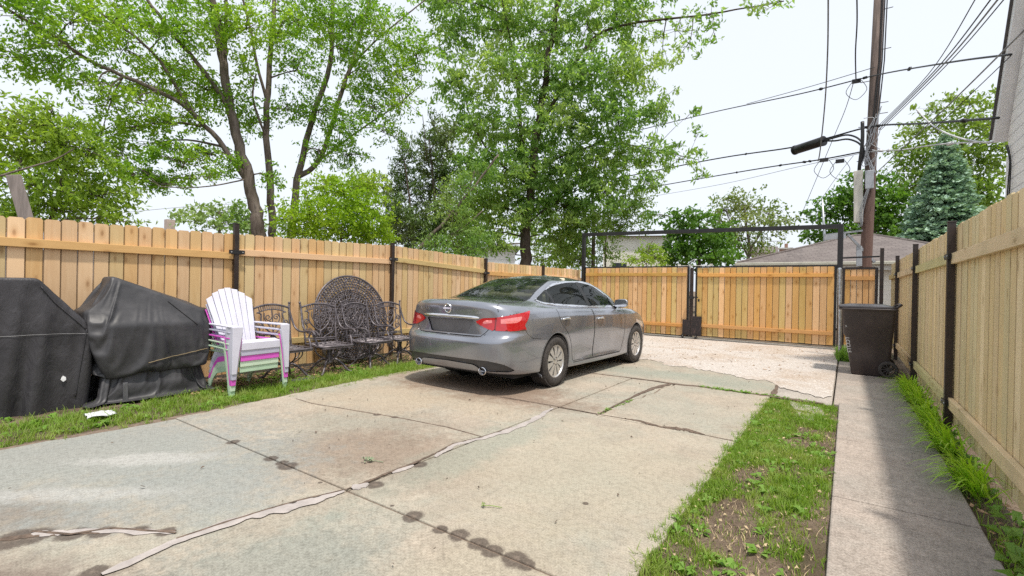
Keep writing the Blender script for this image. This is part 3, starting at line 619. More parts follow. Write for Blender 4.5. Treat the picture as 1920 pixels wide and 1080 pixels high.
# control net: rings from the sill up to the roof, keys from rear centre round the right side to front centre
NET = [
 # underside
 [(0,-.80,.24),(.38,-.80,.24),(.58,-.78,.24),(.66,-.72,.24),(.70,-.60,.23),(.72,-.35,.22),(.72,.1,.20),(.72,.7,.19),(.72,1.3,.18),(.72,1.9,.18),(.72,2.3,.18),(.72,2.75,.19),(.68,3.1,.2),(.58,3.3,.2),(.34,3.42,.19),(0,3.46,.19)],
 # lower edge
 [(0,-1.055,.275),(.40,-1.045,.275),(.66,-1.00,.27),(.79,-.90,.265),(.855,-.70,.25),(.88,-.35,.235),(.885,.1,.22),(.885,.7,.205),(.885,1.3,.198),(.885,1.9,.195),(.885,2.3,.20),(.885,2.75,.21),(.83,3.2,.21),(.70,3.45,.2),(.4,3.62,.19),(0,3.68,.19)],
 [(0,-1.09,.315),(.40,-1.08,.315),(.665,-1.04,.31),(.81,-.925,.305),(.875,-.71,.29),(.895,-.35,.275),(.895,.1,.265),(.892,.7,.25),(.89,1.3,.243),(.89,1.9,.24),(.892,2.3,.25),(.895,2.75,.26),(.845,3.2,.25),(.72,3.47,.24),(.41,3.65,.23),(0,3.71,.23)],
 [(0,-1.135,.44),(.40,-1.125,.44),(.67,-1.08,.44),(.832,-.955,.44),(.895,-.72,.43),(.912,-.35,.42),(.912,.1,.42),(.886,.7,.36),(.880,1.3,.345),(.882,1.9,.34),(.894,2.3,.36),(.912,2.75,.40),(.862,3.22,.36),(.745,3.5,.33),(.42,3.69,.31),(0,3.75,.30)],
 # bumper ledge
 [(0,-1.150,.615),(.40,-1.14,.615),(.67,-1.095,.62),(.838,-.965,.63),(.902,-.72,.645),(.920,-.35,.64),(.922,.1,.62),(.902,.7,.56),(.898,1.3,.545),(.90,1.9,.54),(.908,2.3,.56),(.922,2.75,.585),(.868,3.22,.5),(.755,3.52,.44),(.42,3.72,.42),(0,3.775,.42)],
 [(0,-1.128,.665),(.40,-1.118,.665),(.665,-1.075,.67),(.832,-.955,.685),(.900,-.71,.70),(.920,-.35,.70),(.922,.1,.69),(.910,.7,.65),(.906,1.3,.63),(.908,1.9,.62),(.912,2.3,.63),(.920,2.75,.65),(.866,3.22,.57),(.752,3.52,.50),(.42,3.72,.48),(0,3.775,.475)],
 [(0,-1.085,.715),(.39,-1.075,.715),(.64,-1.04,.72),(.815,-.935,.735),(.892,-.70,.75),(.914,-.35,.76),(.918,.1,.76),(.912,.7,.735),(.909,1.3,.715),(.910,1.9,.705),(.912,2.3,.705),(.914,2.75,.72),(.862,3.22,.65),(.745,3.52,.57),(.41,3.71,.54),(0,3.77,.535)],
 # shoulder crease
 [(0,-1.088,.895),(.38,-1.072,.895),(.63,-1.020,.895),(.795,-.915,.90),(.868,-.69,.905),(.893,-.35,.91),(.902,.1,.905),(.905,.7,.885),(.906,1.3,.865),(.907,1.9,.85),(.906,2.3,.845),(.900,2.75,.84),(.845,3.2,.76),(.72,3.5,.66),(.4,3.68,.62),(0,3.745,.615)],
 [(0,-1.105,1.03),(.38,-1.085,1.03),(.61,-1.030,1.02),(.755,-.915,1.0),(.835,-.70,.985),(.872,-.35,.975),(.884,.1,.96),(.890,.7,.935),(.893,1.3,.915),(.894,1.9,.90),(.890,2.3,.895),(.875,2.75,.885),(.82,3.17,.82),(.69,3.46,.72),(.39,3.64,.69),(0,3.70,.685)],
 # deck lip / belt
 [(0,-1.088,1.098),(.37,-1.062,1.094),(.585,-.995,1.082),(.715,-.875,1.062),(.792,-.69,1.036),(.832,-.35,1.014),(.852,.1,.998),(.864,.7,.977),(.869,1.3,.960),(.869,1.9,.948),(.862,2.3,.945),(.835,2.75,.925),(.76,3.12,.87),(.63,3.38,.79),(.36,3.54,.765),(0,3.60,.76)],
 [(0,-1.02,1.118),(.36,-.995,1.114),(.56,-.93,1.100),(.69,-.80,1.082),(.768,-.63,1.058),(.814,-.33,1.030),(.836,.1,1.010),(.850,.7,.987),(.856,1.3,.970),(.856,1.9,.958),(.846,2.3,.955),(.80,2.72,.940),(.70,3.02,.905),(.57,3.2,.86),(.33,3.3,.85),(0,3.34,.85)],
 # glass base
 [(0,-.64,1.128),(.37,-.605,1.122),(.575,-.53,1.110),(.665,-.42,1.100),(.725,-.28,1.084),(.776,-.10,1.052),(.812,.18,1.020),(.834,.7,.995),(.841,1.25,.978),(.839,1.75,.967),(.826,2.12,.963),(.77,2.40,.965),(.66,2.56,.985),(.50,2.66,1.00),(.27,2.72,1.015),(0,2.74,1.02)],
 [(0,-.15,1.285),(.335,-.12,1.277),(.51,-.05,1.262),(.585,.04,1.252),(.632,.20,1.232),(.685,.32,1.220),(.716,.50,1.208),(.731,.85,1.200),(.735,1.25,1.192),(.730,1.62,1.182),(.716,1.90,1.172),(.67,2.10,1.17),(.585,2.22,1.185),(.46,2.30,1.20),(.26,2.35,1.215),(0,2.37,1.22)],
 # glass top
 [(0,.36,1.412),(.31,.38,1.406),(.455,.43,1.396),(.515,.49,1.392),(.555,.57,1.388),(.583,.67,1.386),(.602,.82,1.386),(.612,1.0,1.388),(.615,1.2,1.386),(.608,1.45,1.374),(.592,1.66,1.336),(.555,1.80,1.325),(.49,1.90,1.335),(.40,1.96,1.35),(.24,2.00,1.365),(0,2.02,1.372)],
 [(0,.50,1.425),(.28,.515,1.419),(.40,.56,1.410),(.455,.61,1.404),(.492,.67,1.400),(.520,.75,1.398),(.538,.88,1.398),(.548,1.03,1.398),(.550,1.2,1.396),(.543,1.42,1.388),(.528,1.6,1.372),(.495,1.72,1.362),(.44,1.80,1.368),(.36,1.85,1.378),(.22,1.88,1.390),(0,1.90,1.397)],
 [(0,.75,1.458),(.17,.76,1.454),(.24,.79,1.450),(.27,.83,1.448),(.29,.88,1.447),(.305,.94,1.447),(.312,1.02,1.447),(.317,1.1,1.447),(.318,1.2,1.446),(.315,1.33,1.442),(.305,1.43,1.436),(.285,1.5,1.432),(.25,1.55,1.432),(.20,1.58,1.435),(.12,1.6,1.438),(0,1.61,1.440)],
 [(0,1.1,1.472),(.02,1.1,1.472),(.03,1.11,1.472),(.03,1.12,1.472),(.03,1.13,1.472),(.03,1.14,1.472),(.03,1.15,1.472),(.03,1.16,1.472),(.03,1.18,1.472),(.03,1.2,1.472),(.03,1.22,1.471),(.03,1.24,1.471),(.03,1.26,1.471),(.02,1.27,1.47),(.02,1.27,1.47),(0,1.28,1.47)],
]
NET = np.array(NET, dtype=float)                       # ring, key, xyz
def pchip(y):
    d = np.diff(y, axis=0); m = np.zeros_like(y)
    a, b = d[:-1], d[1:]; pos = (a * b) > 0
    m[1:-1] = np.where(pos, 2 * a * b / np.where(pos, a + b, 1), 0); m[0] = d[0]; m[-1] = d[-1]
    return m
MR = pchip(NET)                                        # tangents across rings
def crom(y):
    m = np.zeros_like(y); m[:, 1:-1] = (y[:, 2:] - y[:, :-2]) / 2
    m[:, 0, 0] = y[:, 1, 0] - y[:, 0, 0]; m[:, -1, 0] = y[:, -1, 0] - y[:, -2, 0]  # square to the centre line
    return m
def hermite_k(Y, p):
    """Y (..., key, 3) along keys at p for row-wise data Y[n, key, 3], p[n]"""
    m = crom(Y); i = np.clip(p.astype(int), 0, Y.shape[1] - 2); t = (p - i)[:, None]; r = np.arange(len(p))
    a, b, ma, mb = Y[r, i], Y[r, i + 1], m[r, i], m[r, i + 1]
    return (2*t**3-3*t**2+1)*a + (t**3-2*t**2+t)*ma + (-2*t**3+3*t**2)*b + (t**3-t**2)*mb
def surf(p, q):
    p = np.asarray(p, float); q = np.asarray(q, float)
    j = np.clip(q.astype(int), 0, NET.shape[0] - 2); t = (q - j)[:, None, None]
    a, b, ma, mb = NET[j], NET[j + 1], MR[j], MR[j + 1]
    Y = (2*t**3-3*t**2+1)*a + (t**3-2*t**2+t)*ma + (-2*t**3+3*t**2)*b + (t**3-t**2)*mb
    return hermite_k(Y, p)
NK, NRG = NET.shape[1] - 1, NET.shape[0] - 1
def samples(net, axis, step, mn):
    d = np.linalg.norm(np.diff(net, axis=axis), axis=2).max(axis=1 - axis); out = []
    for i, L in enumerate(d):
        n = max(mn, int(math.ceil(L / step))); out += [i + k_ / n for k_ in range(n)]
    return np.array(out + [len(d)])
PS = samples(NET, 1, .0135, 3); QS = samples(NET, 0, .0125, 2)
np_, nq = len(PS), len(QS)
PP, QQ = [a.ravel().copy() for a in np.meshgrid(PS, QS, indexing='ij')]
POS = surf(PP, QQ)
idx = np.arange(np_ * nq).reshape(np_, nq)
FC = np.stack([idx[:-1, :-1], idx[1:, :-1], idx[1:, 1:], idx[:-1, 1:]], -1).reshape(-1, 4)
RING5 = surf(np.arange(NK + 1), np.full(NK + 1, 7.0)); SLEN = np.concatenate([[0], np.cumsum(np.linalg.norm(np.diff(RING5[:, :2], axis=0), axis=1))])
def proj2(kind, p, q, P):
    if kind == 'side': return P[:, 1:3]
    if kind == 'rear': return P[:, [0, 2]]
    if kind == 'wrap': return np.stack([np.interp(p, np.arange(NK + 1), SLEN), P[:, 2]], -1)
    if kind == 'par': return np.stack([p, q], -1)
def inpoly(C, poly):
    x, y = C[:, 0], C[:, 1]; ins = np.zeros(len(C), bool); n = len(poly)
    for i in range(n):
        (x1, y1), (x2, y2) = poly[i], poly[(i + 1) % n]
        if y1 == y2: continue
        c = ((y1 > y) != (y2 > y)) & (x < (x2 - x1) * (y - y1) / (y2 - y1) + x1); ins ^= c
    return ins
def rpoly(poly, r=.03, n=4):
    """round the corners of a polygon; r may be a list"""
    out = []; N = len(poly)
    for i in range(N):
        a, b, c = (np.array(poly[(i + k_) % N], float) for k_ in (-1, 0, 1)); ri = r[i] if hasattr(r, '__len__') else r
        da, dc = a - b, c - b; la, lc = np.linalg.norm(da), np.linalg.norm(dc); rr_ = min(ri, la * .45, lc * .45)
        s, e = b + da / la * rr_, b + dc / lc * rr_
        for k_ in range(n + 1):
            t = k_ / n; out.append(tuple((1 - t) ** 2 * s + 2 * t * (1 - t) * b + t * t * e))
    return out
REG = np.zeros(len(FC), int); NAMES = ['body']
def snap(kind, poly, mask, thr=.0075):
    global POS
    for it in range(2):
        v = np.where(mask)[0]; C = proj2(kind, PP[v], QQ[v], POS[v]); best = np.full(len(v), 1e9); tgt = np.zeros((len(v), 2))
        for i in range(len(poly)):
            a, b = np.array(poly[i]), np.array(poly[(i + 1) % len(poly)]); d = b - a; L2 = d @ d
            if L2 < 1e-12: continue
            t = np.clip(((C - a) @ d) / L2, 0, 1); c = a + t[:, None] * d; ds = np.linalg.norm(C - c, axis=1); m = ds < best
            best[m] = ds[m]; tgt[m] = c[m]
        s = best < thr; vv = v[s]
        if not len(vv): return
        e = 1e-3; p, q = PP[vv], QQ[vv]; c0 = C[s]
        p2 = np.where(p > NK - .01, p - e, p + e); q2 = np.where(q > NRG - .01, q - e, q + e)
        cp = (proj2(kind, p2, q, surf(p2, q)) - c0) / (p2 - p)[:, None]; cq = (proj2(kind, p, q2, surf(p, q2)) - c0) / (q2 - q)[:, None]
        det = cp[:, 0] * cq[:, 1] - cp[:, 1] * cq[:, 0]; ok = np.abs(det) > 1e-6; det = np.where(ok, det, 1)
        d = tgt[s] - c0; dp = (d[:, 0] * cq[:, 1] - d[:, 1] * cq[:, 0]) / det; dq = (cp[:, 0] * d[:, 1] - cp[:, 1] * d[:, 0]) / det
        ok &= (np.abs(dp) < .25) & (np.abs(dq) < .45) & (p > .001) & (p < NK - .001)
        PP[vv[ok]] = np.clip(p[ok] + dp[ok], 0, NK); QQ[vv[ok]] = np.clip(q[ok] + dq[ok], 0, NRG)
        POS[vv] = surf(PP[vv], QQ[vv])
def carve(name, kind, poly, pr=(0, 99), qr=(0, 99), thr=.0075, only=None):
    vm = (PP >= pr[0]) & (PP <= pr[1]) & (QQ >= qr[0]) & (QQ <= qr[1])
    snap(kind, poly, vm, thr)
    cp, cq, cP = PP[FC].mean(1), QQ[FC].mean(1), POS[FC].mean(1)
    fm = inpoly(proj2(kind, cp, cq, cP), poly) & (cp >= pr[0]) & (cp <= pr[1]) & (cq >= qr[0]) & (cq <= qr[1])
    if only is not None: fm &= np.isin(REG, [NAMES.index(o) for o in only])
    if name not in NAMES: NAMES.append(name)
    REG[fm] = NAMES.index(name)
WR, ARR = .332, .372
def circ(cy, cz, r, n=48): return [(cy + r * math.cos(2 * math.pi * i / n), cz + r * math.sin(2 * math.pi * i / n)) for i in range(n)]
AXR, AXF = 0.0, 2.776
# openings
carve('void', 'side', circ(AXR, .335, ARR), (3.6, 9), (0, 8)); carve('void', 'side', circ(AXF, .335, ARR), (9, 14), (0, 8))
# glass
SIDEWIN = rpoly([(-.235, 1.125), (.02, 1.225), (.40, 1.345), (.78, 1.392), (1.2, 1.388), (1.55, 1.34), (1.95, 1.165), (2.24, 1.020), (2.20, .985), (1.2, .995), (.30, 1.035), (-.10, 1.065)], [.05, .2, .2, .2, .2, .2, .2, .05, .03, .1, .2, .06])
def shrink(poly, d):
    P = np.array(poly); n = len(P); out = []
    A = 0.5 * sum(P[i][0] * P[(i + 1) % n][1] - P[(i + 1) % n][0] * P[i][1] for i in range(n)); sg = 1 if A > 0 else -1
    for i in range(n):
        t = P[(i + 1) % n] - P[i - 1]; L = np.linalg.norm(t); nn = np.array([-t[1], t[0]]) / (L + 1e-9) * sg; out.append(tuple(P[i] + nn * d))
    return out
carve('window_chrome', 'side', SIDEWIN, (3.6, 12.2), (10.2, 13.9))
IN = shrink(SIDEWIN, .020)
carve('window_trim', 'side', IN, (3.6, 12.2), (10.2, 13.9), only=['window_chrome'])
def cut_y(poly, y0, y1, s0=0, s1=0):
    """clip a (y, z) polygon between two slanted lines y = y0 + s0*(z-1), y = y1 + s1*(z-1)"""
    def clip(P, f):
        out = []
        for i in range(len(P)):
            a, b = P[i], P[(i + 1) % len(P)]; fa, fb = f(a), f(b)
            if fa >= 0: out.append(a)
            if fa * fb < 0: t = fa / (fa - fb); out.append((a[0] + (b[0] - a[0]) * t, a[1] + (b[1] - a[1]) * t))
        return out
    P = clip(poly, lambda a: a[0] - y0 - s0 * (a[1] - 1)); return clip(P, lambda a: y1 + s1 * (a[1] - 1) - a[0])
IN2 = shrink(IN, .006)
carve('quarter_window', 'side', cut_y(IN2, -9, .115, 0, .10), (3.6, 12.2), (10.2, 13.9), only=['window_trim'])
carve('rear_door_window', 'side', cut_y(IN2, .165, 1.06, .10, -.22), (3.6, 12.2), (10.2, 13.9), only=['window_trim'])
carve('front_door_window', 'side', cut_y(IN2, 1.165, 2.10, -.22, 0), (3.6, 12.2), (10.2, 13.9), only=['window_trim'])
carve('rear_glass_edge', 'par', rpoly([(-1, 11.05), (2.9, 11.05), (3.05, 11.3), (2.75, 12.95), (-1, 12.98)], [.01, .3, .2, .3, .01]), (0, 4), (10.8, 13.2), thr=.02, only=['body'])
carve('rear_glass', 'par', rpoly([(-1, 11.12), (2.75, 11.12), (2.88, 11.35), (2.58, 12.86), (-1, 12.90)], [.01, .3, .2, .3, .01]), (0, 4), (10.8, 13.2), thr=.02, only=['rear_glass_edge'])
carve('windscreen', 'par', rpoly([(99, 11.05), (12.4, 11.05), (12.5, 12.95), (99, 12.95)], [.01, .3, .3, .01]), (11, 15), (10.8, 13.2), thr=.02, only=['body'])
# lamps
LAMP = rpoly([(.41, .868), (.50, .912), (.66, .922), (.86, .952), (1.02, .972), (1.225, .998), (1.125, .90), (1.055, .84), (1.08, .778), (.86, .770), (.655, .774), (.58, .785), (.47, .83)], [.015, .02, .03, .05, .05, .008, .03, .015, .008, .03, .03, .02, .02])
carve('taillight', 'wrap', LAMP, (0, 6), (5.5, 9.2))
carve('tail_bright', 'wrap', rpoly([(.735, .905), (.87, .922), (1.035, .936), (1.0, .89), (.94, .865), (.73, .855)], .012), (0, 6), (5.5, 9.2), only=['taillight'])
carve('tail_bright', 'wrap', rpoly([(.50, .862), (.54, .888), (.635, .896), (.63, .862), (.53, .848)], .008), (0, 6), (5.5, 9.2), only=['taillight'])
carve('tail_split', 'wrap', [(.655, .70), (.672, .70), (.690, 1.0), (.673, 1.0)], (0, 6), (5.5, 9.2), only=['taillight'])
carve('headlight', 'wrap', rpoly([(4.35, .80), (4.75, .72), (5.1, .66), (5.1, .58), (4.8, .62), (4.45, .70)], .02), (11, 15), (4, 9.5), only=['body'])
# plate recess and lower bumper insert
carve('plate', 'rear', rpoly([(-.1, .885), (.385, .885), (.30, .715), (-.1, .715)], [.001, .02, .04, .001]), (0, 3), (4.8, 8), only=['body'])
carve('bumper_insert', 'wrap', rpoly([(-.1, .425), (.60, .425), (.76, .395), (.93, .315), (.86, .297), (.48, .297), (.40, .362), (-.1, .375)], [.001, .05, .05, .01, .02, .02, .04, .001]), (0, 5), (1, 5), only=['body'])
# doors
RDOOR = rpoly([(.07, 1.0), (.07, .90), (.13, .80), (.30, .68), (.42, .50), (.47, .285), (1.10, .268), (1.115, .60), (1.085, .97)], [.01, .08, .1, .1, .1, .03, .02, .1, .01])
FDOOR = rpoly([(1.10, .97), (1.130, .60), (1.115, .268), (2.13, .262), (2.24, .45), (2.26, .72), (2.24, .965)], [.01, .1, .02, .05, .1, .1, .01])
carve('rear_door', 'side', RDOOR, (4, 12), (1.5, 10.6), only=['body'])
carve('front_door', 'side', FDOOR, (4, 12), (1.5, 10.6), only=['body'])
# boot lid: everything on the rear between the two lamps and up to the glass
carve('boot_lid', 'wrap', [(-.1, .695), (.50, .695), (.585, .74), (.69, .80), (.69, .93), (.80, 1.2), (-.1, 1.2)], (0, 3.4), (5.2, 11.0), only=['body'])

SEDAN_YAW = R(-1.2)
car = thing('sedan_car', 'grey four-door sedan parked on the concrete beside the left fence, seen from its right rear', 'car', (-4.105, 5.60, 0), SEDAN_YAW); car.scale = (1.03, 1.005, 1.03)
CV = POS
def region_obj(name, reg, m, parent, both=True, off=0.0, side=0):
    fm = np.isin(REG, [NAMES.index(r) for r in (reg if isinstance(reg, (list, tuple)) else [reg])])
    f = FC[fm]
    if not len(f): return None
    used, inv = np.unique(f, return_inverse=True); v = CV[used].copy(); f = inv.reshape(-1, 4)
    if off:
        v = v + NRM[used] * off
    if both or side < 0:
        v2 = v * np.array([-1, 1, 1]); f2 = f[:, ::-1]
        if both: v = np.concatenate([v, v2]); f = np.concatenate([f, f2 + len(used)])
        else: v, f = v2, f2
    # weld the centre seam
    key = np.round(v * 20000).astype(np.int64); _, first, inv2 = np.unique(key, axis=0, return_index=True, return_inverse=True)
    inv2 = inv2.ravel(); v = v[first]; f = inv2[f]
    good = np.array([len(set(x)) == 4 for x in f]) if len(f) < 4000 else ((f[:, 0] != f[:, 1]) & (f[:, 1] != f[:, 2]) & (f[:, 2] != f[:, 3]) & (f[:, 3] != f[:, 0]) & (f[:, 0] != f[:, 2]) & (f[:, 1] != f[:, 3]))
    return np_mesh(name, v, f[good], m, parent, smooth=True)
def split_islands(o):
    bm = bmesh.new(); bm.from_mesh(o.data); bm.verts.ensure_lookup_table(); seen = set(); isl = []
    for v in bm.verts:
        if v.index in seen: continue
        st = [v]; seen.add(v.index); cur = []
        while st:
            w = st.pop(); cur.append(w.index)
            for e in w.link_edges:
                u = e.other_vert(w)
                if u.index not in seen: seen.add(u.index); st.append(u)
        isl.append(set(cur))
    bm.free(); vs = [v.co.copy() for v in o.data.vertices]; fs = [tuple(p.vertices) for p in o.data.polygons]; par, mt, nm = o.parent, o.data.materials[0], o.name.split('.')[0]; bpy.data.objects.remove(o)
    for s_ in isl:
        f = [q for q in fs if q[0] in s_]
        if len(f) < 6: continue
        ix = {k_: i for i, k_ in enumerate(sorted(s_))}; b = MB(); b.add([vs[k_] for k_ in sorted(s_)], [tuple(ix[k_] for k_ in q) for q in f]); b.build(nm, mt, par, smooth=True)
# vertex normals of the whole skin
fn = np.cross(CV[FC[:, 2]] - CV[FC[:, 0]], CV[FC[:, 3]] - CV[FC[:, 1]]); NRM = np.zeros_like(CV)
for k_ in range(4): np.add.at(NRM, FC[:, k_], fn)
NRM /= np.linalg.norm(NRM, axis=1)[:, None] + 1e-12
if (NRM[:, 0] * CV[:, 0]).sum() < 0: NRM = -NRM; FC = FC[:, ::-1]
BV = BVHTree.FromPolygons([tuple(p) for p in CV], [tuple(f) for f in FC])
body = region_obj('body', 'body', M['paint'], car)
boot = region_obj('boot_lid', 'boot_lid', M['paint'], car, off=.001)
region_obj('rear_glass', 'rear_glass', M['cglass'], car); region_obj('windscreen', 'windscreen', M['cglass'], car)
region_obj('glass_border', 'rear_glass_edge', M['black_trim'], car)
region_obj('plate_recess', 'plate', M['plate_grey'], boot, off=-.018)
region_obj('bumper_insert', 'bumper_insert', M['bumper_dark'], body, off=-.012)
for sd in (1, -1):
    kw = dict(both=False, side=sd)
    d = region_obj('rear_door', 'rear_door', M['paint'], car, **kw); e = region_obj('front_door', 'front_door', M['paint'], car, **kw)
    region_obj('window', 'rear_door_window', M['cglass'], d, **kw); region_obj('window', 'front_door_window', M['cglass'], e, **kw)
    region_obj('quarter_window', 'quarter_window', M['cglass'], car, **kw)
    region_obj('window_surround', 'window_chrome', M['chrome'], car, off=.004, **kw); [split_islands(o_) for o_ in [region_obj('window_trim', 'window_trim', M['black_trim'], car, off=.001, **kw)]]
    tl = region_obj('taillight', 'taillight', M['red_lens'], car, off=.007, **kw)
    region_obj('reflector', 'tail_bright', M['bright_lens'], tl, off=.007, **kw); region_obj('lens_joint', 'tail_split', M['dark_lens'], tl, off=.004, **kw)
    region_obj('headlight', 'headlight', M['clear_lens'], car, off=.003, **kw)
    def hit(y, z, off=0.0):
        h = BV.ray_cast(Vector((1.6, y, z)), Vector((-1, 0, 0)))
        p = h[0] if h[0] else Vector((.9, y, z)); n_ = h[1] if h[0] else Vector((1, 0, 0))
        if n_.x < 0: n_ = -n_
        p = p + n_ * off; return Vector((p.x * sd, p.y, p.z)), Vector((n_.x * sd, n_.y, n_.z))
    # panel gaps
    def seam(pl, r=.0034, closed=False):
        b = MB(); pts = []
        for i in range(len(pl) - 1):
            n_ = max(2, int(math.dist(pl[i], pl[i + 1]) / .02))
            for k_ in range(n_): t = k_ / n_; pts.append((pl[i][0] * (1 - t) + pl[i + 1][0] * t, pl[i][1] * (1 - t) + pl[i + 1][1] * t))
        pts.append(pl[-1]); b.tube([hit(*p_, -.0005)[0] for p_ in pts], r, 6); return b
    s_ = seam(RDOOR); s_.build('panel_gap', M['seam'], d, smooth=True); s_ = seam(FDOOR); s_.build('panel_gap', M['seam'], e, smooth=True)
    seam([(.50, .262), (2.10, .252)], .005).build('sill_gap', M['seam'], body, smooth=True)
    # handles
    for (hy, hz, dr) in ((.235, .872, d), (1.30, .838, e)):
        b = MB(); pts = [hit(hy - .105 + .21 * t, hz + .012 * math.sin(t * 3) - .004, .004 + .030 * math.sin(math.pi * min(1, max(0, t))) ** .5)[0] for t in np.linspace(0, 1, 11)]
        b.tube(pts, [.010] + [.014] * 9 + [.010], 8); b.build('handle', M['chrome'], dr, smooth=True)
        b = MB(); c, n_ = hit(hy, hz - .003, -.004); b.lathe([(0, .006), (.035, .0055), (.045, 0)], 16, Matrix.Translation(c) @ n_.to_track_quat('Z', 'Y').to_matrix().to_4x4() @ Matrix.Diagonal((1.3, .75, 1, 1))); b.build('handle_cup', M['bumper_dark'], dr, smooth=True)
    # wheel arches
    for ay in (AXR, AXF):
        b = MB(); prof = []; N = 40
        for i in range(N + 1):
            a = R(-28) + R(236) * i / N; y, z = ay + (ARR) * math.cos(a), .335 + (ARR) * math.sin(a)
            ys, zs = ay + (ARR + .006) * math.cos(a), .335 + (ARR + .006) * math.sin(a)
            c, _ = hit(ys, max(zs, .205)); prof.append((abs(c.x), y, z, a))
        vs = []; 
        for (x, y, z, a) in prof:
            ca, sa = math.cos(a), math.sin(a)
            vs += [(sd * (x + .002), y + .008 * ca, z + .008 * sa), (sd * (x + .004), y, z), (sd * (x - .012), y - .010 * ca, z - .010 * sa), (sd * (x - .045), y - .004 * ca, z - .004 * sa)]
        fs = [(i * 4 + k_, i * 4 + k_ + 1, i * 4 + 5 + k_, i * 4 + 4 + k_) for i in range(N) for k_ in range(3)]; b.add(vs, fs); b.build('arch_lip', M['paint'], body, smooth=True)
        b = MB(); vs = []
        for (x, y, z, a) in prof: vs += [(sd * (x - .04), y, z), (sd * .50, y, z)]
        fs = [(i * 2, i * 2 + 1, i * 2 + 3, i * 2 + 2) for i in range(N)]; b.add(vs, fs)
        b.add([(sd * .50, ay + .5 * math.cos(2 * math.pi * i / 24), .36 + .42 * math.sin(2 * math.pi * i / 24)) for i in range(24)], [tuple(range(24))]); b.build('wheel_well', M['seam'], body)
    # door mirror
    b = MB(); c, n_ = hit(2.04, .975)
    mc = c + Vector((sd * .115, -.02, .075))
    def mir(i, j):
        a = 2 * math.pi * i / 20; ph = -math.pi / 2 + math.pi * j / 9; rr_ = max(0.0001, math.cos(ph)) ** .55
        yy = .075 * math.sin(ph) if ph > 0 else .022 * math.sin(ph)
        ca, sa = math.cos(a), math.sin(a); sq = (abs(ca) ** 3 + abs(sa) ** 3) ** (-1 / 3)
        return mc + Vector((sd * .112 * ca * sq * rr_, yy, .070 * sa * sq * rr_ + .006 * ca))
    b.grid(20, 10, mir, closeu=True); mo = b.build('mirror', M['paint'], e, smooth=True)
    b = MB(); b.tube([c + Vector((-sd * .02, .02, .0)), c + Vector((sd * .03, .0, .03)), mc + Vector((-sd * .03, .01, -.03))], [.03, .026, .03], 8); b.build('mirror_stalk', M['black_trim'], e, smooth=True)
    b = MB(); b.prism(rpoly([(-.10, -.058), (.10, -.058), (.10, .058), (-.10, .058)], .03), (1, 0, 0), (0, 0, 1), (0, -1, 0), mc + Vector((0, -.0215, 0)), .004); b.build('mirror_glass', M['chrome'], e)
    # wheels
    for ay in (AXR, AXF):
        wl = MB(); Mx = Matrix.Translation((sd * .805, ay, WR)) @ Matrix.Rotation(R(90 * sd), 4, 'Y')      # local +z points outwards
        tw = .112
        prof = [(.205, -tw + .01), (.235, -tw), (.275, -tw - .004), (.307, -tw + .008), (.326, -tw + .03), (.332, -.05)]
        for zz in (-.042, -.038, -.006, -.002, .002, .034, .038): prof.append((.332 if abs(zz) not in (.038, .002) else .326, zz))
        prof += [(.332, .05), (.326, tw - .03), (.307, tw - .008), (.275, tw + .004), (.235, tw), (.212, tw - .008), (.203, tw - .02)]
        wl.lathe(prof, 56, Mx)
        for i in range(84):                                                # tread blocks
            a = 2 * math.pi * i / 84
            for zz in (-.085, .085):
                q = Mx @ Vector((.3285 * math.cos(a), .3285 * math.sin(a), zz)); r0_ = (Mx.to_3x3() @ Matrix.Rotation(a, 3, 'Z')); wl.box(q, (.008, .013, .045), r0_)
        ty = wl.build('tyre', M['rubber'], car, smooth=True, auto=35)
        rm = MB(); rm.lathe([(.206, .075), (.212, .102), (.203, .104), (.193, .094), (.186, .06)], 56, Mx)
        for i in range(10):
            a = 2 * math.pi * i / 10; r0_ = Mx.to_3x3() @ Matrix.Rotation(a, 3, 'Z')
            poly = [(.045, -.016), (.09, -.024), (.15, -.037), (.197, -.043), (.197, .043), (.15, .033), (.09, .020), (.045, .013)]
            for dz, sc_ in ((.078, 1.0),):
                vs = [Vector((x, y, .092 - .16 * (x - .12) ** 2 * 4 + .004)) for x, y in poly] + [Vector((x, y, .070)) for x, y in poly]
                n_ = len(poly); vs = [Mx @ (Matrix.Rotation(a, 3, 'Z') @ v_) for v_ in vs]
                rm.add(vs, [tuple(range(n_))] + [(k_, n_ + k_, n_ + (k_ + 1) % n_, (k_ + 1) % n_) for k_ in range(n_)])
        rm.lathe([(0, .100), (.03, .100), (.040, .094), (.058, .088), (.062, .07)], 24, Mx)
        rm.build('rim', M['alloy'], ty, smooth=True, auto=35)
        rm = MB(); rm.lathe([(0, .05), (.10, .046), (.198, .058), (.198, .075)], 40, Mx)
        for i in range(5):
            a = 2 * math.pi * i / 5 + .3; rm.lathe([(0, .106), (.008, .105), (.009, .09)], 8, Mx @ Matrix.Translation((.048 * math.cos(a), .048 * math.sin(a), -.006)))
        rm.build('rim_recess', M['rim_dark'], ty, smooth=True, auto=35)
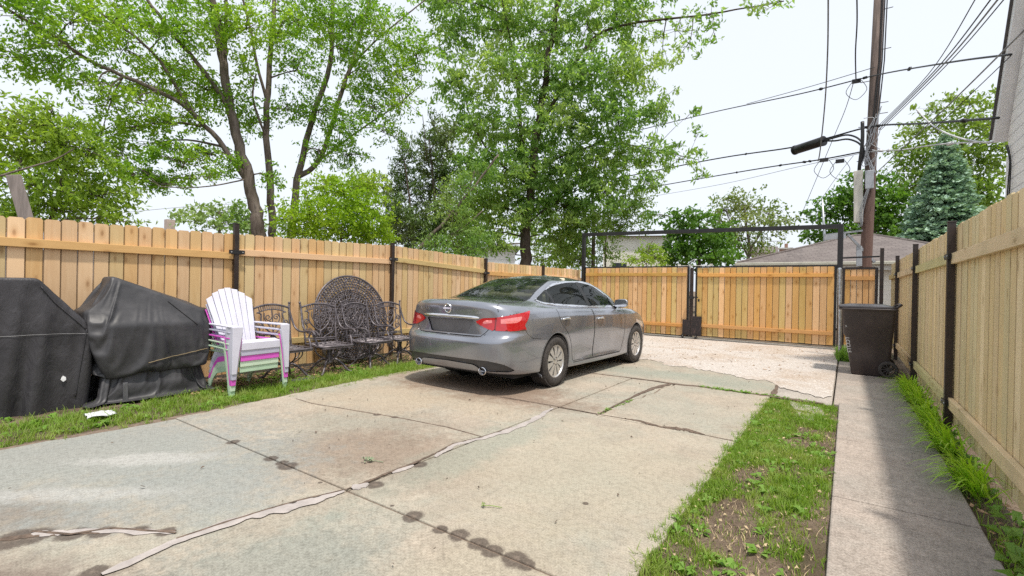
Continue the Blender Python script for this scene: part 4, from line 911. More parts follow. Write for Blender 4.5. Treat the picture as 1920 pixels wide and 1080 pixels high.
# rear details found by casting on the rear face
def rhit(x, z, off=0.0):
    h = BV.ray_cast(Vector((abs(x), -2.5, z)), Vector((0, 1, 0))); p = h[0]; n_ = h[1]
    if n_.y > 0: n_ = -n_
    p = p + n_ * off; s = 1 if x >= 0 else -1; return Vector((p.x * s, p.y, p.z)), Vector((n_.x * s, n_.y, n_.z))
b = MB(); xs = np.linspace(-.465, .465, 31)
rows = [(.0, .938), (.012, .932), (.020, .915), (.010, .900), (.0, .897)]
def chr_(i, j):
    x = xs[i]; o, z = rows[j]; e = min(1, (0.47 - abs(x)) / .05); zz = .915 + (z - .915) * (.35 + .65 * e) - .012 * (x / .465) ** 2 * .5
    return rhit(x, zz, .002 + o * e)[0]
b.grid(31, 5, chr_); b.build('chrome_strip', M['chrome'], boot, smooth=True)
# round badge with a bar across it
bc, bn = rhit(0, 1.012, .004); BM = Matrix.Translation(bc) @ bn.to_track_quat('Z', 'Y').to_matrix().to_4x4()
b = MB(); 
for i in range(28):
    pass
tor = [(.052 + .008 * math.cos(a), .006 * math.sin(a) + .003) for a in np.linspace(0, 2 * math.pi, 9)]; b.lathe(tor, 32, BM)
b.box((0, 0, 0), (.0001, .0001, .0001))
barv = [BM @ Vector((x, y, z)) for x in (-.066, .066) for y in (-.0105, .0105) for z in (.004, .013)]; b.add(barv, [(0, 1, 3, 2), (4, 6, 7, 5), (0, 4, 5, 1), (2, 3, 7, 6), (0, 2, 6, 4), (1, 5, 7, 3)])
b.build('badge', M['chrome'], boot, smooth=True, auto=30)
def lettering(txt, x, z, h, right=False, name='lettering'):
    cu = bpy.data.curves.new('txt', 'FONT'); cu.body = txt; cu.size = h * 1.4; cu.extrude = .0012; cu.space_character = 1.15; cu.shear = .15; cu.align_x = 'CENTER'
    o = bpy.data.objects.new('txt', cu); COL.objects.link(o); dg = bpy.context.evaluated_depsgraph_get(); me = bpy.data.meshes.new_from_object(o.evaluated_get(dg))
    bpy.data.objects.remove(o); vs = [v_.co.copy() for v_ in me.vertices]; fs = [tuple(p.vertices) for p in me.polygons]
    out = []
    for v_ in vs:
        c, n_ = rhit(x + v_.x, z + v_.y, .003 + v_.z); out.append(c)
    m_ = MB(); m_.add(out, fs); return m_.build(name, M['chrome'], boot)
lettering('ALTIMA', -.44, .978, .034); lettering('2.5 SV', .46, .962, .022); lettering('NISSAN', .43, .995, .018)
# boot edges
def rseam(pts, par, r=.004):
    b = MB(); P = []
    for i in range(len(pts) - 1):
        n_ = max(2, int(math.dist(pts[i], pts[i + 1]) / .02))
        for k_ in range(n_): t = k_ / n_; P.append((pts[i][0] * (1 - t) + pts[i + 1][0] * t, pts[i][1] * (1 - t) + pts[i + 1][1] * t))
    P.append(pts[-1]); b.tube([rhit(*p_, -.001)[0] for p_ in P], r, 6); return b.build('panel_gap', M['seam'], par, smooth=True)
rseam([(-.60, .79), (-.56, .745), (-.50, .700), (-.40, .692), (.40, .692), (.50, .700), (.56, .745), (.60, .79)], boot, .005)
def wrap_pt(s, z, off=.0):
    p = np.interp(s, SLEN, np.arange(NK + 1)); lo, hi = 1.0, 10.9
    for _ in range(40):
        md = (lo + hi) / 2
        if surf([p], [md])[0][2] < z: lo = md
        else: hi = md
    return surf([p], [lo])[0]
for sd in (1, -1):
    b = MB(); pts = [(2.45 + .03 * t, 7.75 + 3.15 * t) for t in np.linspace(0, 1, 26)]
    P = surf([a[0] for a in pts], [a[1] for a in pts]); P[:, 0] *= sd; b.tube([Vector(x) + Vector((0, -.0, .0008)) for x in P], .0036, 6); b.build('panel_gap', M['seam'], boot, smooth=True)
    # bumper joint below the lamp and along the quarter
    b = MB(); P = [wrap_pt(s, z) for s, z in [(1.06, .79), (1.10, .73), (1.20, .675), (1.36, .655)]]
    P = [P[0] * (1 - t) + P[1] * t for t in (0, .5)] + [P[1] * (1 - t) + P[2] * t for t in (0, .5)] + [P[2] * (1 - t) + P[3] * t for t in (0, .5, 1)]
    b.tube([Vector((x[0] * sd, x[1], x[2])) for x in P], .0028, 6); b.build('panel_gap', M['seam'], body, smooth=True)
    # exhaust tips
    b = MB(); ex = Matrix.Translation((sd * .535, -1.035, .296)) @ Matrix.Rotation(R(90), 4, 'X')
    b.lathe([(.040, -.20), (.047, -.02), (.054, .035), (.056, .042), (.050, .046), (.045, .036), (.042, -.10)], 28, ex @ Matrix.Diagonal((1.05, .84, 1, 1))); b.build('exhaust_tip', M['chrome'], car, smooth=True, auto=40)
    b = MB(); b.lathe([(.0, -.08), (.042, -.08)], 20, ex); b.build('exhaust_bore', M['seam'], car)
    # splash flap behind the rear wheel
    b = MB(); b.bar((sd * .80, AXR + .40, .22), (sd * .80, AXR + .36, .42), .15, .012, up=(1, 0, 0)); b.build('splash_guard', M['black_trim'], car)
# floor pan, cabin and seats
b = MB(); b.prism([(-.80, -.80), (.80, -.80), (.80, -.42), (.49, -.40), (.49, .40), (.80, .42), (.80, 2.35), (.49, 2.38), (.49, 3.15), (.80, 3.2), (.6, 3.4), (-.6, 3.4), (-.80, 3.2), (-.49, 3.15), (-.49, 2.38), (-.80, 2.35), (-.80, .42), (-.49, .40), (-.49, -.40), (-.80, -.42)], (1, 0, 0), (0, 1, 0), (0, 0, 1), (0, 0, .20), .10); b.build('floor_pan', M['seam'], car)
b = MB(); b.box((0, .95, .60), (1.50, 2.7, .03)); b.box((0, -.30, 1.06), (1.2, .42, .03)); b.box((0, 2.25, .90), (1.5, .5, .12)); b.build('cabin_lining', M['cabin'], car)
def cushion(w, d, h, c, rot=0.0, name='seat_cushion', par=None, m='cream'):
    b = MB(); b.box((0, 0, 0), (w, d, h)); o = b.build(name, M[m], par, bevel=.04); o.location = c; o.rotation_euler = (rot, 0, 0)
    o.modifiers['bevel'].segments = 4; return o
cushion(1.28, .16, .62, (0, .22, .90), R(14), 'rear_seat', car)
for sx in (-.36, .36):
    s_ = cushion(.50, .15, .64, (sx, 1.02, .93), R(12), 'front_seat', car); cushion(.27, .10, .18, (0, .0, .42), 0, 'headrest', s_)
for sx in (-.42, 0, .42): cushion(.26, .10, .14, (sx, .17, 1.235), R(10), 'headrest', car)
# ------------------------------------------------------------------ covered grills
from mathutils import noise as mnoise
k = NT('cover_fabric'); p = k.pos()
n1 = k.noise(k.map(p, (1, 1, .45)), 9, 5, .6, .8); n2 = k.noise(p, 3, 4)
k.set(Base_Color=k.mix(k.ramp(n2, .35, .7), (0.028, 0.027, 0.031), (0.048, 0.046, 0.052)), Roughness=0.52, Specular_IOR_Level=0.45)
k.bump(k.math('ADD', n1, k.math('MULTIPLY', k.noise(p, 220, 2), .06)), .55, .03); M['cover'] = k.m
k = NT('cover_vinyl'); p = k.pos()
n1 = k.noise(k.map(p, (1, .5, 1.1), rot=(.5, 0, 0)), 5.5, 2.5, .45, .5)
k.set(Base_Color=k.mix(k.ramp(k.noise(p, 4, 4), .35, .7), (0.030, 0.030, 0.034), (0.055, 0.054, 0.059)), Roughness=0.50, Specular_IOR_Level=0.5)
k.bump(k.math('ADD', n1, k.math('MULTIPLY', k.noise(k.map(p, (1, .7, .9), rot=(-.6, 0, 0)), 17, 2, .5, .8), .22)), .28, .03)
cr = k.n('ShaderNodeTexVoronoi', feature='DISTANCE_TO_EDGE'); wv = k.n('ShaderNodeVectorMath', operation='ADD'); k.l(p, wv.inputs[0]); nd = k.n('ShaderNodeTexNoise'); nd.inputs['Scale'].default_value = 4; k.l(p, nd.inputs['Vector']); sc_ = k.n('ShaderNodeVectorMath', operation='SCALE'); k.l(nd.outputs['Color'], sc_.inputs[0]); sc_.inputs['Scale'].default_value = .35; k.l(sc_.outputs[0], wv.inputs[1]); k.l(k.map(wv.outputs[0], (1, .6, 1)), cr.inputs['Vector']); cr.inputs['Scale'].default_value = 6.5
k.bump(k.math('ADD', k.math('MULTIPLY', k.ramp(cr.outputs['Distance'], 0, .22), .08), k.math('ADD', n1, k.math('MULTIPLY', k.noise(p, 17, 3), .10))), .26, .02); M['vinyl'] = k.m
M['cord'] = plain('tan_cord', (.27, .21, .12), .8); M['thread'] = plain('grey_thread', (.30, .30, .31), .8); M['white_tag'] = plain('white_label', (.72, .72, .74), .6)
def ringpt(t, yL, yR, xF, xB, rad):
    """t in 0..1 round a rounded rectangle, starting at the left front and running to the right"""
    w, d = yR - yL, xF - xB; r = min(rad, w * .48, d * .48)
    segs = [(w - 2 * r), math.pi / 2 * r, (d - 2 * r), math.pi / 2 * r, (w - 2 * r), math.pi / 2 * r, (d - 2 * r), math.pi / 2 * r]; L = sum(segs); s = t * L
    c = [(xF, yL + r, 0, 1), None, (xF - r, yR, -1, 0), None, (xB, yR - r, 0, -1), None, (xB + r, yL, 1, 0), None]; cc = [None, (xF - r, yR - r, 0), None, (xB + r, yR - r, 90), None, (xB + r, yL + r, 180), None, (xF - r, yL + r, 270)]
    for i, sg in enumerate(segs):
        if s <= sg or i == 7:
            if i % 2 == 0: x, y, dx, dy = c[i]; return x + dx * s, y + dy * s
            x, y, a0 = cc[i]; a = R(a0) + (s / max(r, 1e-6)); return x + r * math.cos(a), y + r * math.sin(a)
        s -= sg
def loft(rings, nt, nz):
    rows = []
    for a, c in zip(rings, rings[1:]):
        n = max(1, round(max(math.dist((a[0], a[4]), (c[0], c[4])), math.dist((a[1], a[3]), (c[1], c[3]))) / nz))
        for k_ in range(n): t = k_ / n; rows.append(tuple(u * (1 - t) + v * t for u, v in zip(a, c)))
    rows.append(rings[-1]); b = MB()
    def fn(i, j):
        zl, zr, yL, yR, xF, xB, rad = rows[j]; t = i / nt; x, y = ringpt(t, yL, yR, xF, xB, rad); u = (y - yL) / max(1e-6, yR - yL); z = zl * (1 - u) + zr * u
        n_ = mnoise.noise(Vector((x * 3, y * 3, z * 3))) * .012; return Vector((x + n_, y + n_, z))
    b.grid(nt, len(rows), fn, closeu=True); return b, len(rows)
def drape(rings, colliders, nt, nz, frames, pins=(), bend=.5, comp=8, shrink=0.0, top=True, ground=False, subdiv=1):
    """let a fitted cover settle over the thing inside it, then keep the settled shape"""
    b, nr = loft(rings, nt, nz); cl = b.build('draping', M['vinyl'], recalc=False); bm = bmesh.new(); bm.from_mesh(cl.data); bm.verts.ensure_lookup_table()
    if top: f = bm.faces.new([bm.verts[i * nr + nr - 1] for i in range(nt)]); bmesh.ops.triangulate(bm, faces=[f])
    bmesh.ops.recalc_face_normals(bm, faces=bm.faces); bm.to_mesh(cl.data); bm.free(); cols = []
    for pts in colliders:
        bm = bmesh.new(); [bm.verts.new(q) for q in pts]; r_ = bmesh.ops.convex_hull(bm, input=bm.verts); bmesh.ops.recalc_face_normals(bm, faces=bm.faces); bmesh.ops.subdivide_edges(bm, edges=bm.edges, cuts=3, use_grid_fill=True)
        me = bpy.data.meshes.new('col'); bm.to_mesh(me); bm.free(); o = bpy.data.objects.new('col', me); COL.objects.link(o); o.modifiers.new('c', 'COLLISION'); o.collision.thickness_outer = .012; o.collision.cloth_friction = 20; cols.append(o)
    md = cl.modifiers.new('cloth', 'CLOTH'); st = md.settings; st.quality = 6; st.mass = .25; st.tension_stiffness = 25; st.compression_stiffness = comp; st.shear_stiffness = 8; st.bending_stiffness = bend; st.air_damping = 2; st.shrink_min = st.shrink_max = shrink
    if pins:
        vg = cl.vertex_groups.new(name='pin'); vg.add([i * nr + (p_ if p_ >= 0 else nr + p_) for i in range(nt) for p_ in pins], 1, 'REPLACE'); st.vertex_group_mass = 'pin'
    md.collision_settings.distance_min = .012; md.point_cache.frame_end = frames
    for f in range(1, frames + 1): SC.frame_set(f)
    me = cl.evaluated_get(bpy.context.evaluated_depsgraph_get()).data; m = MB(); m.add([v.co.copy() for v in me.vertices], [tuple(p_.vertices) for p_ in me.polygons])
    for o in cols + [cl]: bpy.data.objects.remove(o)
    SC.frame_set(1); return m
def boxpts(x0, x1, y0, y1, z0, z1): return [(x, y, z) for x in (x0, x1) for y in (y0, y1) for z in (z0, z1)]
def settle(m, name, mat_, parent):
    o = m.build(name, M[mat_], parent, smooth=True, world=True); s_ = o.modifiers.new('s', 'SUBSURF'); s_.levels = s_.render_levels = 1; return o
def front(bt_, y, z, off=.004):
    h = bt_.ray_cast(Vector((-5.0, y, z)), Vector((-1, 0, 0))); return (h[0] + Vector((off, 0, 0))) if h[0] else None
g1 = thing('covered_grill', 'boxy grill under a plain matte black fabric cover at the left edge of the yard', 'grill cover', (-6.75, .6, 0))
R1 = [(0.03, .05, -.66, 1.53, -6.435, -7.02, .10), (.45, .45, -.66, 1.57, -6.45, -7.02, .09), (.84, .84, -.66, 1.61, -6.465, -7.02, .08), (.90, .88, -.66, 1.595, -6.47, -7.02, .07), (1.27, 1.23, -.66, 1.27, -6.50, -7.01, .06), (1.355, 1.345, -.64, 1.20, -6.54, -7.0, .04), (1.36, 1.35, -.3, .9, -6.7, -6.85, .04)]
b = drape(R1, [boxpts(-6.98, -6.56, -.6, 1.17, .75, 1.30) + boxpts(-6.97, -6.55, 1.5, 1.54, .80, .855), boxpts(-6.97, -6.60, -.55, 1.16, .1, .75)], 170, .036, 40, bend=.2, comp=4, shrink=-.055)
o = settle(b, 'fabric_cover', 'cover', g1); bt = BVHTree.FromPolygons(b.v, b.f)
sm = MB(); pts = [front(bt, -.2 + 1.76 * t, .775 - .06 * max(0, t - .55) + .008 * math.sin(9 * t), .007) for t in np.linspace(0, 1, 90)]; sm.tube([q for q in pts if q], .0018, 5); sm.build('stitching', M['thread'], g1, world=True)
tg = MB(); q = front(bt, 1.375, .30, .012); tg.prism([(-.02, -.006), (0, -.03), (.022, -.012), (.02, .015), (0, .032), (-.012, .02)], (0, 1, 0), (0, 0, 1), (1, 0, 0), q, .003); tg.build('care_tag', M['white_tag'], g1, world=True)
sm = MB(); pts = [front(bt, y, z, .006) for y, z in zip(np.linspace(1.20, 1.545, 24), np.interp(np.linspace(0, 1, 24), [0, .3, 1], [1.24, 1.08, .80]))]; sm.tube([q for q in pts if q], .006, 6); sm.build('hem', M['cover'], g1, world=True, smooth=True)
sm = MB(); pts = [front(bt, y, z, .006) for y, z in zip(np.linspace(1.545, 1.47, 30), np.linspace(.80, .10, 30))]; sm.tube([q for q in pts if q], .005, 6); sm.build('hem', M['cover'], g1, world=True, smooth=True)

g2 = thing('covered_grill', 'bulging grill under a shiny black vinyl cover tied with cord beside the stacked chairs', 'grill cover', (-6.7, 2.15, 0))
R2 = [(.33, .38, 1.70, 2.64, -6.47, -6.98, .15), (.36, .41, 1.66, 2.67, -6.43, -6.99, .16), (.47, .50, 1.61, 2.72, -6.39, -7.0, .17), (.66, .68, 1.56, 2.76, -6.35, -7.02, .17), (.87, .87, 1.535, 2.765, -6.36, -7.03, .15), (1.0, .98, 1.53, 2.74, -6.40, -7.03, .13),
      (1.11, 1.02, 1.60, 2.70, -6.48, -7.03, .11), (1.25, 1.06, 1.68, 2.66, -6.54, -7.02, .09), (1.37, 1.09, 1.75, 2.62, -6.60, -6.99, .07), (1.40, 1.11, 1.80, 2.58, -6.66, -6.94, .05), (1.405, 1.115, 1.85, 2.5, -6.74, -6.86, .03)]
hull = [(x, y, z) for y, z, x0, x1 in ((1.80, 1.335, -6.66, -6.93), (2.52, 1.05, -6.64, -6.93), (1.72, .95, -6.52, -6.98), (2.64, .95, -6.50, -6.98), (1.72, .62, -6.50, -6.98), (2.62, .62, -6.50, -6.98), (1.85, .5, -6.6, -6.95), (2.5, .5, -6.6, -6.95)) for x in (x0, x1)]
b2 = drape(R2, [hull, boxpts(-6.96, -6.60, 1.56, 2.70, .86, .97) + boxpts(-6.9, -6.44, 1.75, 2.60, .62, .82)], 170, .035, 46, pins=(0,), bend=.16, comp=4, shrink=-.06)
settle(b2, 'vinyl_cover', 'vinyl', g2); bt2 = BVHTree.FromPolygons(b2.v, b2.f)
R3 = [(.03, .03, 1.44, 2.84, -6.24, -7.03, .10), (.11, .10, 1.54, 2.77, -6.33, -7.02, .12), (.22, .22, 1.62, 2.71, -6.41, -7.01, .14), (.37, .41, 1.69, 2.65, -6.475, -6.99, .15), (.42, .45, 1.72, 2.62, -6.53, -6.97, .15)]
b3 = drape(R3, [boxpts(-7.2, -6.0, 1.2, 3.1, -.10, -.012), boxpts(-6.95, -6.455, 1.80, 2.40, .08, .14)], 170, .032, 40, pins=(-1, -2), bend=.12, comp=3, shrink=-.08, top=False)
settle(b3, 'cover_skirt', 'vinyl', g2)
cd = MB(); pts = [(front(bt2, y, .40 + .10 * (y - 2.05) / .6, .008) or Vector((-6.45, y, .40))) for y in np.linspace(2.05, 2.66, 26)]; cd.tube(pts, .0038, 6); cd.build('cord', M['cord'], g2, world=True)
lg = MB(); lg.bar((-6.425, 1.86, -.02), (-6.44, 1.86, .20), .045, .035, up=(1, 0, 0)); lg.build('leg', plain('grill_leg', (.11, .11, .12), .5, .3), g2, world=True, bevel=.004)
sm = MB(); pts = [front(bt2, y, z, .005) for y, z in zip(np.linspace(2.28, 2.55, 22), np.linspace(1.08, .80, 22))]; sm.tube([q for q in pts if q], .0035, 5); sm.build('stitching', M['seam'], g2, world=True)

# ------------------------------------------------------------------ stacked plastic lounge chairs
def plastic(name, c): return plain(name, c, .42, 0, .05, 5, .02)
PL = [plastic('plastic_mint_dark', (.44, .60, .44)), plastic('plastic_mint', (.55, .68, .53)), plastic('plastic_magenta', (.66, .11, .55)), plastic('plastic_lilac', (.45, .45, .56)), plastic('plastic_white', (.60, .60, .70))]
CHL = ['dull mint green plastic slatted chair, lowest in the stack by the black vinyl cover', 'pale mint plastic slatted chair second from the bottom, directly below the magenta chair', 'magenta plastic slatted chair in the middle of the stack, between mint and lilac',
       'lilac grey plastic slatted chair just below the white one in the stack', 'white plastic slatted chair on top of the stack of coloured chairs']
def lounge(mat_, z, x, label):
    """fan-backed slatted chair; local +x is the front"""
    t = thing('slatted_chair', label, 'chair', (x, 2.985, z), R(3), 'plastic chairs in one stack'); t.scale = (.95, .90, .955)
    th = .018
    # back: fan of slats, leaning back
    b = MB(); n = 7; lean = R(24)
    bx0, bz0 = -.17, .30; ux, uz = -math.sin(lean), math.cos(lean)
    for i in range(n):
        u = (i - 3) / 3; w0, w1 = .064, .092; c0, c1 = u * .20, u * .275; L = .80 - .115 * abs(u) ** 2.0
        def P(s, v, o=0): return (bx0 + ux * s + uz * o, v, bz0 + uz * s - ux * o)
        e1, e2 = L - .012 * abs(u) - (.035 * max(0, -u)), L - .012 * abs(u) - (.035 * max(0, u))
        vs = [P(0, c0 - w0 / 2), P(0, c0 + w0 / 2), P(e1 if u < 0 else L, c1 + w1 / 2) if False else P(L - .05 * max(0, u) ** 1, c1 + w1 / 2 - .004), P(L - .05 * max(0, -u), c1 - w1 / 2 + .004)]
        vs2 = [P(0, c0 - w0 / 2, th), P(0, c0 + w0 / 2, th), P(L - .05 * max(0, u), c1 + w1 / 2 - .004, th), P(L - .05 * max(0, -u), c1 - w1 / 2 + .004, th)]
        b.add(vs + vs2, [(3, 2, 1, 0), (4, 5, 6, 7), (0, 1, 5, 4), (1, 2, 6, 5), (2, 3, 7, 6), (3, 0, 4, 7)])
    for s in (.03, .36, .62):
        w = .24 + .10 * s; b.bar((bx0 + ux * s - .012, -w, bz0 + uz * s), (bx0 + ux * s - .012, w, bz0 + uz * s), .012, .05, up=(ux, 0, uz))
    b.build('backrest', mat_, t, bevel=.005)
    # seat: slats across, dropping to the rear, with a deep front apron
    b = MB()
    for i in range(5):
        f = i / 4; b.bar((.30 - .47 * f, -.255, .375 - .095 * f), (.30 - .47 * f, .255, .375 - .095 * f), .105, th, up=(.2, 0, 1))
    b.bar((.350, -.262, .325), (.350, .262, .325), .020, .095, up=(0, 0, 1)); b.build('seat', mat_, t, bevel=.006)
    for s in (-1, 1):
        # armrest: broad at the front, with slots along it
        b = MB(); z0 = .56
        b.prism(rpoly([(-.40, s * .275), (.30, s * .275), (.37, s * .29), (.37, s * .385), (.30, s * .40), (.0, s * .36), (-.40, s * .31)], .03), (1, 0, 0), (0, 1, 0), (0, 0, 1), (0, 0, z0), th)
        b.bar((-.40, s * .278, z0 - .055), (.30, s * .278, z0 - .055), .014, .022); b.build('armrest', mat_, t, bevel=.005)
        # front leg: a tapering L-section panel
        b = MB(); b.prism([(.375, z0 + .008), (.20, z0 + .008), (.275, .30), (.33, 0), (.375, 0)], (1, 0, 0), (0, 0, 1), (0, s, 0), (0, s * .375, 0), .016)
        b.prism([(s * .255, z0 + .01), (s * .39, z0 + .01), (s * .39, .0), (s * .335, .0), (s * .30, .30)], (0, 1, 0), (0, 0, 1), (1, 0, 0), (.362, 0, 0), .016); b.build('leg', mat_, t, bevel=.005)
        # rear leg sweeping back from the seat
        b = MB(); b.prism([(.10, .36), (-.20, .30), (-.33, .12), (-.40, 0), (-.335, 0), (-.26, .13), (-.16, .22), (.10, .27)], (1, 0, 0), (0, 0, 1), (0, s, 0), (0, s * .262, 0), .018); b.build('leg', mat_, t, bevel=.004)
    return t
for i in range(5): lounge(PL[i], -.01 + .066 * i, -6.165 + .010 * i, CHL[i])

# ------------------------------------------------------------------ cast metal patio set
k = NT('cast_bronze'); p = k.obj()
k.set(Base_Color=k.mix(k.ramp(k.noise(p, 14, 5, .7), .35, .7), (.075, .066, .074), (.19, .168, .182)), Roughness=.42, Metallic=.35, Specular_IOR_Level=.5); k.bump(k.noise(p, 70, 4), .4, .004); M['cast'] = k.m
def spiral(c, u, v, r0, turns, n=18, a0=0.0, sgn=1):
    return [Vector(c) + Vector(u) * (r0 * (1 - .82 * i / n) * math.cos(a0 + sgn * turns * 2 * math.pi * i / n)) + Vector(v) * (r0 * (1 - .82 * i / n) * math.sin(a0 + sgn * turns * 2 * math.pi * i / n)) for i in range(n + 1)]
def smooth_path(pts, n=5):
    P = [Vector(p) for p in pts]; out = []
    for i in range(len(P) - 1):
        a, b_, c, d = P[max(i - 1, 0)], P[i], P[i + 1], P[min(i + 2, len(P) - 1)]
        for k_ in range(n):
            t = k_ / n; out.append(.5 * ((2 * b_) + (c - a) * t + (2 * a - 5 * b_ + 4 * c - d) * t * t + (3 * b_ - a - 3 * c + d) * t ** 3))
    out.append(P[-1]); return out
def patio_chair():
    t = thing('patio_chair', 'x', 'chair', (0, 0, 0))
    def B(v, z): return Vector((-.25 - .20 * (z - .42), v, z))           # the leaning back plane
    b = MB()
    for s in (-1, 1):
        b.tube(smooth_path([B(s * .245, .40), B(s * .25, .60), B(s * .265, .80), B(s * .275, .97), B(s * .285, 1.02)]), .015, 8); b.lathe([(0, .022), (.016, .014), (.02, 0), (.014, -.014), (0, -.02)], 8, Matrix.Translation(B(s * .287, 1.035)))
    arc = lambda z0, h, w: [B(w * u, z0 + h * (1 - u * u)) for u in np.linspace(-1, 1, 15)]
    b.tube(arc(.965, .055, .27), .015, 8); b.tube(arc(.905, .045, .22), .009, 6); b.tube([B(-.25, .50), B(.25, .50)], .011, 6); b.tube([B(-.25, .475), B(.25, .475)], .008, 6)
    for u in np.linspace(-.8, .8, 13): b.tube([B(.22 * u, .905 + .045 * (1 - u * u)), B(.235 * u, .965 + .055 * (1 - u * u))], .008, 5)
    for s in (-1, 1):
        b.tube(smooth_path([B(s * .21, .91), B(s * .16, .885), B(s * .17, .80), B(s * .14, .72), B(s * .06, .64), B(0, .60), B(s * .02, .53)]), .011, 6)
        b.tube(smooth_path([B(s * .11, .90), B(s * .115, .82), B(s * .06, .73), B(0, .66)]), .009, 6); b.tube(spiral(B(s * .06, .84), (0, 1, 0), (-.2, 0, 1), .05, 1.3, a0=0, sgn=s), .008, 6)
        b.tube(spiral(B(s * .045, .755), (0, 1, 0), (-.2, 0, 1), .035, 1.2, sgn=-s), .007, 5)
        b.tube(spiral(B(s * .20, .765), (0, 1, 0), (-.2, 0, 1), .045, 1.35, a0=math.pi * (s > 0), sgn=s), .010, 6); b.tube(spiral(B(s * .165, .62), (0, 1, 0), (-.2, 0, 1), .048, 1.3, a0=math.pi * (s < 0), sgn=-s), .010, 6)
        b.tube(smooth_path([B(s * .235, .735), B(s * .20, .68), B(s * .215, .60), B(s * .12, .55), B(s * .05, .51)]), .010, 6)
    b.tube([B(0, .95), B(0, .60)], .008, 5)
    b.build('backrest', M['cast'], t, smooth=True, auto=50)
    # seat: a curved frame filled with an open weave
    b = MB(); out = [(-.25, -.24), (.18, -.27), (.25, -.24), (.265, 0), (.25, .24), (.18, .27), (-.25, .24)]; z = .42
    b.tube([Vector((x, y, z)) for x, y in smooth2(out)], .016, 8)
    b.prism([(.20, -.26), (.262, -.24), (.275, 0), (.262, .24), (.20, .26)], (1, 0, 0), (0, 1, 0), (0, 0, 1), (0, 0, z - .03), .028)
    for i in range(-6, 7):
        c = i * .075
        for sg in (1, -1):
            a_, e_ = None, None; pts = []
            for q in np.linspace(-.5, .5, 41):
                x, y = q, sg * (q - .0) + c
                if -.245 < x < .25 and abs(y) < .245: pts.append(Vector((x, y, z + .004 * math.sin(q * 80 + (0 if sg > 0 else math.pi)) - .03 * (1 - (x / .26) ** 2) * (1 - (y / .26) ** 2))))
            if len(pts) > 1: b.bar(pts[0], pts[-1], .017, .006) if len(pts) < 3 else b.tube(pts[::2] + [pts[-1]], .008, 4)
    b.build('seat', M['cast'], t, smooth=True, auto=50)
    for s in (-1, 1):
        b = MB(); b.tube(smooth_path([B(s * .275, .95), Vector((-.30, s * .285, .80)), Vector((-.23, s * .295, .68)), Vector((-.10, s * .30, .63)), Vector((.10, s * .30, .645)), Vector((.19, s * .295, .63)), Vector((.215, s * .29, .60))]), .014, 8)
        b.tube(smooth_path([Vector((.13, s * .298, .64)), Vector((.10, s * .285, .56)), Vector((.15, s * .272, .48)), Vector((.17, s * .265, .42))]), .014, 8); b.tube(spiral(Vector((.19, s * .295, .60)), (1, 0, 0), (0, 0, 1), .036, 1.2), .010, 6)
        b.build('armrest', M['cast'], t, smooth=True, auto=50)
    b = MB(); b.lathe([(0, .41), (.10, .405), (.11, .39), (.045, .37), (.035, .28), (.05, .25), (.042, .20), (.055, .16), (0, .15)], 14)
    for a in range(8):                                                     # basket of curved ribs under the seat
        an = 2 * math.pi * a / 8; d = Vector((math.cos(an), math.sin(an), 0)); b.tube(smooth_path([d * .20 + Vector((0, 0, .40)), d * .21 + Vector((0, 0, .33)), d * .14 + Vector((0, 0, .25)), d * .04 + Vector((0, 0, .21))], 4), .009, 5)
    b.build('pedestal', M['cast'], t, smooth=True, auto=50)
    for a in range(4):
        an = math.pi / 4 + a * math.pi / 2; d = Vector((math.cos(an), math.sin(an), 0)); b = MB()
        b.tube(smooth_path([d * .03 + Vector((0, 0, .19)), d * .10 + Vector((0, 0, .205)), d * .20 + Vector((0, 0, .13)), d * .27 + Vector((0, 0, .05)), d * .33 + Vector((0, 0, .018))]), [.018] * 8 + [.015] * 10 + [.013] * 3 if False else .016, 7)
        b.build('leg', M['cast'], t, smooth=True)
    return t
def smooth2(o):
    P = [Vector((x, y, 0)) for x, y in o] + [Vector((o[0][0], o[0][1], 0))]; return [(q.x, q.y) for q in P]
PCL = ['dark cast metal scrollwork chair partly hidden behind the white plastic chair stack', 'dark cast metal scrollwork chair with heart-shaped back, second from the plastic chairs',
       'dark cast metal chair in front of the middle of the round lattice tabletop', 'dark cast metal scrollwork chair nearest the car, beside the fence post']
pc = patio_chair()
for i, (x, y, a) in enumerate([(-6.36, 3.64, 4), (-6.33, 4.30, -6), (-6.32, 5.04, 8), (-6.32, 5.66, -3)]):
    o = pc if i == 0 else copy_tree(pc)
    o.location = (x, y, -.012); o.rotation_euler.z = R(a); tag(o, PCL[i], 'chair', 'cast metal patio chairs along the fence')
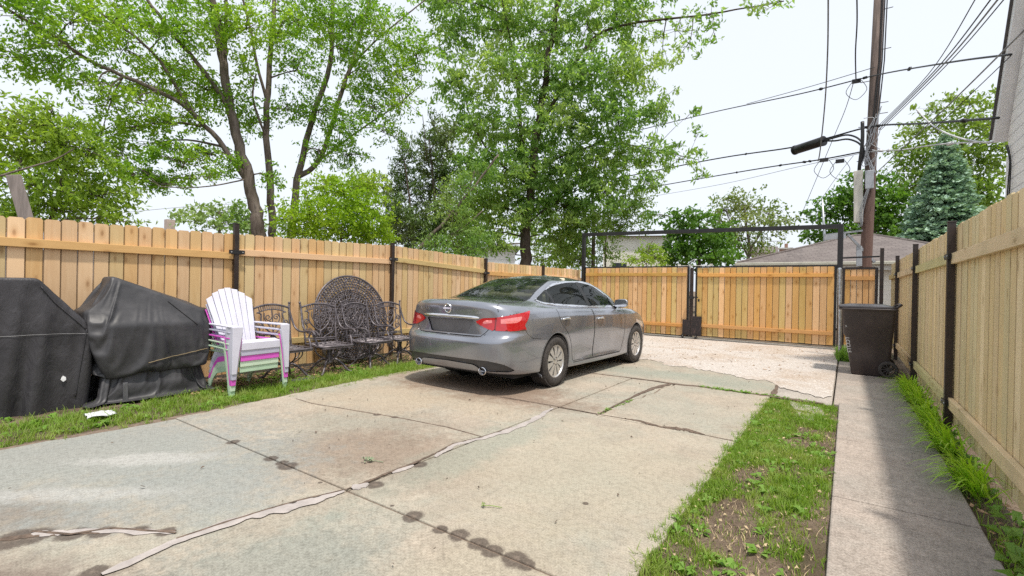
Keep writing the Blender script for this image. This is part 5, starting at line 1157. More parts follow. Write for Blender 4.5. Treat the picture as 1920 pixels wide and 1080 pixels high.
# round lattice tabletop on edge against the fence
tt = thing('round_tabletop', 'round cast metal lattice tabletop leaning on edge against the fence behind the metal chairs', 'table top', (-6.74, 5.10, .03))
TM = Matrix.Rotation(R(-10.5), 4, 'Y') @ Matrix.Translation((0, 0, .735)) @ Matrix.Rotation(R(90), 4, 'Y')
b = MB(); b.lathe([(.70, -.012), (.722, -.014), (.728, 0), (.722, .014), (.70, .012), (.695, 0), (.70, -.012)], 72, TM); b.lathe([(.655, -.006), (.663, 0), (.655, .006), (.648, 0), (.655, -.006)], 64, TM); b.build('rim', M['cast'], tt, smooth=True)
b = MB(); rt_ = random.Random(4)
def torus(b, c, r, tr, M_, n=12, m_=5, sx=1.0, rot=0.0):
    vs = []; fs = []
    for i in range(n):
        a = 2 * math.pi * i / n
        for j in range(m_):
            q = 2 * math.pi * j / m_; rr_ = r + tr * math.cos(q); x, y = rr_ * math.cos(a) * sx, rr_ * math.sin(a)
            vs.append(M_ @ Vector((c[0] + x * math.cos(rot) - y * math.sin(rot), c[1] + x * math.sin(rot) + y * math.cos(rot), tr * 1.1 * math.sin(q))))
    fs = [(i * m_ + j, ((i + 1) % n) * m_ + j, ((i + 1) % n) * m_ + (j + 1) % m_, i * m_ + (j + 1) % m_) for i in range(n) for j in range(m_)]; b.add(vs, fs)
for ri, rad in enumerate(np.arange(.05, .66, .050)):
    n = max(5, int(2 * math.pi * rad / .052))
    for i in range(n):
        a = 2 * math.pi * (i + .5 * (ri % 2)) / n; torus(b, (rad * math.cos(a), rad * math.sin(a)),   .029 + rt_.uniform(-.004, .004), .0125, TM, 9, 4, .62 + .5 * (ri % 3 == 0), a + .6 * (ri % 2))
for i in range(16):
    a = 2 * math.pi * i / 16; b.tube([TM @ Vector((q * math.cos(a + .18 * math.sin(q * 14)), q * math.sin(a + .18 * math.sin(q * 14)), .0)) for q in np.linspace(.05, .69, 14)], .009, 5)
b.build('lattice', M['cast'], tt, smooth=True)

# ------------------------------------------------------------------ wheeled bin
k = NT('brown_bin_plastic'); p = k.obj()
k.set(Base_Color=k.mix(k.ramp(k.noise(p, 5, 6, .7), .3, .75), (.036, .026, .026), (.062, .047, .045)), Roughness=.42); k.bump(k.noise(p, 160, 3), .25, .002); M['bin'] = k.m
k = NT('bin_lid'); k.set(Base_Color=(.05, .044, .046), Roughness=.30); M['binlid'] = k.m
BN = thing('wheeled_bin', 'tall brown wheeled trash bin standing on the walk beside the pale fence', 'trash bin', (.28, 9.90, .0))
def bx(x): return x - .28
b = MB(); rows = [(0.0, .075, .545, .25), (.02, .07, .56, .265), (.30, .03, .585, .285), (.62, -.02, .60, .31), (.66, -.045, .605, .325), (1.0, -.065, .625, .345), (1.04, -.075, .632, .352), (1.055, -.085, .64, .357)]
def binring(x0, x1, hy, z, r=.05):
    pl = rpoly([(bx(x0), -hy), (bx(x1), -hy), (bx(x1), hy), (bx(x0), hy)], r, 4); return [(x, y, z) for x, y in pl]
RG = [binring(a, c, h, z) for z, a, c, h in rows]; n = len(RG[0]); vs = [p_ for r_ in RG for p_ in r_]
b.add(vs, [(k_ * n + i, k_ * n + (i + 1) % n, (k_ + 1) * n + (i + 1) % n, (k_ + 1) * n + i) for k_ in range(len(RG) - 1) for i in range(n)] + [tuple(range(n - 1, -1, -1))]); b.build('tub', M['bin'], BN, smooth=True, auto=35)
b = MB(); r0 = binring(-.11, .655, .372, 1.055, .06); r1 = binring(-.115, .66, .376, 1.075, .06); r2 = binring(-.10, .65, .365, 1.095, .06); n = len(r0)
b.add(r0 + r1 + r2, [(k_ * n + i, k_ * n + (i + 1) % n, (k_ + 1) * n + (i + 1) % n, (k_ + 1) * n + i) for k_ in range(2) for i in range(n)] + [tuple(range(n - 1, -1, -1))]); b.build('rim', M['bin'], BN, smooth=True, auto=35)
b = MB(); q0 = binring(-.125, .63, .374, 1.097, .06); q1 = binring(-.12, .62, .366, 1.118, .06); q2 = binring(.02, .5, .24, 1.150, .08); n = len(q0)
b.add(q0 + q1 + q2, [(k_ * n + i, k_ * n + (i + 1) % n, (k_ + 1) * n + (i + 1) % n, (k_ + 1) * n + i) for k_ in range(2) for i in range(n)] + [tuple(2 * n + i for i in range(n)), tuple(range(n - 1, -1, -1))]); b.build('lid', M['binlid'], BN, smooth=True, auto=35)
b = MB(); b.tube([(bx(.60), -.30, 1.08), (bx(.675), -.30, 1.135), (bx(.695), -.27, 1.15), (bx(.695), .27, 1.15), (bx(.675), .30, 1.135), (bx(.60), .30, 1.08)], .019, 8); b.build('handle', M['bin'], BN, smooth=True)
for s in (-1, 1):
    wm = Matrix.Translation((bx(.545), s * .325, .128)) @ Matrix.Rotation(R(90 * -s), 4, 'X')
    b = MB(); b.lathe([(.088, -.03), (.118, -.03), (.128, -.02), (.130, 0), (.128, .02), (.118, .03), (.088, .03)], 32, wm); wh = b.build('wheel', M['rubber'], BN, smooth=True, auto=40)
    b = MB(); b.lathe([(0, .028), (.022, .028), (.026, .02), (.026, -.02), (0, -.02)], 14, wm); b.lathe([(.086, .026), (.095, .026), (.095, -.02), (.086, -.02), (.086, .026)], 28, wm)
    for i in range(10):
        a = 2 * math.pi * i / 10; q = wm @ Vector((.056 * math.cos(a), .056 * math.sin(a), .01)); b.box(q, (.066, .012, .02), wm.to_3x3() @ Matrix.Rotation(a, 3, 'Z'))
    b.build('hub', M['binlid'], wh, smooth=False)
b = MB(); b.bar((bx(.545), -.30, .128), (bx(.545), .30, .128), .022, .022); b.build('axle', M['steel_black'], BN)
M['chalk'] = plain('white_marker', (.55, .55, .57), .7)
def flat_text(txt, size, fn, m, parent, name='lettering', ext=.001):
    cu = bpy.data.curves.new('txt', 'FONT'); cu.body = txt; cu.size = size; cu.extrude = ext; o = bpy.data.objects.new('txt', cu); COL.objects.link(o)
    dg = bpy.context.evaluated_depsgraph_get(); me = bpy.data.meshes.new_from_object(o.evaluated_get(dg)); bpy.data.objects.remove(o)
    b = MB(); b.add([fn(v_.co.x, v_.co.y, v_.co.z) for v_ in me.vertices], [tuple(p_.vertices) for p_ in me.polygons]); return b.build(name, m, parent)
def hyz(z): return np.interp(z, [r_[0] for r_ in rows], [r_[3] for r_ in rows])
def bt_(u, v, w, x0, z0):
    z = z0 - u; x = x0 + v + .13 * (z0 - z); return (bx(x), -hyz(z) - .003 - w, z)
flat_text('LCCLLS', .075, lambda u, v, w: bt_(u, v, w, -.015, .60), M['chalk'], BN)
flat_text('cc', .04, lambda u, v, w: bt_(u, v, w, -.02, .80), M['chalk'], BN)

# ------------------------------------------------------------------ small things on the ground
c = gnd(187, 783); b = MB(); rp = random.Random(2)
b.grid(9, 7, lambda i, j: (c.x + (i - 4) * .022 + rp.uniform(-.006, .006), c.y + (j - 3) * .035 + rp.uniform(-.006, .006), .012 + .03 * abs(math.sin(i * .9 + j * .5)) + rp.uniform(0, .012)))
o = b.build('paper_scrap', plain('paper', (.55, .56, .58), .7, 0, .1), smooth=True); sm_ = o.modifiers.new('s', 'SOLIDIFY'); sm_.thickness = .002; tag(o, 'crumpled white paper scrap lying in the grass before the covered grills', 'paper')
c = gnd(570, 713); b = MB(); pl = rpoly([(-.06, -.17), (.06, -.16), (.07, .16), (-.05, .17)], .04); b.prism(pl, (1, 0, 0), (0, 1, 0), (0, 0, 1), (c.x, c.y, -.01), .035); o = b.build('flat_stone', plain('dark_stone', (.05, .05, .055), .8, 0, .3, 12, .5), bevel=.01); tag(o, 'flat dark stone sunk in the grass in front of the metal chairs', 'stone')
def leafclump(px, py, s, label, m, n, seed, name):
    c = gnd(px, py); b = MB(); r = random.Random(seed)
    for i in range(n):
        a = r.uniform(0, 6.28); L = s * r.uniform(.6, 1.1); d = Vector((math.cos(a), math.sin(a), 0)); sd_ = Vector((-d.y, d.x, 0)); o_ = Vector((c.x, c.y, .012)) + d * r.uniform(0, s * .4); h = r.uniform(.3, 1.0) * s
        b.add([o_, o_ + d * L * .5 + sd_ * L * .3 + Vector((0, 0, h)), o_ + d * L + Vector((0, 0, h * .4)), o_ + d * L * .5 - sd_ * L * .3 + Vector((0, 0, h * .8))], [(0, 1, 2, 3)], r.random())
    b.tube([(c.x, c.y, .012), (c.x + .05, c.y + .04, .012), (c.x + .11, c.y + .06, .01)], .003, 4); tag(b.build(name, m, recalc=False), label, 'leaf')
leafclump(688, 867, .045, 'curled pale green leaf cluster fallen on the brown stained slab', plain('dry_leaf_green', (.20, .25, .15), .7, 0, .4, 60), 9, 1, 'fallen_leaf')
leafclump(902, 952, .025, 'tiny green leaf lying on the pale slab near the grass strip', plain('small_leaf_green', (.16, .22, .06), .7, 0, .4, 60), 4, 3, 'fallen_leaf')
# ------------------------------------------------------------------ grass, weeds, lilies, litter
def blades(name, m, n, area, hmin, hmax, wid, mask, seed, lean=.5, label=None, cat='grass', z0=-.03, clump=0.0, fold=True):
    """area(rng, n) -> x, y ; each blade is a bent strip of two quads and a tip"""
    g = np.random.default_rng(seed); x, y = area(g, n)
    if mask is not None:
        keep = np.array([mask(a, b) for a, b in zip(x, y)]) > g.random(len(x)); x, y = x[keep], y[keep]
    n = len(x); h = g.uniform(hmin, hmax, n) * g.uniform(.6, 1.0, n); an = g.uniform(0, 2 * np.pi, n); ln = h * g.uniform(.15, lean, n) * 1.6
    dx, dy = np.cos(an), np.sin(an); wx, wy = -dy * wid * g.uniform(.6, 1.2, n), dx * wid * g.uniform(.6, 1.2, n)
    def lv(t, bend, w): return np.stack([x + dx * ln * bend + wx * w, y + dy * ln * bend + wy * w, z0 + h * t], -1)
    V = np.stack([lv(0, 0, .5), lv(0, 0, -.5), lv(.55, .28, -.45), lv(.55, .28, .45), lv(.93, .8, -.12), lv(.93, .8, .12)], 1).reshape(-1, 3)
    o = np.arange(n)[:, None] * 6; F = np.concatenate([o + np.array([0, 1, 2, 3]), o + np.array([3, 2, 4, 5])]); t = g.random(n)
    ob = np_mesh(name, V, F, m, tone=np.concatenate([t, t])); return tag(ob, label, cat, kind='stuff')
def nz(x, y, s, o=0.0): return mnoise.noise(Vector((x * s + o, y * s - o, o * 1.7)))
def box_area(x0, x1, y0, y1): return lambda g, n: (g.uniform(x0, x1, n), g.uniform(y0, y1, n))
def mleft(x, y):
    d = (x + 5.45 + .06 * nz(x, y, 3.0, 2) - .05)                       # 0 at the slab edge, negative towards the fence
    if d > .10: return 0
    a = 1.0 if d > -.45 else max(.05, 1.0 + (d + .45) * 2.4)
    return a * min(1, max(.08, .75 + 1.3 * nz(x, y, 1.3, 5) + .5 * nz(x, y, 4, 1)))
blades('grass', M['grass'], 95000, box_area(-7.0, -5.40, .2, 7.2), .025, .09, .0060, mleft, 11, label='bright green grass strip between the driveway and the left fence')
blades('grass', M['grass'], 22000, box_area(-7.0, -5.35, 7.2, 13.5), .05, .13, .009, mleft, 12, label='grass along the far part of the left fence beyond the car')
def mright(x, y):
    a = .78 + 1.2 * nz(x, y, 1.5, 9) + .7 * nz(x, y, 4.5, 3) + .35 * (1 if x < -.66 else 0) - (.55 if x > -.16 else 0) - .15 * (y < 3.4)
    return min(1, max(.035, a))
blades('grass', M['grass'], 85000, box_area(-.80, -.07, 1.6, 6.75), .02, .065, .0055, mright, 13, label='patchy grass and weeds in the bare soil strip beside the concrete walk')
blades('grass', M['grass'], 3500, box_area(.66, .85, 1.5, 9.2), .04, .12, .006, lambda x, y: .5 + nz(x, y, 2, 4), 14, label='thin grass at the foot of the right fence')
blades('grass', M['weed'], 1500, box_area(-.15, .05, 11.3, 12.7), .08, .28, .02, None, 15, label='leafy weeds round the steel pipe')
def lily_area(g, n):
    c = g.uniform(4.35, 8.9, 60); i = g.integers(0, 60, n); return .745 + g.normal(0, .035, n), c[i] + g.normal(0, .05, n)
def lilies():
    g = np.random.default_rng(5); n = 800; x, y = lily_area(g, n); L = g.uniform(.20, .42, n); an = g.normal(np.pi, 1.0, n); sp = g.uniform(.5, 1.15, n); w = g.uniform(.010, .019, n)
    V = []; F = []; T = []
    for i in range(n):
        d = np.array([math.cos(an[i]), math.sin(an[i]) * .8 - .25]); sd = np.array([-d[1], d[0]]) / np.linalg.norm(d); P = []
        for t in np.linspace(0, 1, 7):
            r_ = L[i] * sp[i] * t * .85; zz = L[i] * (1.15 * t - .85 * sp[i] * t * t * 1.0); P.append((x[i] + d[0] * r_, y[i] + d[1] * r_, max(.015, zz) - .02, w[i] * (1 - t ** 2.2) * .5 + .001))
        o = len(V)
        for a, b_, c, ww in P: V += [(a - sd[0] * ww, b_ - sd[1] * ww, c), (a + sd[0] * ww, b_ + sd[1] * ww, c)]
        for k_ in range(6): F.append((o + 2 * k_, o + 2 * k_ + 1, o + 2 * k_ + 3, o + 2 * k_ + 2)); T.append(g.random())
    ob = np_mesh('lily_leaves', np.array(V), np.array(F), M['lily'], smooth=True, tone=np.array(T)); tag(ob, 'arching bright green strap leaves growing along the foot of the pale fence', 'plants', kind='stuff')
lilies()
def rosette(n, area, smin, smax, m, seed, name, label, cat, z0=-.015, mask=None, nl=(4, 9), up=.6):
    g = random.Random(seed); V = []; F = []; T = []; rg_ = np.random.default_rng(seed); X, Y = area(rg_, n)
    for x, y in zip(X, Y):
        if mask and mask(x, y) < g.random(): continue
        s = g.uniform(smin, smax)
        for k_ in range(g.randint(*nl)):
            a = g.uniform(0, 6.283); d = Vector((math.cos(a), math.sin(a), 0)); sd = Vector((-d.y, d.x, 0)); L = s * g.uniform(.6, 1.1); h = s * g.uniform(.1, up); w = L * g.uniform(.18, .30); o = len(V); b0 = Vector((x, y, z0)) + d * L * .15
            V += [b0, b0 + d * L * .45 + sd * w + Vector((0, 0, h * .9)), b0 + d * L + Vector((0, 0, h * .7)), b0 + d * L * .45 - sd * w + Vector((0, 0, h * 1.05))]; F.append((o, o + 1, o + 2, o + 3)); T.append(g.random())
    ob = np_mesh(name, np.array([tuple(v) for v in V]), np.array(F), m, tone=np.array(T)); tag(ob, label, cat, kind='stuff')
rosette(300, box_area(-.78, -.10, 1.8, 6.6), .025, .075, M['weed'], 3, 'weeds', 'broad leaved weeds scattered through the strip beside the walk', 'weeds', mask=lambda x, y: .45 + .8 * nz(x, y, 1.2, 8) + .35 * (x < -.62))
rosette(240, box_area(-6.9, -5.5, .3, 5.0), .03, .09, M['weed'], 4, 'weeds', 'low leafy weeds in the grass in front of the covered grills and chairs', 'weeds')
rosette(70, box_area(.68, .84, 1.8, 9.3), .06, .14, M['weed'], 6, 'weeds', 'small weeds at the foot of the pale fence', 'weeds')
rosette(26, lambda g, n: (lambda t: (ck0.x + (ck1.x - ck0.x) * t + g.normal(0, .015, n), ck0.y + (ck1.y - ck0.y) * t + g.normal(0, .015, n)))(g.uniform(0, .42, n)), .012, .035, M['weed'], 7, 'weeds', 'tiny weeds sprouting from the diagonal crack', 'weeds', z0=.0)
rosette(50, lambda g, n: (lambda t: (-1.6 + 1.3 * t + g.normal(0, .02, n), 6.86 + g.normal(0, .02, n)))(g.uniform(0, 1, n)), .02, .06, M['weed'], 8, 'weeds', 'tiny weeds along the far joint by the gravel', 'weeds', z0=.0)
def litter(n, area, smin, smax, m, seed, name, label, z0, mask=None):
    g = np.random.default_rng(seed); x, y = area(g, n)
    if mask is not None:
        k_ = np.array([mask(a, b) for a, b in zip(x, y)]) > g.random(n); x, y = x[k_], y[k_]
    n = len(x); s = g.uniform(smin, smax, n); a = g.uniform(0, 6.28, n); dx, dy = np.cos(a) * s, np.sin(a) * s; w = g.uniform(.25, .5, n)
    V = np.stack([np.stack([x - dx, y - dy, z0 + g.uniform(0, .01, n)], -1), np.stack([x - dy * w, y + dx * w, z0 + g.uniform(.0, .02, n)], -1), np.stack([x + dx, y + dy, z0 + g.uniform(0, .02, n)], -1), np.stack([x + dy * w, y - dx * w, z0 + g.uniform(0, .015, n)], -1)], 1).reshape(-1, 3)
    ob = np_mesh(name, V, np.arange(n)[:, None] * 4 + np.arange(4), m, tone=g.random(n)); tag(ob, label, 'leaf litter', kind='stuff')
litter(1500, box_area(-7.05, -6.1, 2.3, 6.8), .015, .04, M['litter'], 1, 'leaf_litter', 'dead brown leaves heaped under the chairs along the fence', -.005)
litter(420, box_area(-.78, -.08, 1.7, 6.6), .006, .018, M['straw'], 2, 'leaf_litter', 'pale dry leaf bits on the soil beside the walk', -.005)
litter(350, box_area(.66, .86, 1.6, 9.3), .012, .03, M['litter'], 3, 'leaf_litter', 'dry leaves between the walk and the pale fence', -.005)
litter(130, box_area(-5.2, -.9, .5, 8.2), .006, .02, M['dirt_dark'], 4, 'leaf_litter', 'tiny dark bits of debris on the driveway', .006)
litter(260, box_area(-5.0, -.3, 8.7, 12.8), .012, .04, M['litter'], 5, 'leaf_litter', 'scattered twigs and leaf bits on the pale gravel', .016)

def tufts(n, area, mask, seed, hmin, hmax, label, per=26, rad=.035):
    g = np.random.default_rng(seed); X, Y = area(g, n); k_ = np.array([mask(a, b) for a, b in zip(X, Y)]) > g.random(n); X, Y = X[k_], Y[k_]; S = g.uniform(.5, 1.3, len(X))
    def ar(g2, m): i = g2.integers(0, len(X), m); return X[i] + g2.normal(0, rad, m) * S[i], Y[i] + g2.normal(0, rad, m) * S[i]
    blades('grass', M['grass'], len(X) * per, ar, hmin, hmax, .0062, None, seed + 1, lean=.8, label=label)
tufts(420, box_area(-.76, -.11, 1.7, 6.7), lambda x, y: mright(x, y) * .9, 41, .04, .10, 'thicker grass tufts in the strip beside the walk')
tufts(420, box_area(-6.2, -5.46, .4, 7.0), lambda x, y: .8, 43, .05, .13, 'thicker grass tufts along the left edge of the driveway')
blades('dry_grass', M['straw'], 5500, box_area(-.78, -.08, 1.7, 6.7), .02, .05, .0032, lambda x, y: .55 - .8 * nz(x, y, 1.5, 9), 49, 1.2, 'dry straw blades lying among the patchy grass beside the walk')
tufts(60, lambda g, n: (-.80 + g.normal(0, .012, n), g.uniform(2.0, 6.6, n)), lambda x, y: 1, 45, .03, .09, 'grass creeping over the right slab edge', 18, .02)
tufts(70, lambda g, n: (-5.38 + .1 * np.sin(g.uniform(0, 6, n)), g.uniform(.8, 6.6, n)), lambda x, y: 1, 47, .03, .08, 'grass creeping over the left slab edge', 18, .02)
# ------------------------------------------------------------------ trees
M['bark_grey'] = bark('grey_bark', (.085, .066, .055), (.20, .165, .145))
M['bark_dark'] = bark('dark_bark', (.045, .034, .028), (.105, .080, .066))
LEAF = dict(
 elm=leafmat('maple_leaf', (0.133, 0.284, 0.023), (0.258, 0.448, 0.042), .5, .45, (0.359, 0.523, 0.052), .45),
  ash=leafmat('locust_leaf', (.165, .310, .075), (.290, .450, .145), .60, .45, (.41, .52, .19), .55),
 lime=leafmat('young_leaf', (0.213, 0.370, 0.020), (0.314, 0.470, 0.034), .5, .45, (0.381, 0.515, 0.050), .6),
 shrub=leafmat('sumac_leaf', (0.179, 0.310, 0.034), (0.297, 0.436, 0.060), .5, .45, (0.373, 0.502, 0.084), .6),
 dark=leafmat('cedar_spray', (0.084, 0.159, 0.041), (0.159, 0.243, 0.074), .25, .6, (0.208, 0.243, 0.100), .7),
 deep=leafmat('deep_leaf', (0.078, 0.186, 0.024), (0.138, 0.276, 0.042), .45, .45, (0.132, 0.264, 0.042), .3),
 olive=leafmat('olive_leaf', (0.150, 0.225, 0.062), (0.225, 0.312, 0.100), .4, .5, (0.263, 0.300, 0.112), .4),
 pale=leafmat('pale_leaf', (0.156, 0.264, 0.066), (0.228, 0.348, 0.102), .4, .5, (0.264, 0.360, 0.120), .25),
 mid=leafmat('mid_leaf', (0.166, 0.280, 0.044), (0.263, 0.392, 0.080), .45, .5, (0.256, 0.336, 0.083), .3),
 spruce=leafmat('spruce_needle', (0.187, 0.318, 0.225), (0.362, 0.515, 0.386), .15, .6, (0.438, 0.592, 0.451), .8))
def px_m(x, y, dist):
    """metres per pixel at that place"""
    p = far(x, y, dist); return (p - EYE).dot(fwd) / FPX
CK = 1.7
def tree(name, label, cat, dist, limbs, clumps, leaf, size, bark_='bark_grey', seed=0, group=None, spray=(.45, 15), droop=.25, wl=.46, twig=.006, flat=.40, depth=1.0, link=True, tw=True):
    """limbs: (pixel polyline with optional distance offset, radius at foot, radius at tip); clumps: (px, py, rx, ry, cover[, distance offset]);
    every clump is filled with sprays of leaves on twigs and joined to the nearest limb"""
    g = np.random.default_rng(seed); r = random.Random(seed); wood_ = MB(); nodes = []; foot = None
    for pts, r0, r1 in limbs:
        P = [far(p_[0], p_[1], dist + (p_[2] if len(p_) > 2 else 0)) for p_ in pts]
        if foot is None: foot = Vector((P[0].x, P[0].y, 0))
        S = smooth_path(P, 4); n = len(S); S = [s_ + Vector((r.uniform(-1, 1), r.uniform(-1, 1), r.uniform(-1, 1))) * r0 * .22 * (0 < i < n - 1) for i, s_ in enumerate(S)]
        wood_.tube(S, [r0 + (r1 - r0) * (i / (n - 1)) ** .8 for i in range(n)], 9, cap=True)
        nodes += [(s_, r0 + (r1 - r0) * i / (n - 1)) for i, s_ in enumerate(S)]
    C0 = []; D0 = []; 
    for cl in clumps:
        x, y, rx, ry, cov = cl[:5]; off = cl[5] if len(cl) > 5 else g.uniform(-.35, .35) * depth * 2; d = dist + off; c = far(x, y, d); m_ = px_m(x, y, d); RX, RY = rx * m_, ry * m_
        area = math.pi * RX * RY; nl = cov * CK * area / (size * size * wl * .5); ns = max(2, int(nl / spray[1]))
        q = g.normal(size=(ns, 3)); q /= np.linalg.norm(q, axis=1)[:, None]; q *= (g.random(ns) ** .42)[:, None]
        q = q * (1 + .22 * np.array([mnoise.noise(Vector(tuple(v * 1.7 + seed))) for v in q]))[:, None]
        vd = (c - EYE).normalized(); sx = Vector((vd.y, -vd.x, 0)).normalized(); vv = Vector((vd.x, vd.y, 0)).normalized()
        W3 = np.array([tuple(sx * RX), tuple(vv * RX * .85 * depth), (0, 0, RY)]); pos = q @ W3 + np.array(tuple(c))
        dirs = q @ W3; dirs /= np.linalg.norm(dirs, axis=1)[:, None] + 1e-9; dirs = dirs * .7 + g.normal(size=(ns, 3)) * .5; dirs[:, 2] -= droop; dirs /= np.linalg.norm(dirs, axis=1)[:, None] + 1e-9
        C0.append(pos); D0.append(dirs)
        if link and nodes:
            best = min(nodes, key=lambda nd: (nd[0] - c).length + max(0, nd[0].z - c.z) * .8 + (0 if nd[1] > .02 else .3)); a = best[0]; mid = a.lerp(c, .5) + Vector((g.uniform(-.1, .1), g.uniform(-.1, .1), (c - a).length * .08)); rr_ = min(best[1] * .6, .018 + .012 * (c - a).length)
            S = smooth_path([a, mid, c], 4); wood_.tube(S, [rr_ * (1 - .75 * i / (len(S) - 1)) for i in range(len(S))], 5)
            if tw:
                for i in range(min(ns, 14)):
                    e = Vector(tuple(pos[i])); s_ = c.lerp(a, r.uniform(0, .35)); md = s_.lerp(e, .5) + Vector((r.uniform(-.06, .06), r.uniform(-.06, .06), r.uniform(0, .08))); wood_.tube([s_, md, e], [twig * 1.6, twig * 1.2, twig * .7], 4, cap=False)
    P = np.concatenate(C0); D = np.concatenate(D0); ns = len(P); k_ = spray[1]; t = g.random((ns, k_)); L = spray[0] * g.uniform(.6, 1.2, (ns, 1))
    c = P[:, None, :] + D[:, None, :] * ((t - .4) * L)[..., None] + g.normal(size=(ns, k_, 3)) * spray[0] * np.array([.17, .17, .10])
    c = c.reshape(-1, 3); n = len(c); Dn = np.repeat(D, k_, 0)
    ax = Dn * .6 + g.normal(size=(n, 3)) * .65; ax[:, 2] -= droop * 1.2; ax /= np.linalg.norm(ax, axis=1)[:, None]
    up_ = g.normal(size=(n, 3)) * (1 - flat) * 1.6; up_[:, 2] += flat; sd = np.cross(ax, up_); sd /= np.linalg.norm(sd, axis=1)[:, None] + 1e-9; nn = np.cross(sd, ax)
    s = size * g.uniform(.6, 1.25, n)[:, None]
    V = np.stack([c - ax * s * .5, c + sd * s * wl * .5 + nn * s * .06, c + ax * s * .5 - nn * s * .10, c - sd * s * wl * .5 + nn * s * .06], 1)
    if foot is None: foot = Vector((P[:, 0].mean(), P[:, 1].mean(), 0))
    tr = thing(name, label, cat, foot, 0, group); V = V.reshape(-1, 3) - np.array(tuple(foot))
    np_mesh('crown', V, np.arange(n)[:, None] * 4 + np.arange(4), LEAF[leaf], tr, tone=g.random(n))
    if wood_.v: wood_.build('trunk', M[bark_], tr, smooth=True, world=True, recalc=False)
    return tr
# multi-stemmed tree behind the left fence
T1L = [([(487, 470), (485, 430), (478, 385), (465, 330), (440, 250), (424, 160), (412, 80), (395, 0), (375, -70)], .20, .07),
       ([(468, 345), (430, 290), (385, 235), (335, 190), (255, 152), (165, 112), (90, 60), (0, 10)], .085, .025),
       ([(372, 225), (335, 170), (300, 115), (255, 70), (190, 25), (150, -20)], .05, .02),
       ([(428, 200), (395, 150), (355, 100), (310, 45), (265, -15)], .07, .035),
       ([(424, 160), (422, 90), (425, 30), (420, -40)], .06, .04),
       ([(512, 470, .4), (510, 420, .4), (505, 330, .4), (500, 230, .4), (506, 120, .4), (512, 40, .4), (518, -50, .4)], .125, .05),
       ([(500, 190, .4), (482, 120, .3), (468, 50, .2), (450, -20, .1)], .045, .025), ([(500, 260, .4), (478, 200, 0), (474, 170, 0), (480, 140, 0)], .035, .02),
       ([(545, 475, .9), (547, 420, .9), (563, 310, .9), (585, 225, .9), (618, 120, .9), (622, 40, .9), (628, -40, .9)], .125, .05),
       ([(560, 330, .9), (600, 300, 1.2), (632, 200, 1.2), (665, 100, 1.3), (688, 20, 1.3), (705, -50, 1.3)], .085, .045),
       ([(655, 130, 1.3), (700, 80, 1.2), (760, 30, 1), (810, -10, 1)], .035, .018), ([(600, 300, 1.2), (680, 240, 1), (740, 200, .8), (790, 160, .8)], .035, .016),
       ([(465, 335), (420, 345, -.4), (360, 352, -.7), (300, 350, -.9)], .022, .010)]
T1C = [(40, 30, 85, 45, 1.13), (140, 35, 85, 40, 1.28), (225, 25, 75, 38, 1.22), (30, 110, 60, 35, 1.22), (110, 130, 70, 28, 1.28), (180, 165, 60, 28, 1.13), (225, 95, 65, 36, 1.05), (300, 55, 60, 42, 1.13), (325, 130, 55, 40, 1.13),
       (255, 195, 55, 26, 1.13), (290, 165, 48, 28, 1.05), (380, 170, 58, 42, 1.28), (432, 195, 52, 36, 1.36), (400, 30, 50, 35, 1.05), (350, 220, 48, 24, 1.13), (230, 240, 60, 24, 1.22), (285, 268, 58, 28, 1.28), (335, 300, 58, 28, 1.28),
       (245, 325, 45, 24, 1.22), (305, 345, 48, 20, 1.22), (392, 290, 42, 28, 1.22), (420, 60, 46, 42, 1.05), (470, 50, 40, 40, 1.05), (522, 60, 50, 48, 1.13), (560, 130, 48, 46, 1.05), (540, 205, 42, 36, 1.05), (600, 205, 45, 42, 1.13),
       (612, 45, 48, 42, 1.13), (670, 40, 52, 40, 1.13), (722, 55, 58, 46, 1.22), (682, 130, 58, 48, 1.22), (642, 235, 48, 38, 1.13), (702, 200, 48, 42, 1.22), (745, 130, 50, 48, 1.22), (602, 282, 42, 28, 1.13), (655, 292, 38, 26, 1.05),
       (462, 232, 38, 32, 0.99), (780, 90, 40, 50, 1.05), (60, -10, 120, 40, 1.22), (300, -10, 150, 40, 1.05), (560, -10, 160, 40, 1.05), (120, 80, 60, 30, 0.90), (515, 330, 30, 25, 0.90), (200, 200, 40, 20, 0.76), (215, 285, 45, 22, 1.1), (270, 320, 50, 22, 1.2), (330, 335, 50, 18, 1.1), (385, 330, 36, 18, 1.0), (300, 235, 50, 24, 1.1), (435, 300, 36, 26, 1.0), (190, 250, 36, 18, .9), (250, 150, 50, 28, 1.0), (350, 60, 50, 40, 1.0), (455, 130, 36, 40, .9), (560, 40, 50, 40, 1.0), (640, 80, 40, 36, 1.0), (730, 250, 36, 26, .8), (760, 190, 36, 30, .9)]
tree('maple_tree', 'large tree with several grey stems and open leafy crown behind the left fence', 'tree', 15.0, T1L, T1C, 'elm', .108, seed=1, spray=(.40, 22), depth=1.3)
tree('sumac_tree', 'bushy light green tree leaning over the fence at the far left behind the grey plank', 'tree', 12.5, [([(90, 470), (100, 400), (120, 320), (110, 250)], .06, .02), ([(40, 470), (30, 380), (40, 300)], .05, .02), ([(0, 330, -1.2), (50, 315, -1.2), (100, 300, -1.0), (140, 278, -.8)], .018, .01)],
     [(60, 232, 95, 38, 1.3), (140, 235, 45, 35, 1.2), (25, 285, 62, 45, 1.5), (110, 268, 80, 48, 1.5), (60, 345, 72, 48, 1.8), (150, 325, 82, 48, 1.8), (195, 372, 60, 38, 1.7), (120, 395, 90, 36, 1.9), (15, 405, 55, 36, 1.8), (200, 412, 50, 14, 1.4), (20, 225, 50, 30, 1.2), (100, 205, 40, 18, .8), (60, 200, 30, 14, .6), (170, 290, 35, 25, 1.0)], 'shrub', .12, seed=2, spray=(.40, 16), wl=.36)
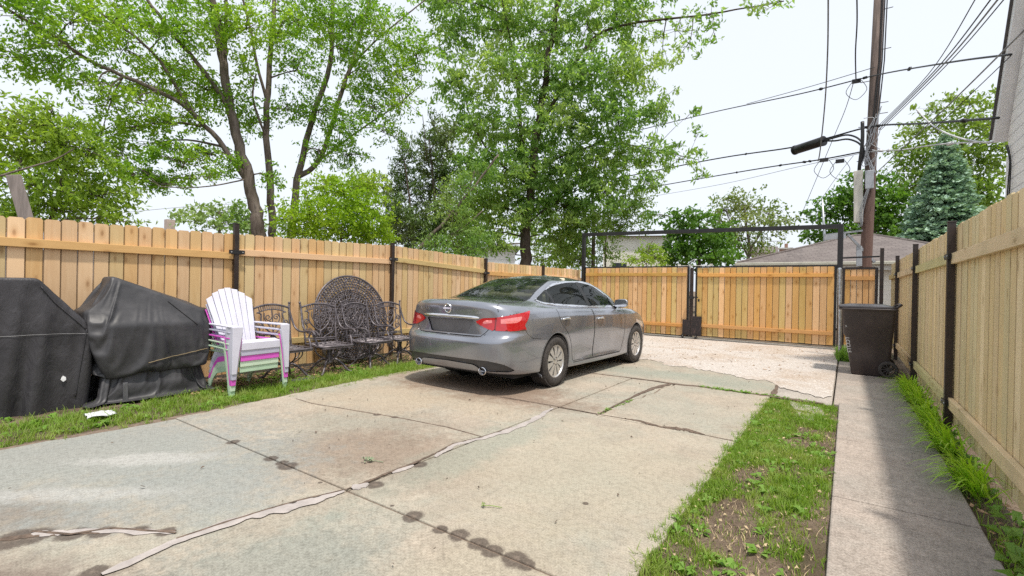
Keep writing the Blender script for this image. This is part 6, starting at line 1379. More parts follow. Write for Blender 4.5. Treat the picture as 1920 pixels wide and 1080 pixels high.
tree('lime_bush', 'bright yellow-green bush under the multi-stemmed tree, rising above the left fence', 'bush', 13.5, [([(640, 500), (640, 430), (650, 370)], .04, .015), ([(590, 500), (585, 420), (570, 370)], .03, .012)],
     [(580, 400, 68, 42, 1.7), (650, 358, 66, 36, 1.5), (690, 400, 50, 46, 1.8), (602, 350, 38, 28, 1.2), (640, 432, 92, 28, 2.0), (560, 440, 55, 20, 1.6), (702, 345, 28, 22, 1.0), (640, 395, 60, 40, 1.8), (700, 440, 45, 25, 1.8), (540, 415, 28, 18, 1.1)], 'lime', .095, 'bark_dark', seed=3, spray=(.34, 16), wl=.5)
tree('cedar_tree', 'dark olive cedar with narrow upright tops between the lime bush and big locust tree', 'tree', 18.5, [([(775, 500), (770, 400), (758, 300)], .07, .02), ([(820, 500), (815, 380), (805, 260)], .08, .02), ([(800, 300), (795, 240), (792, 215)], .02, .01)],
     [(752, 300, 16, 45, 1.5), (748, 350, 28, 40, 1.7), (745, 410, 36, 45, 1.9), (768, 285, 12, 30, 1.1), (800, 285, 26, 48, 1.6), (832, 265, 22, 52, 1.5), (812, 225, 12, 30, .9), (800, 350, 46, 45, 1.8), (830, 330, 28, 45, 1.5), (780, 420, 60, 40, 1.9), (830, 420, 40, 40, 1.6), (770, 450, 60, 20, 1.8)], 'dark', .15, 'bark_dark', seed=4, spray=(.42, 18), droop=-.35, wl=.30)
T4L = [([(987, 520), (986, 470), (986, 420), (996, 340), (1010, 240), (1022, 150), (1036, 60), (1060, -60)], .27, .09), ([(994, 345), (978, 260), (972, 180), (958, 90), (940, -20)], .10, .05), ([(1012, 240), (1050, 170), (1090, 100), (1130, 60), (1200, 42), (1300, 30), (1380, 18), (1470, 2)], .09, .02),
       ([(1000, 320), (1060, 290), (1130, 270), (1200, 275), (1310, 300)], .06, .012), ([(996, 350), (930, 300), (890, 240), (870, 180)], .06, .02), ([(988, 420), (1040, 380), (1100, 350), (1200, 335)], .05, .015)]
T4C = [(850, 60, 58, 55, 1.51), (930, 35, 78, 55, 1.89), (1010, 60, 78, 55, 1.63), (1100, 45, 78, 48, 1.76), (1190, 50, 58, 45, 1.39), (855, 150, 55, 48, 1.51), (935, 140, 76, 55, 1.89), (1030, 150, 76, 55, 1.76), (1120, 140, 76, 55, 2.15), (1195, 130, 48, 46, 1.63),
       (895, 230, 66, 52, 1.76), (980, 240, 76, 52, 2.15), (1070, 230, 76, 52, 2.27), (1160, 220, 68, 52, 2.27), (1232, 205, 36, 36, 1.26), (870, 308, 56, 42, 1.76), (950, 320, 78, 52, 2.39), (1040, 320, 78, 52, 2.52), (1130, 310, 78, 48, 2.39), (1212, 290, 56, 36, 1.63),
       (1270, 300, 46, 16, 0.95), (905, 388, 62, 46, 2.39), (980, 395, 66, 46, 2.52), (1060, 390, 66, 46, 2.52), (1140, 368, 66, 38, 2.02), (1220, 342, 46, 22, 1.26), (885, 440, 50, 30, 2.02), (940, 462, 36, 24, 1.51), (1045, 445, 46, 36, 1.89), (1100, 425, 46, 38, 1.89),
       (1265, 60, 52, 26, 0.66), (1330, 30, 54, 20, 0.59), (1400, 18, 46, 16, 0.59), (1290, 98, 28, 22, 0.59), (1440, 18, 25, 14, 0.71), (1242, 120, 30, 20, 0.59), (1300, 210, 14, 10, 0.84), (1308, 250, 18, 14, 0.84), (1300, 290, 24, 8, 0.71), (1318, 330, 18, 8, 0.59), (950, -20, 150, 40, 1.63), (1150, -20, 120, 40, 1.51), (830, 0, 50, 40, 1.39),
       (1280, 270, 30, 12, 0.59), (1250, 170, 22, 16, 0.59), (1340, 70, 24, 10, 0.36), (845, 250, 40, 30, 0.95)]
tree('locust_tree', 'tallest full green tree in the middle, with one dark trunk behind the gate and car', 'tree', 20.0, T4L, T4C, 'ash', .21, 'bark_dark', seed=5, spray=(.60, 22), droop=.40, wl=.40, depth=1.2)
tree('leaning_tree', 'thin grey leaning stems with feathery leaves between the cedar and the locust trunk', 'tree', 17.5, [([(770, 490), (800, 450), (835, 415), (870, 372), (905, 330), (935, 290)], .085, .03), ([(792, 480, .2), (830, 450, .2), (870, 425, .2), (905, 395, .2)], .06, .02), ([(835, 415), (850, 385), (880, 350), (890, 320)], .03, .015)],
     [(860, 350, 40, 30, 1.2), (900, 330, 45, 30, 1.3), (850, 400, 40, 25, 1.0), (880, 445, 50, 25, 1.5), (820, 460, 45, 22, 1.3), (870, 470, 50, 18, 1.6), (830, 375, 25, 20, .8)], 'ash', .13, seed=6, spray=(.5, 15), droop=.5, wl=.32)
tree('slender_tree', 'slim tree with two pale thin trunks seen through the overhead gate frame', 'tree', 22.0, [([(1113, 520), (1113, 440), (1112, 370), (1118, 300)], .10, .05), ([(1135, 520, .5), (1136, 450, .5), (1150, 380, .5)], .05, .02)],
     [(1120, 400, 50, 30, 1.0), (1085, 455, 30, 35, 1.1), (1135, 470, 35, 30, .9), (1090, 490, 35, 18, 1.2), (1170, 420, 45, 30, 1.2), (1190, 385, 40, 28, 1.2), (1150, 430, 30, 20, .8), (1060, 480, 25, 25, 1.2)], 'mid', .13, 'bark_grey', seed=7, spray=(.45, 14))
tree('dense_bush', 'dense rounded dark green tree beyond the gate, right of the white siding house', 'tree', 31.0, [([(1310, 510), (1312, 450), (1310, 410)], .10, .04)],
     [(1312, 432, 56, 40, 2.2), (1282, 468, 46, 32, 2.2), (1345, 470, 46, 32, 2.2), (1268, 425, 30, 26, 1.5), (1310, 480, 75, 26, 2.4), (1300, 405, 30, 18, 1.3), (1240, 405, 40, 18, 1.2)], 'deep', .26, 'bark_dark', seed=8, spray=(.7, 14), wl=.55)
tree('small_bush', 'light green shrub poking over the left gate leaf in front of the white siding house', 'bush', 18.0, [([(1210, 520), (1215, 470), (1225, 450)], .02, .01)], [(1215, 470, 26, 20, 1.4), (1200, 488, 30, 14, 1.5), (1235, 485, 20, 16, 1.3)], 'shrub', .12, seed=9, spray=(.35, 12))
tree('airy_tree', 'airy olive green tree with fine branches beyond the gate, left of the garage roof', 'tree', 40.0, [([(1395, 520), (1405, 470), (1400, 430), (1395, 390)], .16, .05), ([(1405, 470), (1430, 430), (1445, 390)], .09, .03), ([(1402, 480), (1375, 430), (1360, 390)], .08, .03)],
     [(1400, 385, 60, 30, .85), (1360, 395, 32, 32, .85), (1448, 405, 38, 30, .85), (1400, 425, 70, 28, .9), (1380, 455, 45, 22, .9), (1430, 455, 45, 20, .8), (1480, 415, 22, 12, .5), (1345, 430, 28, 24, .9)], 'olive', .30, 'bark_grey', seed=10, spray=(1.0, 12), wl=.5, twig=.014)
tree('backyard_tree', 'lush dark green tree behind the wooden utility pole and garage', 'tree', 44.0, [([(1640, 520), (1640, 440), (1640, 380)], .25, .08)],
     [(1540, 402, 30, 24, 1.8), (1570, 385, 32, 26, 2.0), (1600, 368, 42, 38, 2.1), (1655, 375, 48, 46, 2.2), (1690, 405, 38, 44, 2.1), (1560, 440, 50, 18, 2.0), (1650, 432, 66, 28, 2.3), (1525, 440, 28, 12, 1.6), (1612, 410, 50, 36, 2.2), (1640, 335, 26, 18, 1.3)], 'deep', .36, 'bark_dark', seed=11, spray=(1.0, 14), wl=.55)
tree('honey_locust', 'broad mid green tree with layered branches behind the blue spruce and right eave', 'tree', 46.0, [([(1790, 520), (1790, 400), (1800, 300), (1810, 220)], .25, .08), ([(1800, 320), (1760, 250), (1720, 210)], .08, .03), ([(1800, 300), (1850, 240), (1870, 200)], .08, .03)],
     [(1760, 205, 48, 16, 1.2), (1820, 190, 55, 20, 1.4), (1740, 240, 62, 18, 1.3), (1830, 235, 58, 24, 1.6), (1715, 280, 42, 22, 1.3), (1790, 280, 70, 28, 1.7), (1850, 300, 42, 36, 1.7), (1700, 310, 34, 16, 1.0), (1845, 360, 40, 42, 1.8), (1820, 400, 40, 36, 1.8), (1730, 320, 40, 20, 1.2), (1715, 255, 30, 10, .9), (1780, 340, 60, 36, 1.6), (1700, 345, 30, 25, 1.2), (1690, 285, 22, 14, .9), (1860, 250, 20, 40, 1.2)], 'mid', .34, 'bark_dark', seed=12, spray=(1.0, 14), wl=.45)
tree('pale_tree', 'hazy pale green tree low over the left fence between the sumac and the grey stems', 'tree', 42.0, [([(410, 470), (412, 420), (410, 395)], .15, .05)], [(405, 398, 62, 20, 1.3), (360, 405, 32, 18, 1.2), (452, 400, 32, 22, 1.3), (410, 420, 75, 18, 1.6), (470, 420, 40, 20, 1.5)], 'pale', .34, seed=13, spray=(1.0, 12), wl=.55)
tree('pale_tree', 'distant pale crown rising over the lime bush left of the cedar', 'tree', 45.0, [([(690, 470), (690, 400), (690, 345)], .15, .05)], [(685, 335, 45, 16, 1.2), (660, 355, 40, 18, 1.2), (720, 360, 32, 20, 1.1)], 'pale', .36, seed=14, spray=(1.0, 12), wl=.55)
tree('back_tree', 'mid green leafy tree between the cedar and the grey roofed house', 'tree', 34.0, [([(860, 510), (860, 440), (855, 390)], .15, .05)], [(860, 400, 55, 40, 1.6), (830, 440, 60, 30, 1.6), (900, 420, 40, 30, 1.3), (1010, 440, 60, 30, 1.3), (1075, 470, 40, 28, 1.3), (1030, 485, 60, 20, 1.5)], 'mid', .28, seed=15, spray=(.8, 13), wl=.5)
# blue spruce
def spruce():
    base = far(1768, 510, 31.0); top = far(1765, 262, 31.0); H_ = top.z + .3; g = np.random.default_rng(8); ft = Vector((base.x, base.y, 0))
    t = thing('blue_spruce', 'blue-green spruce with tiered drooping boughs behind the pale fence', 'tree', ft); tb = MB(); tb.tube([(0, 0, 0), (0, 0, H_ * .5), (0, 0, H_)], [.16, .10, .02], 8); tb.build('trunk', M['bark_dark'], t, smooth=True)
    V = []; m_ = px_m(1768, 420, 31.0); RB = 104 * m_
    z = 1.0
    while z < H_ - .1:
        f = (H_ - z) / (H_ - .8); rad = RB * min(1, f * 1.05 + .04) ** .85; nb = max(5, int(8 + 16 * f)); a0 = g.uniform(0, 6.28)
        for k_ in range(nb):
            a = a0 + 2 * math.pi * k_ / nb + g.uniform(-.15, .15); L = rad * g.uniform(.78, 1.08); d = np.array([math.cos(a), math.sin(a)]); nn = int(70 * L / .9) + 14
            s = g.random(nn) ** .75; zj = z + g.uniform(-.11, .11); zz = zj + .10 * L * s - .34 * L * s * s + .22 * L * np.clip(s - .7, 0, 1) * 1.2 + g.normal(0, .045, nn); off = g.normal(0, .10, nn) * (.3 + s) * min(1.0, L); c = np.stack([d[0] * s * L - d[1] * off, d[1] * s * L + d[0] * off, zz], -1)
            ang = a + g.normal(0, .7, nn); ax = np.stack([np.cos(ang), np.sin(ang), g.uniform(-.25, .35, nn)], -1); sd = np.stack([-np.sin(ang) * .8, np.cos(ang) * .8, g.normal(0, .75, nn)], -1); sz = g.uniform(.18, .32, nn)[:, None] * (.6 + .4 * f)
            V.append(np.stack([c - ax * sz * .5, c + sd * sz * .27, c + ax * sz * .5, c - sd * sz * .27], 1))
        z += .20 + .10 * f
    V = np.concatenate(V).reshape(-1, 3); n = len(V) // 4; np_mesh('crown', V, np.arange(n)[:, None] * 4 + np.arange(4), LEAF['spruce'], t, tone=g.random(n))
spruce()
# ------------------------------------------------------------------ neighbouring buildings
def siding(name, c, pitch=.11, dark=.55):
    k = NT(name); p = k.pos(); s = k.n('ShaderNodeSeparateXYZ'); k.l(p, s.inputs[0]); z = s.outputs[2]
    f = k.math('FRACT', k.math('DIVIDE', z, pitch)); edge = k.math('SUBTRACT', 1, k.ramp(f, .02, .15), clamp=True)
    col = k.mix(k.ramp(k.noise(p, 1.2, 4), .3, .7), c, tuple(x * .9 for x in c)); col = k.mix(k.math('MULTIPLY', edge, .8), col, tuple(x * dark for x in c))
    k.set(Base_Color=col, Roughness=.55); k.bump(f, .5, .02); return k.m
M['siding_w'] = siding('white_siding', (.90, .90, .92), .20, .40); M['siding_c'] = siding('cream_siding', (.85, .83, .77), .16, .7)
k = NT('shingles'); p = k.pos(); s = k.n('ShaderNodeSeparateXYZ'); k.l(p, s.inputs[0])
br = k.n('ShaderNodeTexBrick'); cb = k.n('ShaderNodeCombineXYZ'); k.l(k.math('ADD', s.outputs[0], k.math('MULTIPLY', s.outputs[1], .3)), cb.inputs[0]); k.l(k.math('MULTIPLY', s.outputs[2], 2.6), cb.inputs[1]); k.l(cb.outputs[0], br.inputs['Vector'])
br.inputs['Color1'].default_value = (.175, .150, .142, 1); br.inputs['Color2'].default_value = (.125, .106, .102, 1); br.inputs['Mortar'].default_value = (.085, .068, .068, 1); br.inputs['Scale'].default_value = 1.0; br.inputs['Mortar Size'].default_value = .012; br.inputs['Brick Width'].default_value = .32; br.inputs['Row Height'].default_value = .14
k.set(Base_Color=k.mix(k.math('MULTIPLY', k.ramp(k.noise(p, 1.4, 5), .4, .7), .35), br.outputs[0], (.21, .185, .175)), Roughness=.9); M['shingles'] = k.m
M['fascia'] = plain('white_fascia', (.56, .55, .52), .5, 0, .08, 4); M['gutter'] = plain('cream_gutter', (.50, .49, .42), .45, 0, .1, 4); M['soffit'] = plain('white_soffit', (.78, .79, .82), .6, 0, .06, 4)
M['brick'] = plain('chimney_brick', (.34, .20, .15), .85, 0, .3, 20, .5); M['dark_roof'] = plain('dark_roof', (.085, .080, .082), .9, 0, .2, 6); M['window_dark'] = plain('window_pane', (.05, .06, .07), .1, 0, .2)
# hip-roofed garage across the alley
FL = far(1382, 493, 21.5); ez = FL.z; gx0, gy0 = FL.x, FL.y; gw, gd_ = 8.2, 7.0
gar = thing('garage', 'low garage with brown shingled hip roof and cream gutter behind the gate', 'garage', (gx0 + gw / 2, gy0 + gd_ / 2, 0))
b = MB(); b.box((gx0 + gw / 2, gy0 + gd_ / 2, (ez - .1) / 2), (gw - .7, gd_ - .7, ez - .1)); b.build('wall', M['siding_c'], gar, world=True)
ap = ez + (far(1575, 446, 25.5).z - ez); x0, x1, y0, y1 = gx0, gx0 + gw, gy0, gy0 + gd_; ra, rb_ = (gx0 + gw * .47, gy0 + gd_ / 2, ap), (gx0 + gw * .56, gy0 + gd_ / 2, ap - .0)
b = MB(); b.add([(x0, y0, ez), (x1, y0, ez), (x1, y1, ez), (x0, y1, ez), ra, rb_], [(0, 1, 5, 4), (1, 2, 5), (2, 3, 4, 5), (3, 0, 4), (3, 2, 1, 0)]); rfo = b.build('roof', M['shingles'], gar, world=True)
b = MB(); b.tube([(x0, y0, ez + .02), ra], .05, 5); b.tube([ra, rb_], .05, 5); b.tube([rb_, (x1, y0, ez + .02)], .05, 5); b.build('ridge_cap', M['shingles'], gar, world=True)
b = MB(); b.bar((x0 - .06, y0 - .07, ez - .06), (x1 + .06, y0 - .07, ez - .06), .12, .12); b.build('gutter', M['gutter'], gar, world=True, bevel=.02)
b = MB(); b.bar((x0, y0 - .005, ez - .22), (x1, y0 - .005, ez - .22), .02, .17); b.bar((x0 - .06, y0 - .02, ez - .09), (x0 - .06, y1, ez - .09), .04, .18); b.build('fascia', M['fascia'], gar, world=True)
b = MB(); v0 = far(1620, 456, 24.5); b.box((v0.x - .9, v0.y, v0.z - .1), (.35, .3, .16)); b.build('roof_vent', M['galv'], gar, world=True)
# house with white lap siding on the right, seen at its corner under a steep eave
HX = 2.35; c0 = onX(1889, 330, HX); cy = c0.y
e0 = onX(1863, 268, HX - .17); e1 = onX(1906, -6, HX - .17); sl_ = (e1.z - e0.z) / (e0.y - e1.y)
hs_ = thing('white_house', 'white lap-sided house corner with a steep soffited eave at the right edge', 'house', (HX + 3, cy - 2, 0))
NY = cy - 3.2; zt = lambda y: e0.z + (e0.y - y) * sl_
b = MB(); b.prism([(cy, 0), (NY, 0), (NY, zt(NY) - .1), (cy, zt(cy) - .1)], (0, 1, 0), (0, 0, 1), (1, 0, 0), (HX, 0, 0), 5.0); b.build('wall', M['siding_w'], hs_, world=True)
b = MB(); b.box((HX - .006, cy - .045, 1.9), (.03, .10, 3.9)); b.build('corner_board', M['soffit'], hs_, world=True)
b = MB(); dv = Vector((0, NY - e0.y, zt(NY) - e0.z)).normalized(); nrm_ = Vector((0, dv.z, -dv.y)); nrm_ = nrm_ if nrm_.z > 0 else -nrm_
A, B_ = Vector((HX - .17, e0.y, e0.z)), Vector((HX - .17, NY, zt(NY)))
b.add([A, B_, B_ + Vector((5.6, 0, 0)), A + Vector((5.6, 0, 0))] + [q + nrm_ * .16 for q in (A, B_, B_ + Vector((5.6, 0, 0)), A + Vector((5.6, 0, 0)))], [(0, 1, 2, 3), (4, 7, 6, 5), (0, 4, 5, 1), (1, 5, 6, 2), (2, 6, 7, 3), (3, 7, 4, 0)]); b.build('soffit', M['soffit'], hs_, world=True)
b = MB(); off = nrm_ * .163; b.add([q + off for q in (A - Vector((.04, 0, 0)), B_ - Vector((.04, 0, 0)), B_ + Vector((5.6, 0, 0)), A + Vector((5.6, 0, 0)))] + [q + off + nrm_ * .03 for q in (A - Vector((.04, 0, 0)), B_ - Vector((.04, 0, 0)), B_ + Vector((5.6, 0, 0)), A + Vector((5.6, 0, 0)))], [(0, 1, 2, 3), (4, 7, 6, 5), (0, 4, 5, 1), (1, 5, 6, 2), (2, 6, 7, 3), (3, 7, 4, 0)]); b.build('roof', M['dark_roof'], hs_, world=True)
for sx_, ey in ((0, 0), (.035, -.06)):
    b = MB(); b.tube(smooth_path([onX(1886 + sx_ * 100, 272, HX - .03), onX(1893 + sx_ * 60, 300, HX - .03), onX(1891 + sx_ * 90, 335, HX - .03), onX(1888 + sx_ * 100, 375, HX - .03)]), .010, 6); b.build('service_cable', M['steel_black'], hs_, world=True)
# white houses beyond the trees
def house(name, label, xl, xr, ye, yr, dist, wallm, roofm, ridge=True, depth=8):
    a, c = far(xl, 520, dist), far(xr, 520, dist); d = (c - a); d.z = 0; w = d.length; d.normalize(); n_ = Vector((-d.y, d.x, 0)); t = thing(name, label, 'house', ((a + c) / 2).to_tuple()[:2] + (0,)); ze = far((xl + xr) / 2, ye, dist).z; zr = far((xl + xr) / 2, yr, dist).z
    a.z = c.z = 0; b = MB(); b.add([a, c, c + n_ * depth, a + n_ * depth] + [q + Vector((0, 0, ze)) for q in (a, c, c + n_ * depth, a + n_ * depth)], [(0, 1, 5, 4), (1, 2, 6, 5), (2, 3, 7, 6), (3, 0, 4, 7)]); b.build('wall', wallm, t, world=True)
    b = MB(); o_ = .35; A_, B2, C2, D2 = a - d * o_ - n_ * o_, c + d * o_ - n_ * o_, c + d * o_ + n_ * (depth + o_), a - d * o_ + n_ * (depth + o_); m0, m1 = a - d * o_ + n_ * depth / 2, c + d * o_ + n_ * depth / 2
    up_ = Vector((0, 0, 1)); b.add([A_ + up_ * ze, B2 + up_ * ze, C2 + up_ * ze, D2 + up_ * ze, m0 + up_ * zr, m1 + up_ * zr], [(0, 1, 5, 4), (2, 3, 4, 5), (0, 4, 3), (1, 2, 5), (0, 3, 2, 1)]); b.build('roof', roofm, t, world=True)
    return t, a, c, d, n_
h1, a, c, d, n_ = house('white_house', 'white sided house partly hidden by trees, seen through the overhead gate frame', 1130, 1258, 443, 436, 36, M['siding_c'], M['dark_roof'])
for f, z in ((.25, 2.6),):
    q = a + d * (c - a).length * f - n_ * .02; b = MB(); b.bar(q + Vector((0, 0, z)) - d * .5, q + Vector((0, 0, z)) + d * .5, .04, 1.2); b.build('window', M['window_dark'], h1, world=True)
h2, *_r = house('grey_roofed_house', 'pale house with a grey roof glimpsed between the leaning stems and locust trunk', 880, 965, 466, 448, 34, M['siding_w'], plain('grey_roof', (.22, .23, .25), .8), depth=6)
h3, *_r = house('gabled_house', 'small pale gabled house beyond the garage roof, left of the brick chimney', 1408, 1450, 474, 458, 46, M['siding_c'], M['shingles'], depth=5)
h4, a4, c4, d4, n4 = house('far_house', 'dark-roofed house with a small chimney just showing over the left fence', 250, 345, 436, 427, 40, M['siding_c'], M['dark_roof'], depth=6)
q = far(318, 428, 41.5); b = MB(); b.box((q.x, q.y, q.z + .1), (.5, .5, 1.0)); b.build('chimney', plain('pale_brick', (.45, .36, .31), .85, 0, .2, 12), h4, world=True)
q = far(1474, 468, 44); ch = thing('brick_chimney', 'short brick chimney showing above the left slope of the garage roof', 'chimney', (q.x, q.y, 0)); b = MB(); b.box((q.x, q.y, q.z / 2), (.9, .9, q.z)); b.build('stack', M['brick'], ch, world=True); b = MB(); b.box((q.x, q.y, q.z + .06), (1.0, 1.0, .12)); b.build('cap', M['fascia'], ch, world=True); b = MB(); b.lathe([(.12, 0), (.12, .35), (.10, .35)], 10, Matrix.Translation((q.x, q.y, q.z + .12))); b.build('flue', M['brick'], ch, world=True)
q0, q1 = far(1546, 445, 24), far(1542, 374, 24); b = MB(); b.tube([q0 - Vector((0, 0, 2.2)), q0, q1], [.05, .05, .03], 8); b.tube([q0 + Vector((0, 0, .05)), q0 + Vector((.35, 0, -.25))], .02, 5); tag(b.build('antenna_mast', M['galv'], smooth=True), 'thin pale mast standing at the garage roof beside the black overhead bar', 'mast')
# weathered plank leaning behind the left fence
k = NT('weathered_plank'); p = k.pos(); n_w = k.noise(k.map(p, (1, 1, .12)), 14, 6, .7); k.set(Base_Color=k.mix(k.ramp(n_w, .3, .7), (.30, .26, .245), (.16, .14, .13)), Roughness=.9); M['plank'] = k.m
pa, pb = far(52, 420, 9.2), far(25, 328, 9.2); b = MB(); b.bar(pb + (pa - pb) * (pb.z / (pb.z - pa.z)), pb, .15, .05, up=(ray(30, 370)).normalized() * -1); tag(b.build('leaning_plank', M['plank'], bevel=.006), 'weathered grey plank leaning up behind the far left of the fence', 'plank')

# ------------------------------------------------------------------ utility pole and cables
k = NT('pole_wood'); p = k.pos(); nn = k.noise(k.map(p, (1, 1, .06)), 26, 6, .7, .5); n2 = k.noise(p, 1.1, 4)
s = k.n('ShaderNodeSeparateXYZ'); k.l(p, s.inputs[0])
col = k.mix(k.ramp(nn, .3, .7), (.060, .045, .040), (.17, .125, .108)); col = k.mix(k.ramp(s.outputs[2], 2.0, 6.5), k.mix(.55, col, (.17, .082, .062)), col); col = k.mix(k.math('MULTIPLY', k.ramp(n2, .5, .7), .35), col, (.20, .16, .14))
k.set(Base_Color=col, Roughness=.85); k.bump(nn, .7, .02); M['pole'] = k.m
PD = 17.0
def pp(y): return far(1648 - .05 * y, y, PD)
pb_, pt_ = pp(520), pp(-140); foot = Vector((pb_.x - .02, pb_.y, -.2))
up_ = thing('utility_pole', 'brown wooden utility pole behind the walk gate carrying cables and metal boxes', 'utility pole', (foot.x, foot.y, 0))
b = MB(); b.tube([foot, pb_, pp(250), pt_], [.155, .148, .132, .115], 18); b.build('pole', M['pole'], up_, smooth=True, world=True)
M['box_white'] = plain('cream_box', (.62, .60, .54), .45, 0, .08, 4); M['box_grey'] = plain('grey_box', (.40, .42, .45), .4, .2, .1, 4)
toeye = (Vector((0, 0, 0)) - Vector((foot.x, foot.y, 0))).normalized(); side = Vector((-toeye.y, toeye.x, 0))
if side.x > 0: side = -side                                                # towards the left of the picture
def polebox(name, x, y0, y1, w, dpt, m, out):
    a, c = far(x, y0, PD), far(x, y1, PD); cx = (a + c) / 2 + toeye * out; tilt = (a - c).normalized(); b = MB(); b.bar(c + toeye * out, a + toeye * out, w, dpt, up=toeye); o = b.build(name, m, up_, world=True, bevel=.015); return o
polebox('equipment_box', 1609.5, 322, 418, .22, .20, M['box_white'], .10); polebox('junction_box', 1630, 323, 357, .20, .15, M['box_grey'], .23); polebox('conduit', 1611, 462, 500, .14, .12, M['box_grey'], .08)
b = MB(); b.tube(smooth_path([far(1617, 232, PD) + toeye * .2, far(1617, 270, PD) + toeye * .25, far(1612, 310, PD) + toeye * .18, far(1611, 324, PD) + toeye * .12]), [.045] * 16, 8); b.build('riser_cable', M['steel_black'], up_, world=True, smooth=True)
for y, sgn in ((20, -1), (95, -1), (150, 1), (195, -1), (215, -1), (300, 1), (235, 1)):
    q = pp(y); b = MB(); b.tube([q, q + side * (.33 * -sgn) * -1], .011, 5); b.build('climbing_step', M['steel_brown'], up_, world=True)
rw = random.Random(6)
b = MB()
for i in range(9):
    y0 = rw.uniform(215, 300); q = pp(y0); P = [q + side * rw.uniform(-.22, .22) + toeye * .2 + Vector((0, 0, rw.uniform(-.7, .3))) for _ in range(5)]; b.tube(smooth_path(P, 4), .010, 4)
for i in range(3): b.tube(smooth_path([pp(355) + side * (.02 * i) + toeye * .3, far(1619 - 3 * i, 395, PD) + toeye * .25, far(1616 - i, 425, PD) + toeye * .18, far(1608, 418, PD) + toeye * .1], 5), .010, 4)
b.build('wire_loops', M['box_grey'], up_, world=True)
for dx in (-.05, .01, .06):
    b = MB(); b.tube([pp(-120) + side * -(.12 + dx) + toeye * .12, pp(120) + side * -(.13 + dx) + toeye * .12, pp(230) + side * -(.05 + dx) + toeye * .17], .016, 5); b.build('riser_wire', M['steel_black'], up_, world=True)
# steel bracket arm with a diagonal brace
b = MB(); a1, a2 = far(1546, 441, PD - .3), far(1636, 430, PD); b.bar(a1, a2, .06, .05); b.bar(far(1590, 440, PD - .2), far(1640, 492, PD), .07, .06); b.build('bracket_arm', M['galv'], up_, world=True)
b = MB(); b.bar(far(1546, 446, PD - .3), far(1586, 442, PD - .25), .05, .14); b.build('bracket_plate', M['box_grey'], up_, world=True)
M['cable'] = plain('black_cable', (.018, .018, .020), .5); M['cable_grey'] = plain('grey_cable', (.20, .21, .23), .5); M['cable_white'] = plain('white_cable', (.55, .56, .58), .5)
def cable(label, pts, r, m='cable', name='overhead_cable', sag=0.0, n=8, knots=0):
    P = [far(*q) for q in pts]; S = smooth_path(P, n) if len(P) > 2 else [P[0].lerp(P[1], i / 16) - Vector((0, 0, sag * 4 * (i / 16) * (1 - i / 16))) for i in range(17)]
    b = MB(); b.tube(S, r * .8, 6)
    for i in range(knots): q = S[rw.randrange(2, len(S) - 2)]; b.box(q, (.10, .05, .06), Matrix.Rotation(rw.uniform(0, 3), 3, 'Z'))
    o = b.build(name, M[m], smooth=True, recalc=False); tag(o, label, 'cable', 'cables at the utility pole'); return o
cable('black cable crossing the pole high up and ending on the white house eave', [(1150, 256, 25), (1330, 212, 21.5), (1500, 176, 18.5), (1638, 142, PD - .2), (1780, 117, 12.6), (1896, 102, 10.6)], .022, knots=4)
cable('thin black cable just above the high crossing cable, left of the pole', [(1400, 195, 20), (1520, 162, 18.3), (1640, 126, PD - .2)], .012)
cable('black cable that carries the splice closure and runs on to the right eave', [(1120, 342, 27), (1330, 300, 21.5), (1487, 276, 18.6), (1555, 258, 17.8), (1636, 237, PD - .22), (1740, 231, 13.7), (1872, 221, 11.2)], .030, knots=6)
cable('thick lower black cable reaching the pole below the splice closure', [(1170, 360, 27), (1330, 332, 21.8), (1450, 312, 19.3), (1540, 299, 18.0), (1633, 281, PD - .22)], .026, knots=7)
cable('thin grey cable hanging below the thick lower cable on the left', [(1200, 372, 26), (1350, 346, 21.5), (1500, 312, 18.6), (1630, 284, PD - .2)], .010, 'cable_grey')
cable('grey service cable dropping steeply from overhead left of the pole', [(1553, -30, 11.5), (1552, 90, 13.3), (1547, 190, 15.2), (1538, 280, 17.2), (1534, 302, 18)], .020, 'cable_grey')
cable('dark twisted cable hanging down from above to the high cable by the pole', [(1606, -30, 13.0), (1607, 40, 14.5), (1604, 100, 15.8), (1605, 152, 17.1)], .020)
cable('long thin cable slanting down left from the pole to the garage', [(1600, 156, 17.2), (1585, 205, 18), (1560, 265, 19.4), (1503, 402, 24)], .012)
cable('short thin cable slanting to the mast by the garage', [(1600, 292, 17.1), (1570, 330, 19), (1532, 385, 23)], .009, 'cable_grey')
cable('leftmost of four service drops rising to the upper right from the pole', [(1645, 238, PD - .2), (1740, 140, 12), (1835, -12, 8.6)], .010)
cable('second service drop rising to the upper right from the pole', [(1646, 241, PD - .2), (1755, 130, 12), (1866, -12, 8.4)], .013)
cable('grey service drop rising to the upper right between two black drops', [(1648, 243, PD - .2), (1768, 122, 12), (1880, -12, 8.4)], .016, 'cable_grey')
cable('rightmost service drop rising to the upper right from the pole', [(1652, 243, PD - .2), (1775, 122, 12), (1890, -10, 8.6)], .011)
cable('grey cable from low on the pole up past the eave of the white house', [(1642, 325, PD - .2), (1770, 205, 12), (1925, 52, 8.0)], .014, 'cable_grey')
cable('thin black cable ending on the eave of the white house', [(1655, 335, PD - .2), (1773, 222, 12.2), (1896, 104, 10.6)], .009)
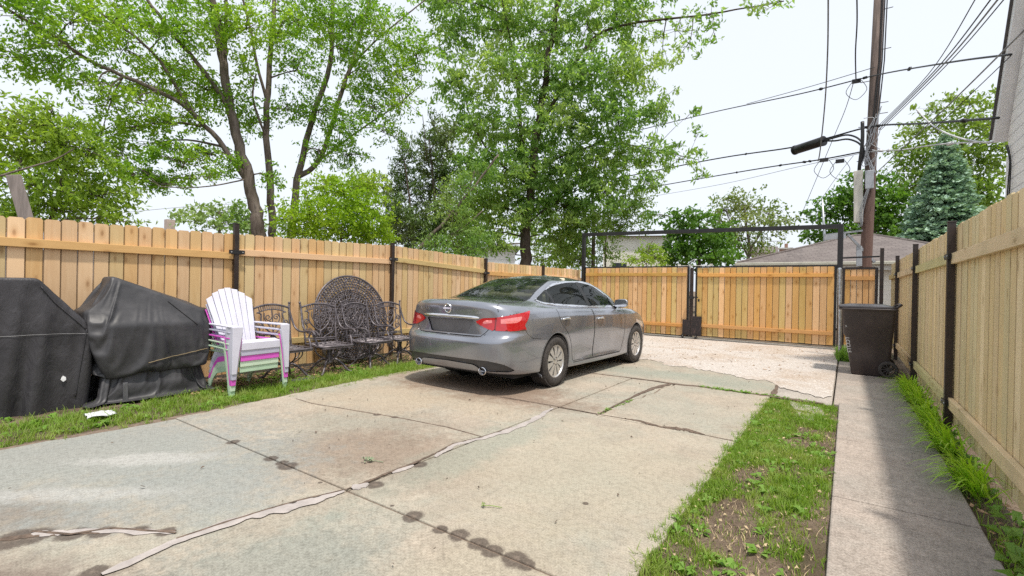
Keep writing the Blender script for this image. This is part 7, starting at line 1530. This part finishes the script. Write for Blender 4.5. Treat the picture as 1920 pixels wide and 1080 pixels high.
cable('white drop cable from the pole sagging to the corner of the white house', [(1636, 283, PD - .22), (1690, 281, 14.9), (1750, 272, 13.2), (1800, 268, 12.4), (1862, 266, 11.4)], .020, 'cable_white', knots=3)
cable('slack white wrapped cable in front of the big spruce and locust tops', [(1718, 205, 14.2), (1745, 232, 13.5), (1775, 250, 12.9), (1812, 262, 12.2), (1855, 268, 11.5)], .020, 'cable_white')
cable('thin cable running low over the left fence past the grey stems', [(330, 442, 20), (420, 423, 17), (480, 405, 15)], .010)
cable('thin grey cable far off over the left fence by the chimney', [(200, 402, 44), (345, 388, 44), (480, 380, 44)], .022, 'cable_grey')
sp = thing('splice_closure', 'black cylindrical splice case hanging on the cable left of the pole', 'splice case', far(1518, 273, 18.2))
s0, s1 = far(1489, 282, 18.45), far(1545, 264, 17.75); dv = (s1 - s0).normalized()
b = MB(); b.tube([s0, s0 + dv * .04, s0 + dv * .06, s1 - dv * .06, s1 - dv * .04, s1], [.10, .13, .145, .145, .13, .10], 16); b.build('case', M['steel_black'], sp, smooth=True, world=True, auto=40)
for f in (.03, .97):
    c = s0.lerp(s1, f); b = MB(); b.tube([c - dv * .03, c + dv * .03], [.155, .155], 16); b.build('end_clamp', M['cable'], sp, world=True)
for dz in (0, 1):
    b = MB(); b.tube(smooth_path([s1, far(1565, 258 + 6 * dz, 17.5), far(1590, 253 + 8 * dz, 17.3), far(1612, 262 + 8 * dz, 17.0), far(1620, 282 + 6 * dz, 16.85), far(1616, 305, 16.85)]), .026, 7); b.build('loop_cable', M['cable'], sp, world=True, smooth=True)
for (x, y) in ((1606, 152), (1575, 302), (1545, 300)):
    q = far(x, y, 17.4); b = MB(); b.box(q, (.22, .10, .10)); b.tube(smooth_path([q + Vector((-.1, 0, 0)), q + Vector((-.25, 0, -.3)), q + Vector((0, 0, -.55)), q + Vector((.25, 0, -.3)), q + Vector((.12, 0, 0))]), .008, 4)
    lab = {1606: 'small cable clamp with wire loops on the high cable by the pole', 1575: 'cable terminal with thin wire loops left of the white equipment box', 1545: 'small clamp on the lower cable under the splice case'}[x]; tag(b.build('cable_clamp', M['cable'], recalc=False), lab, 'clamp')
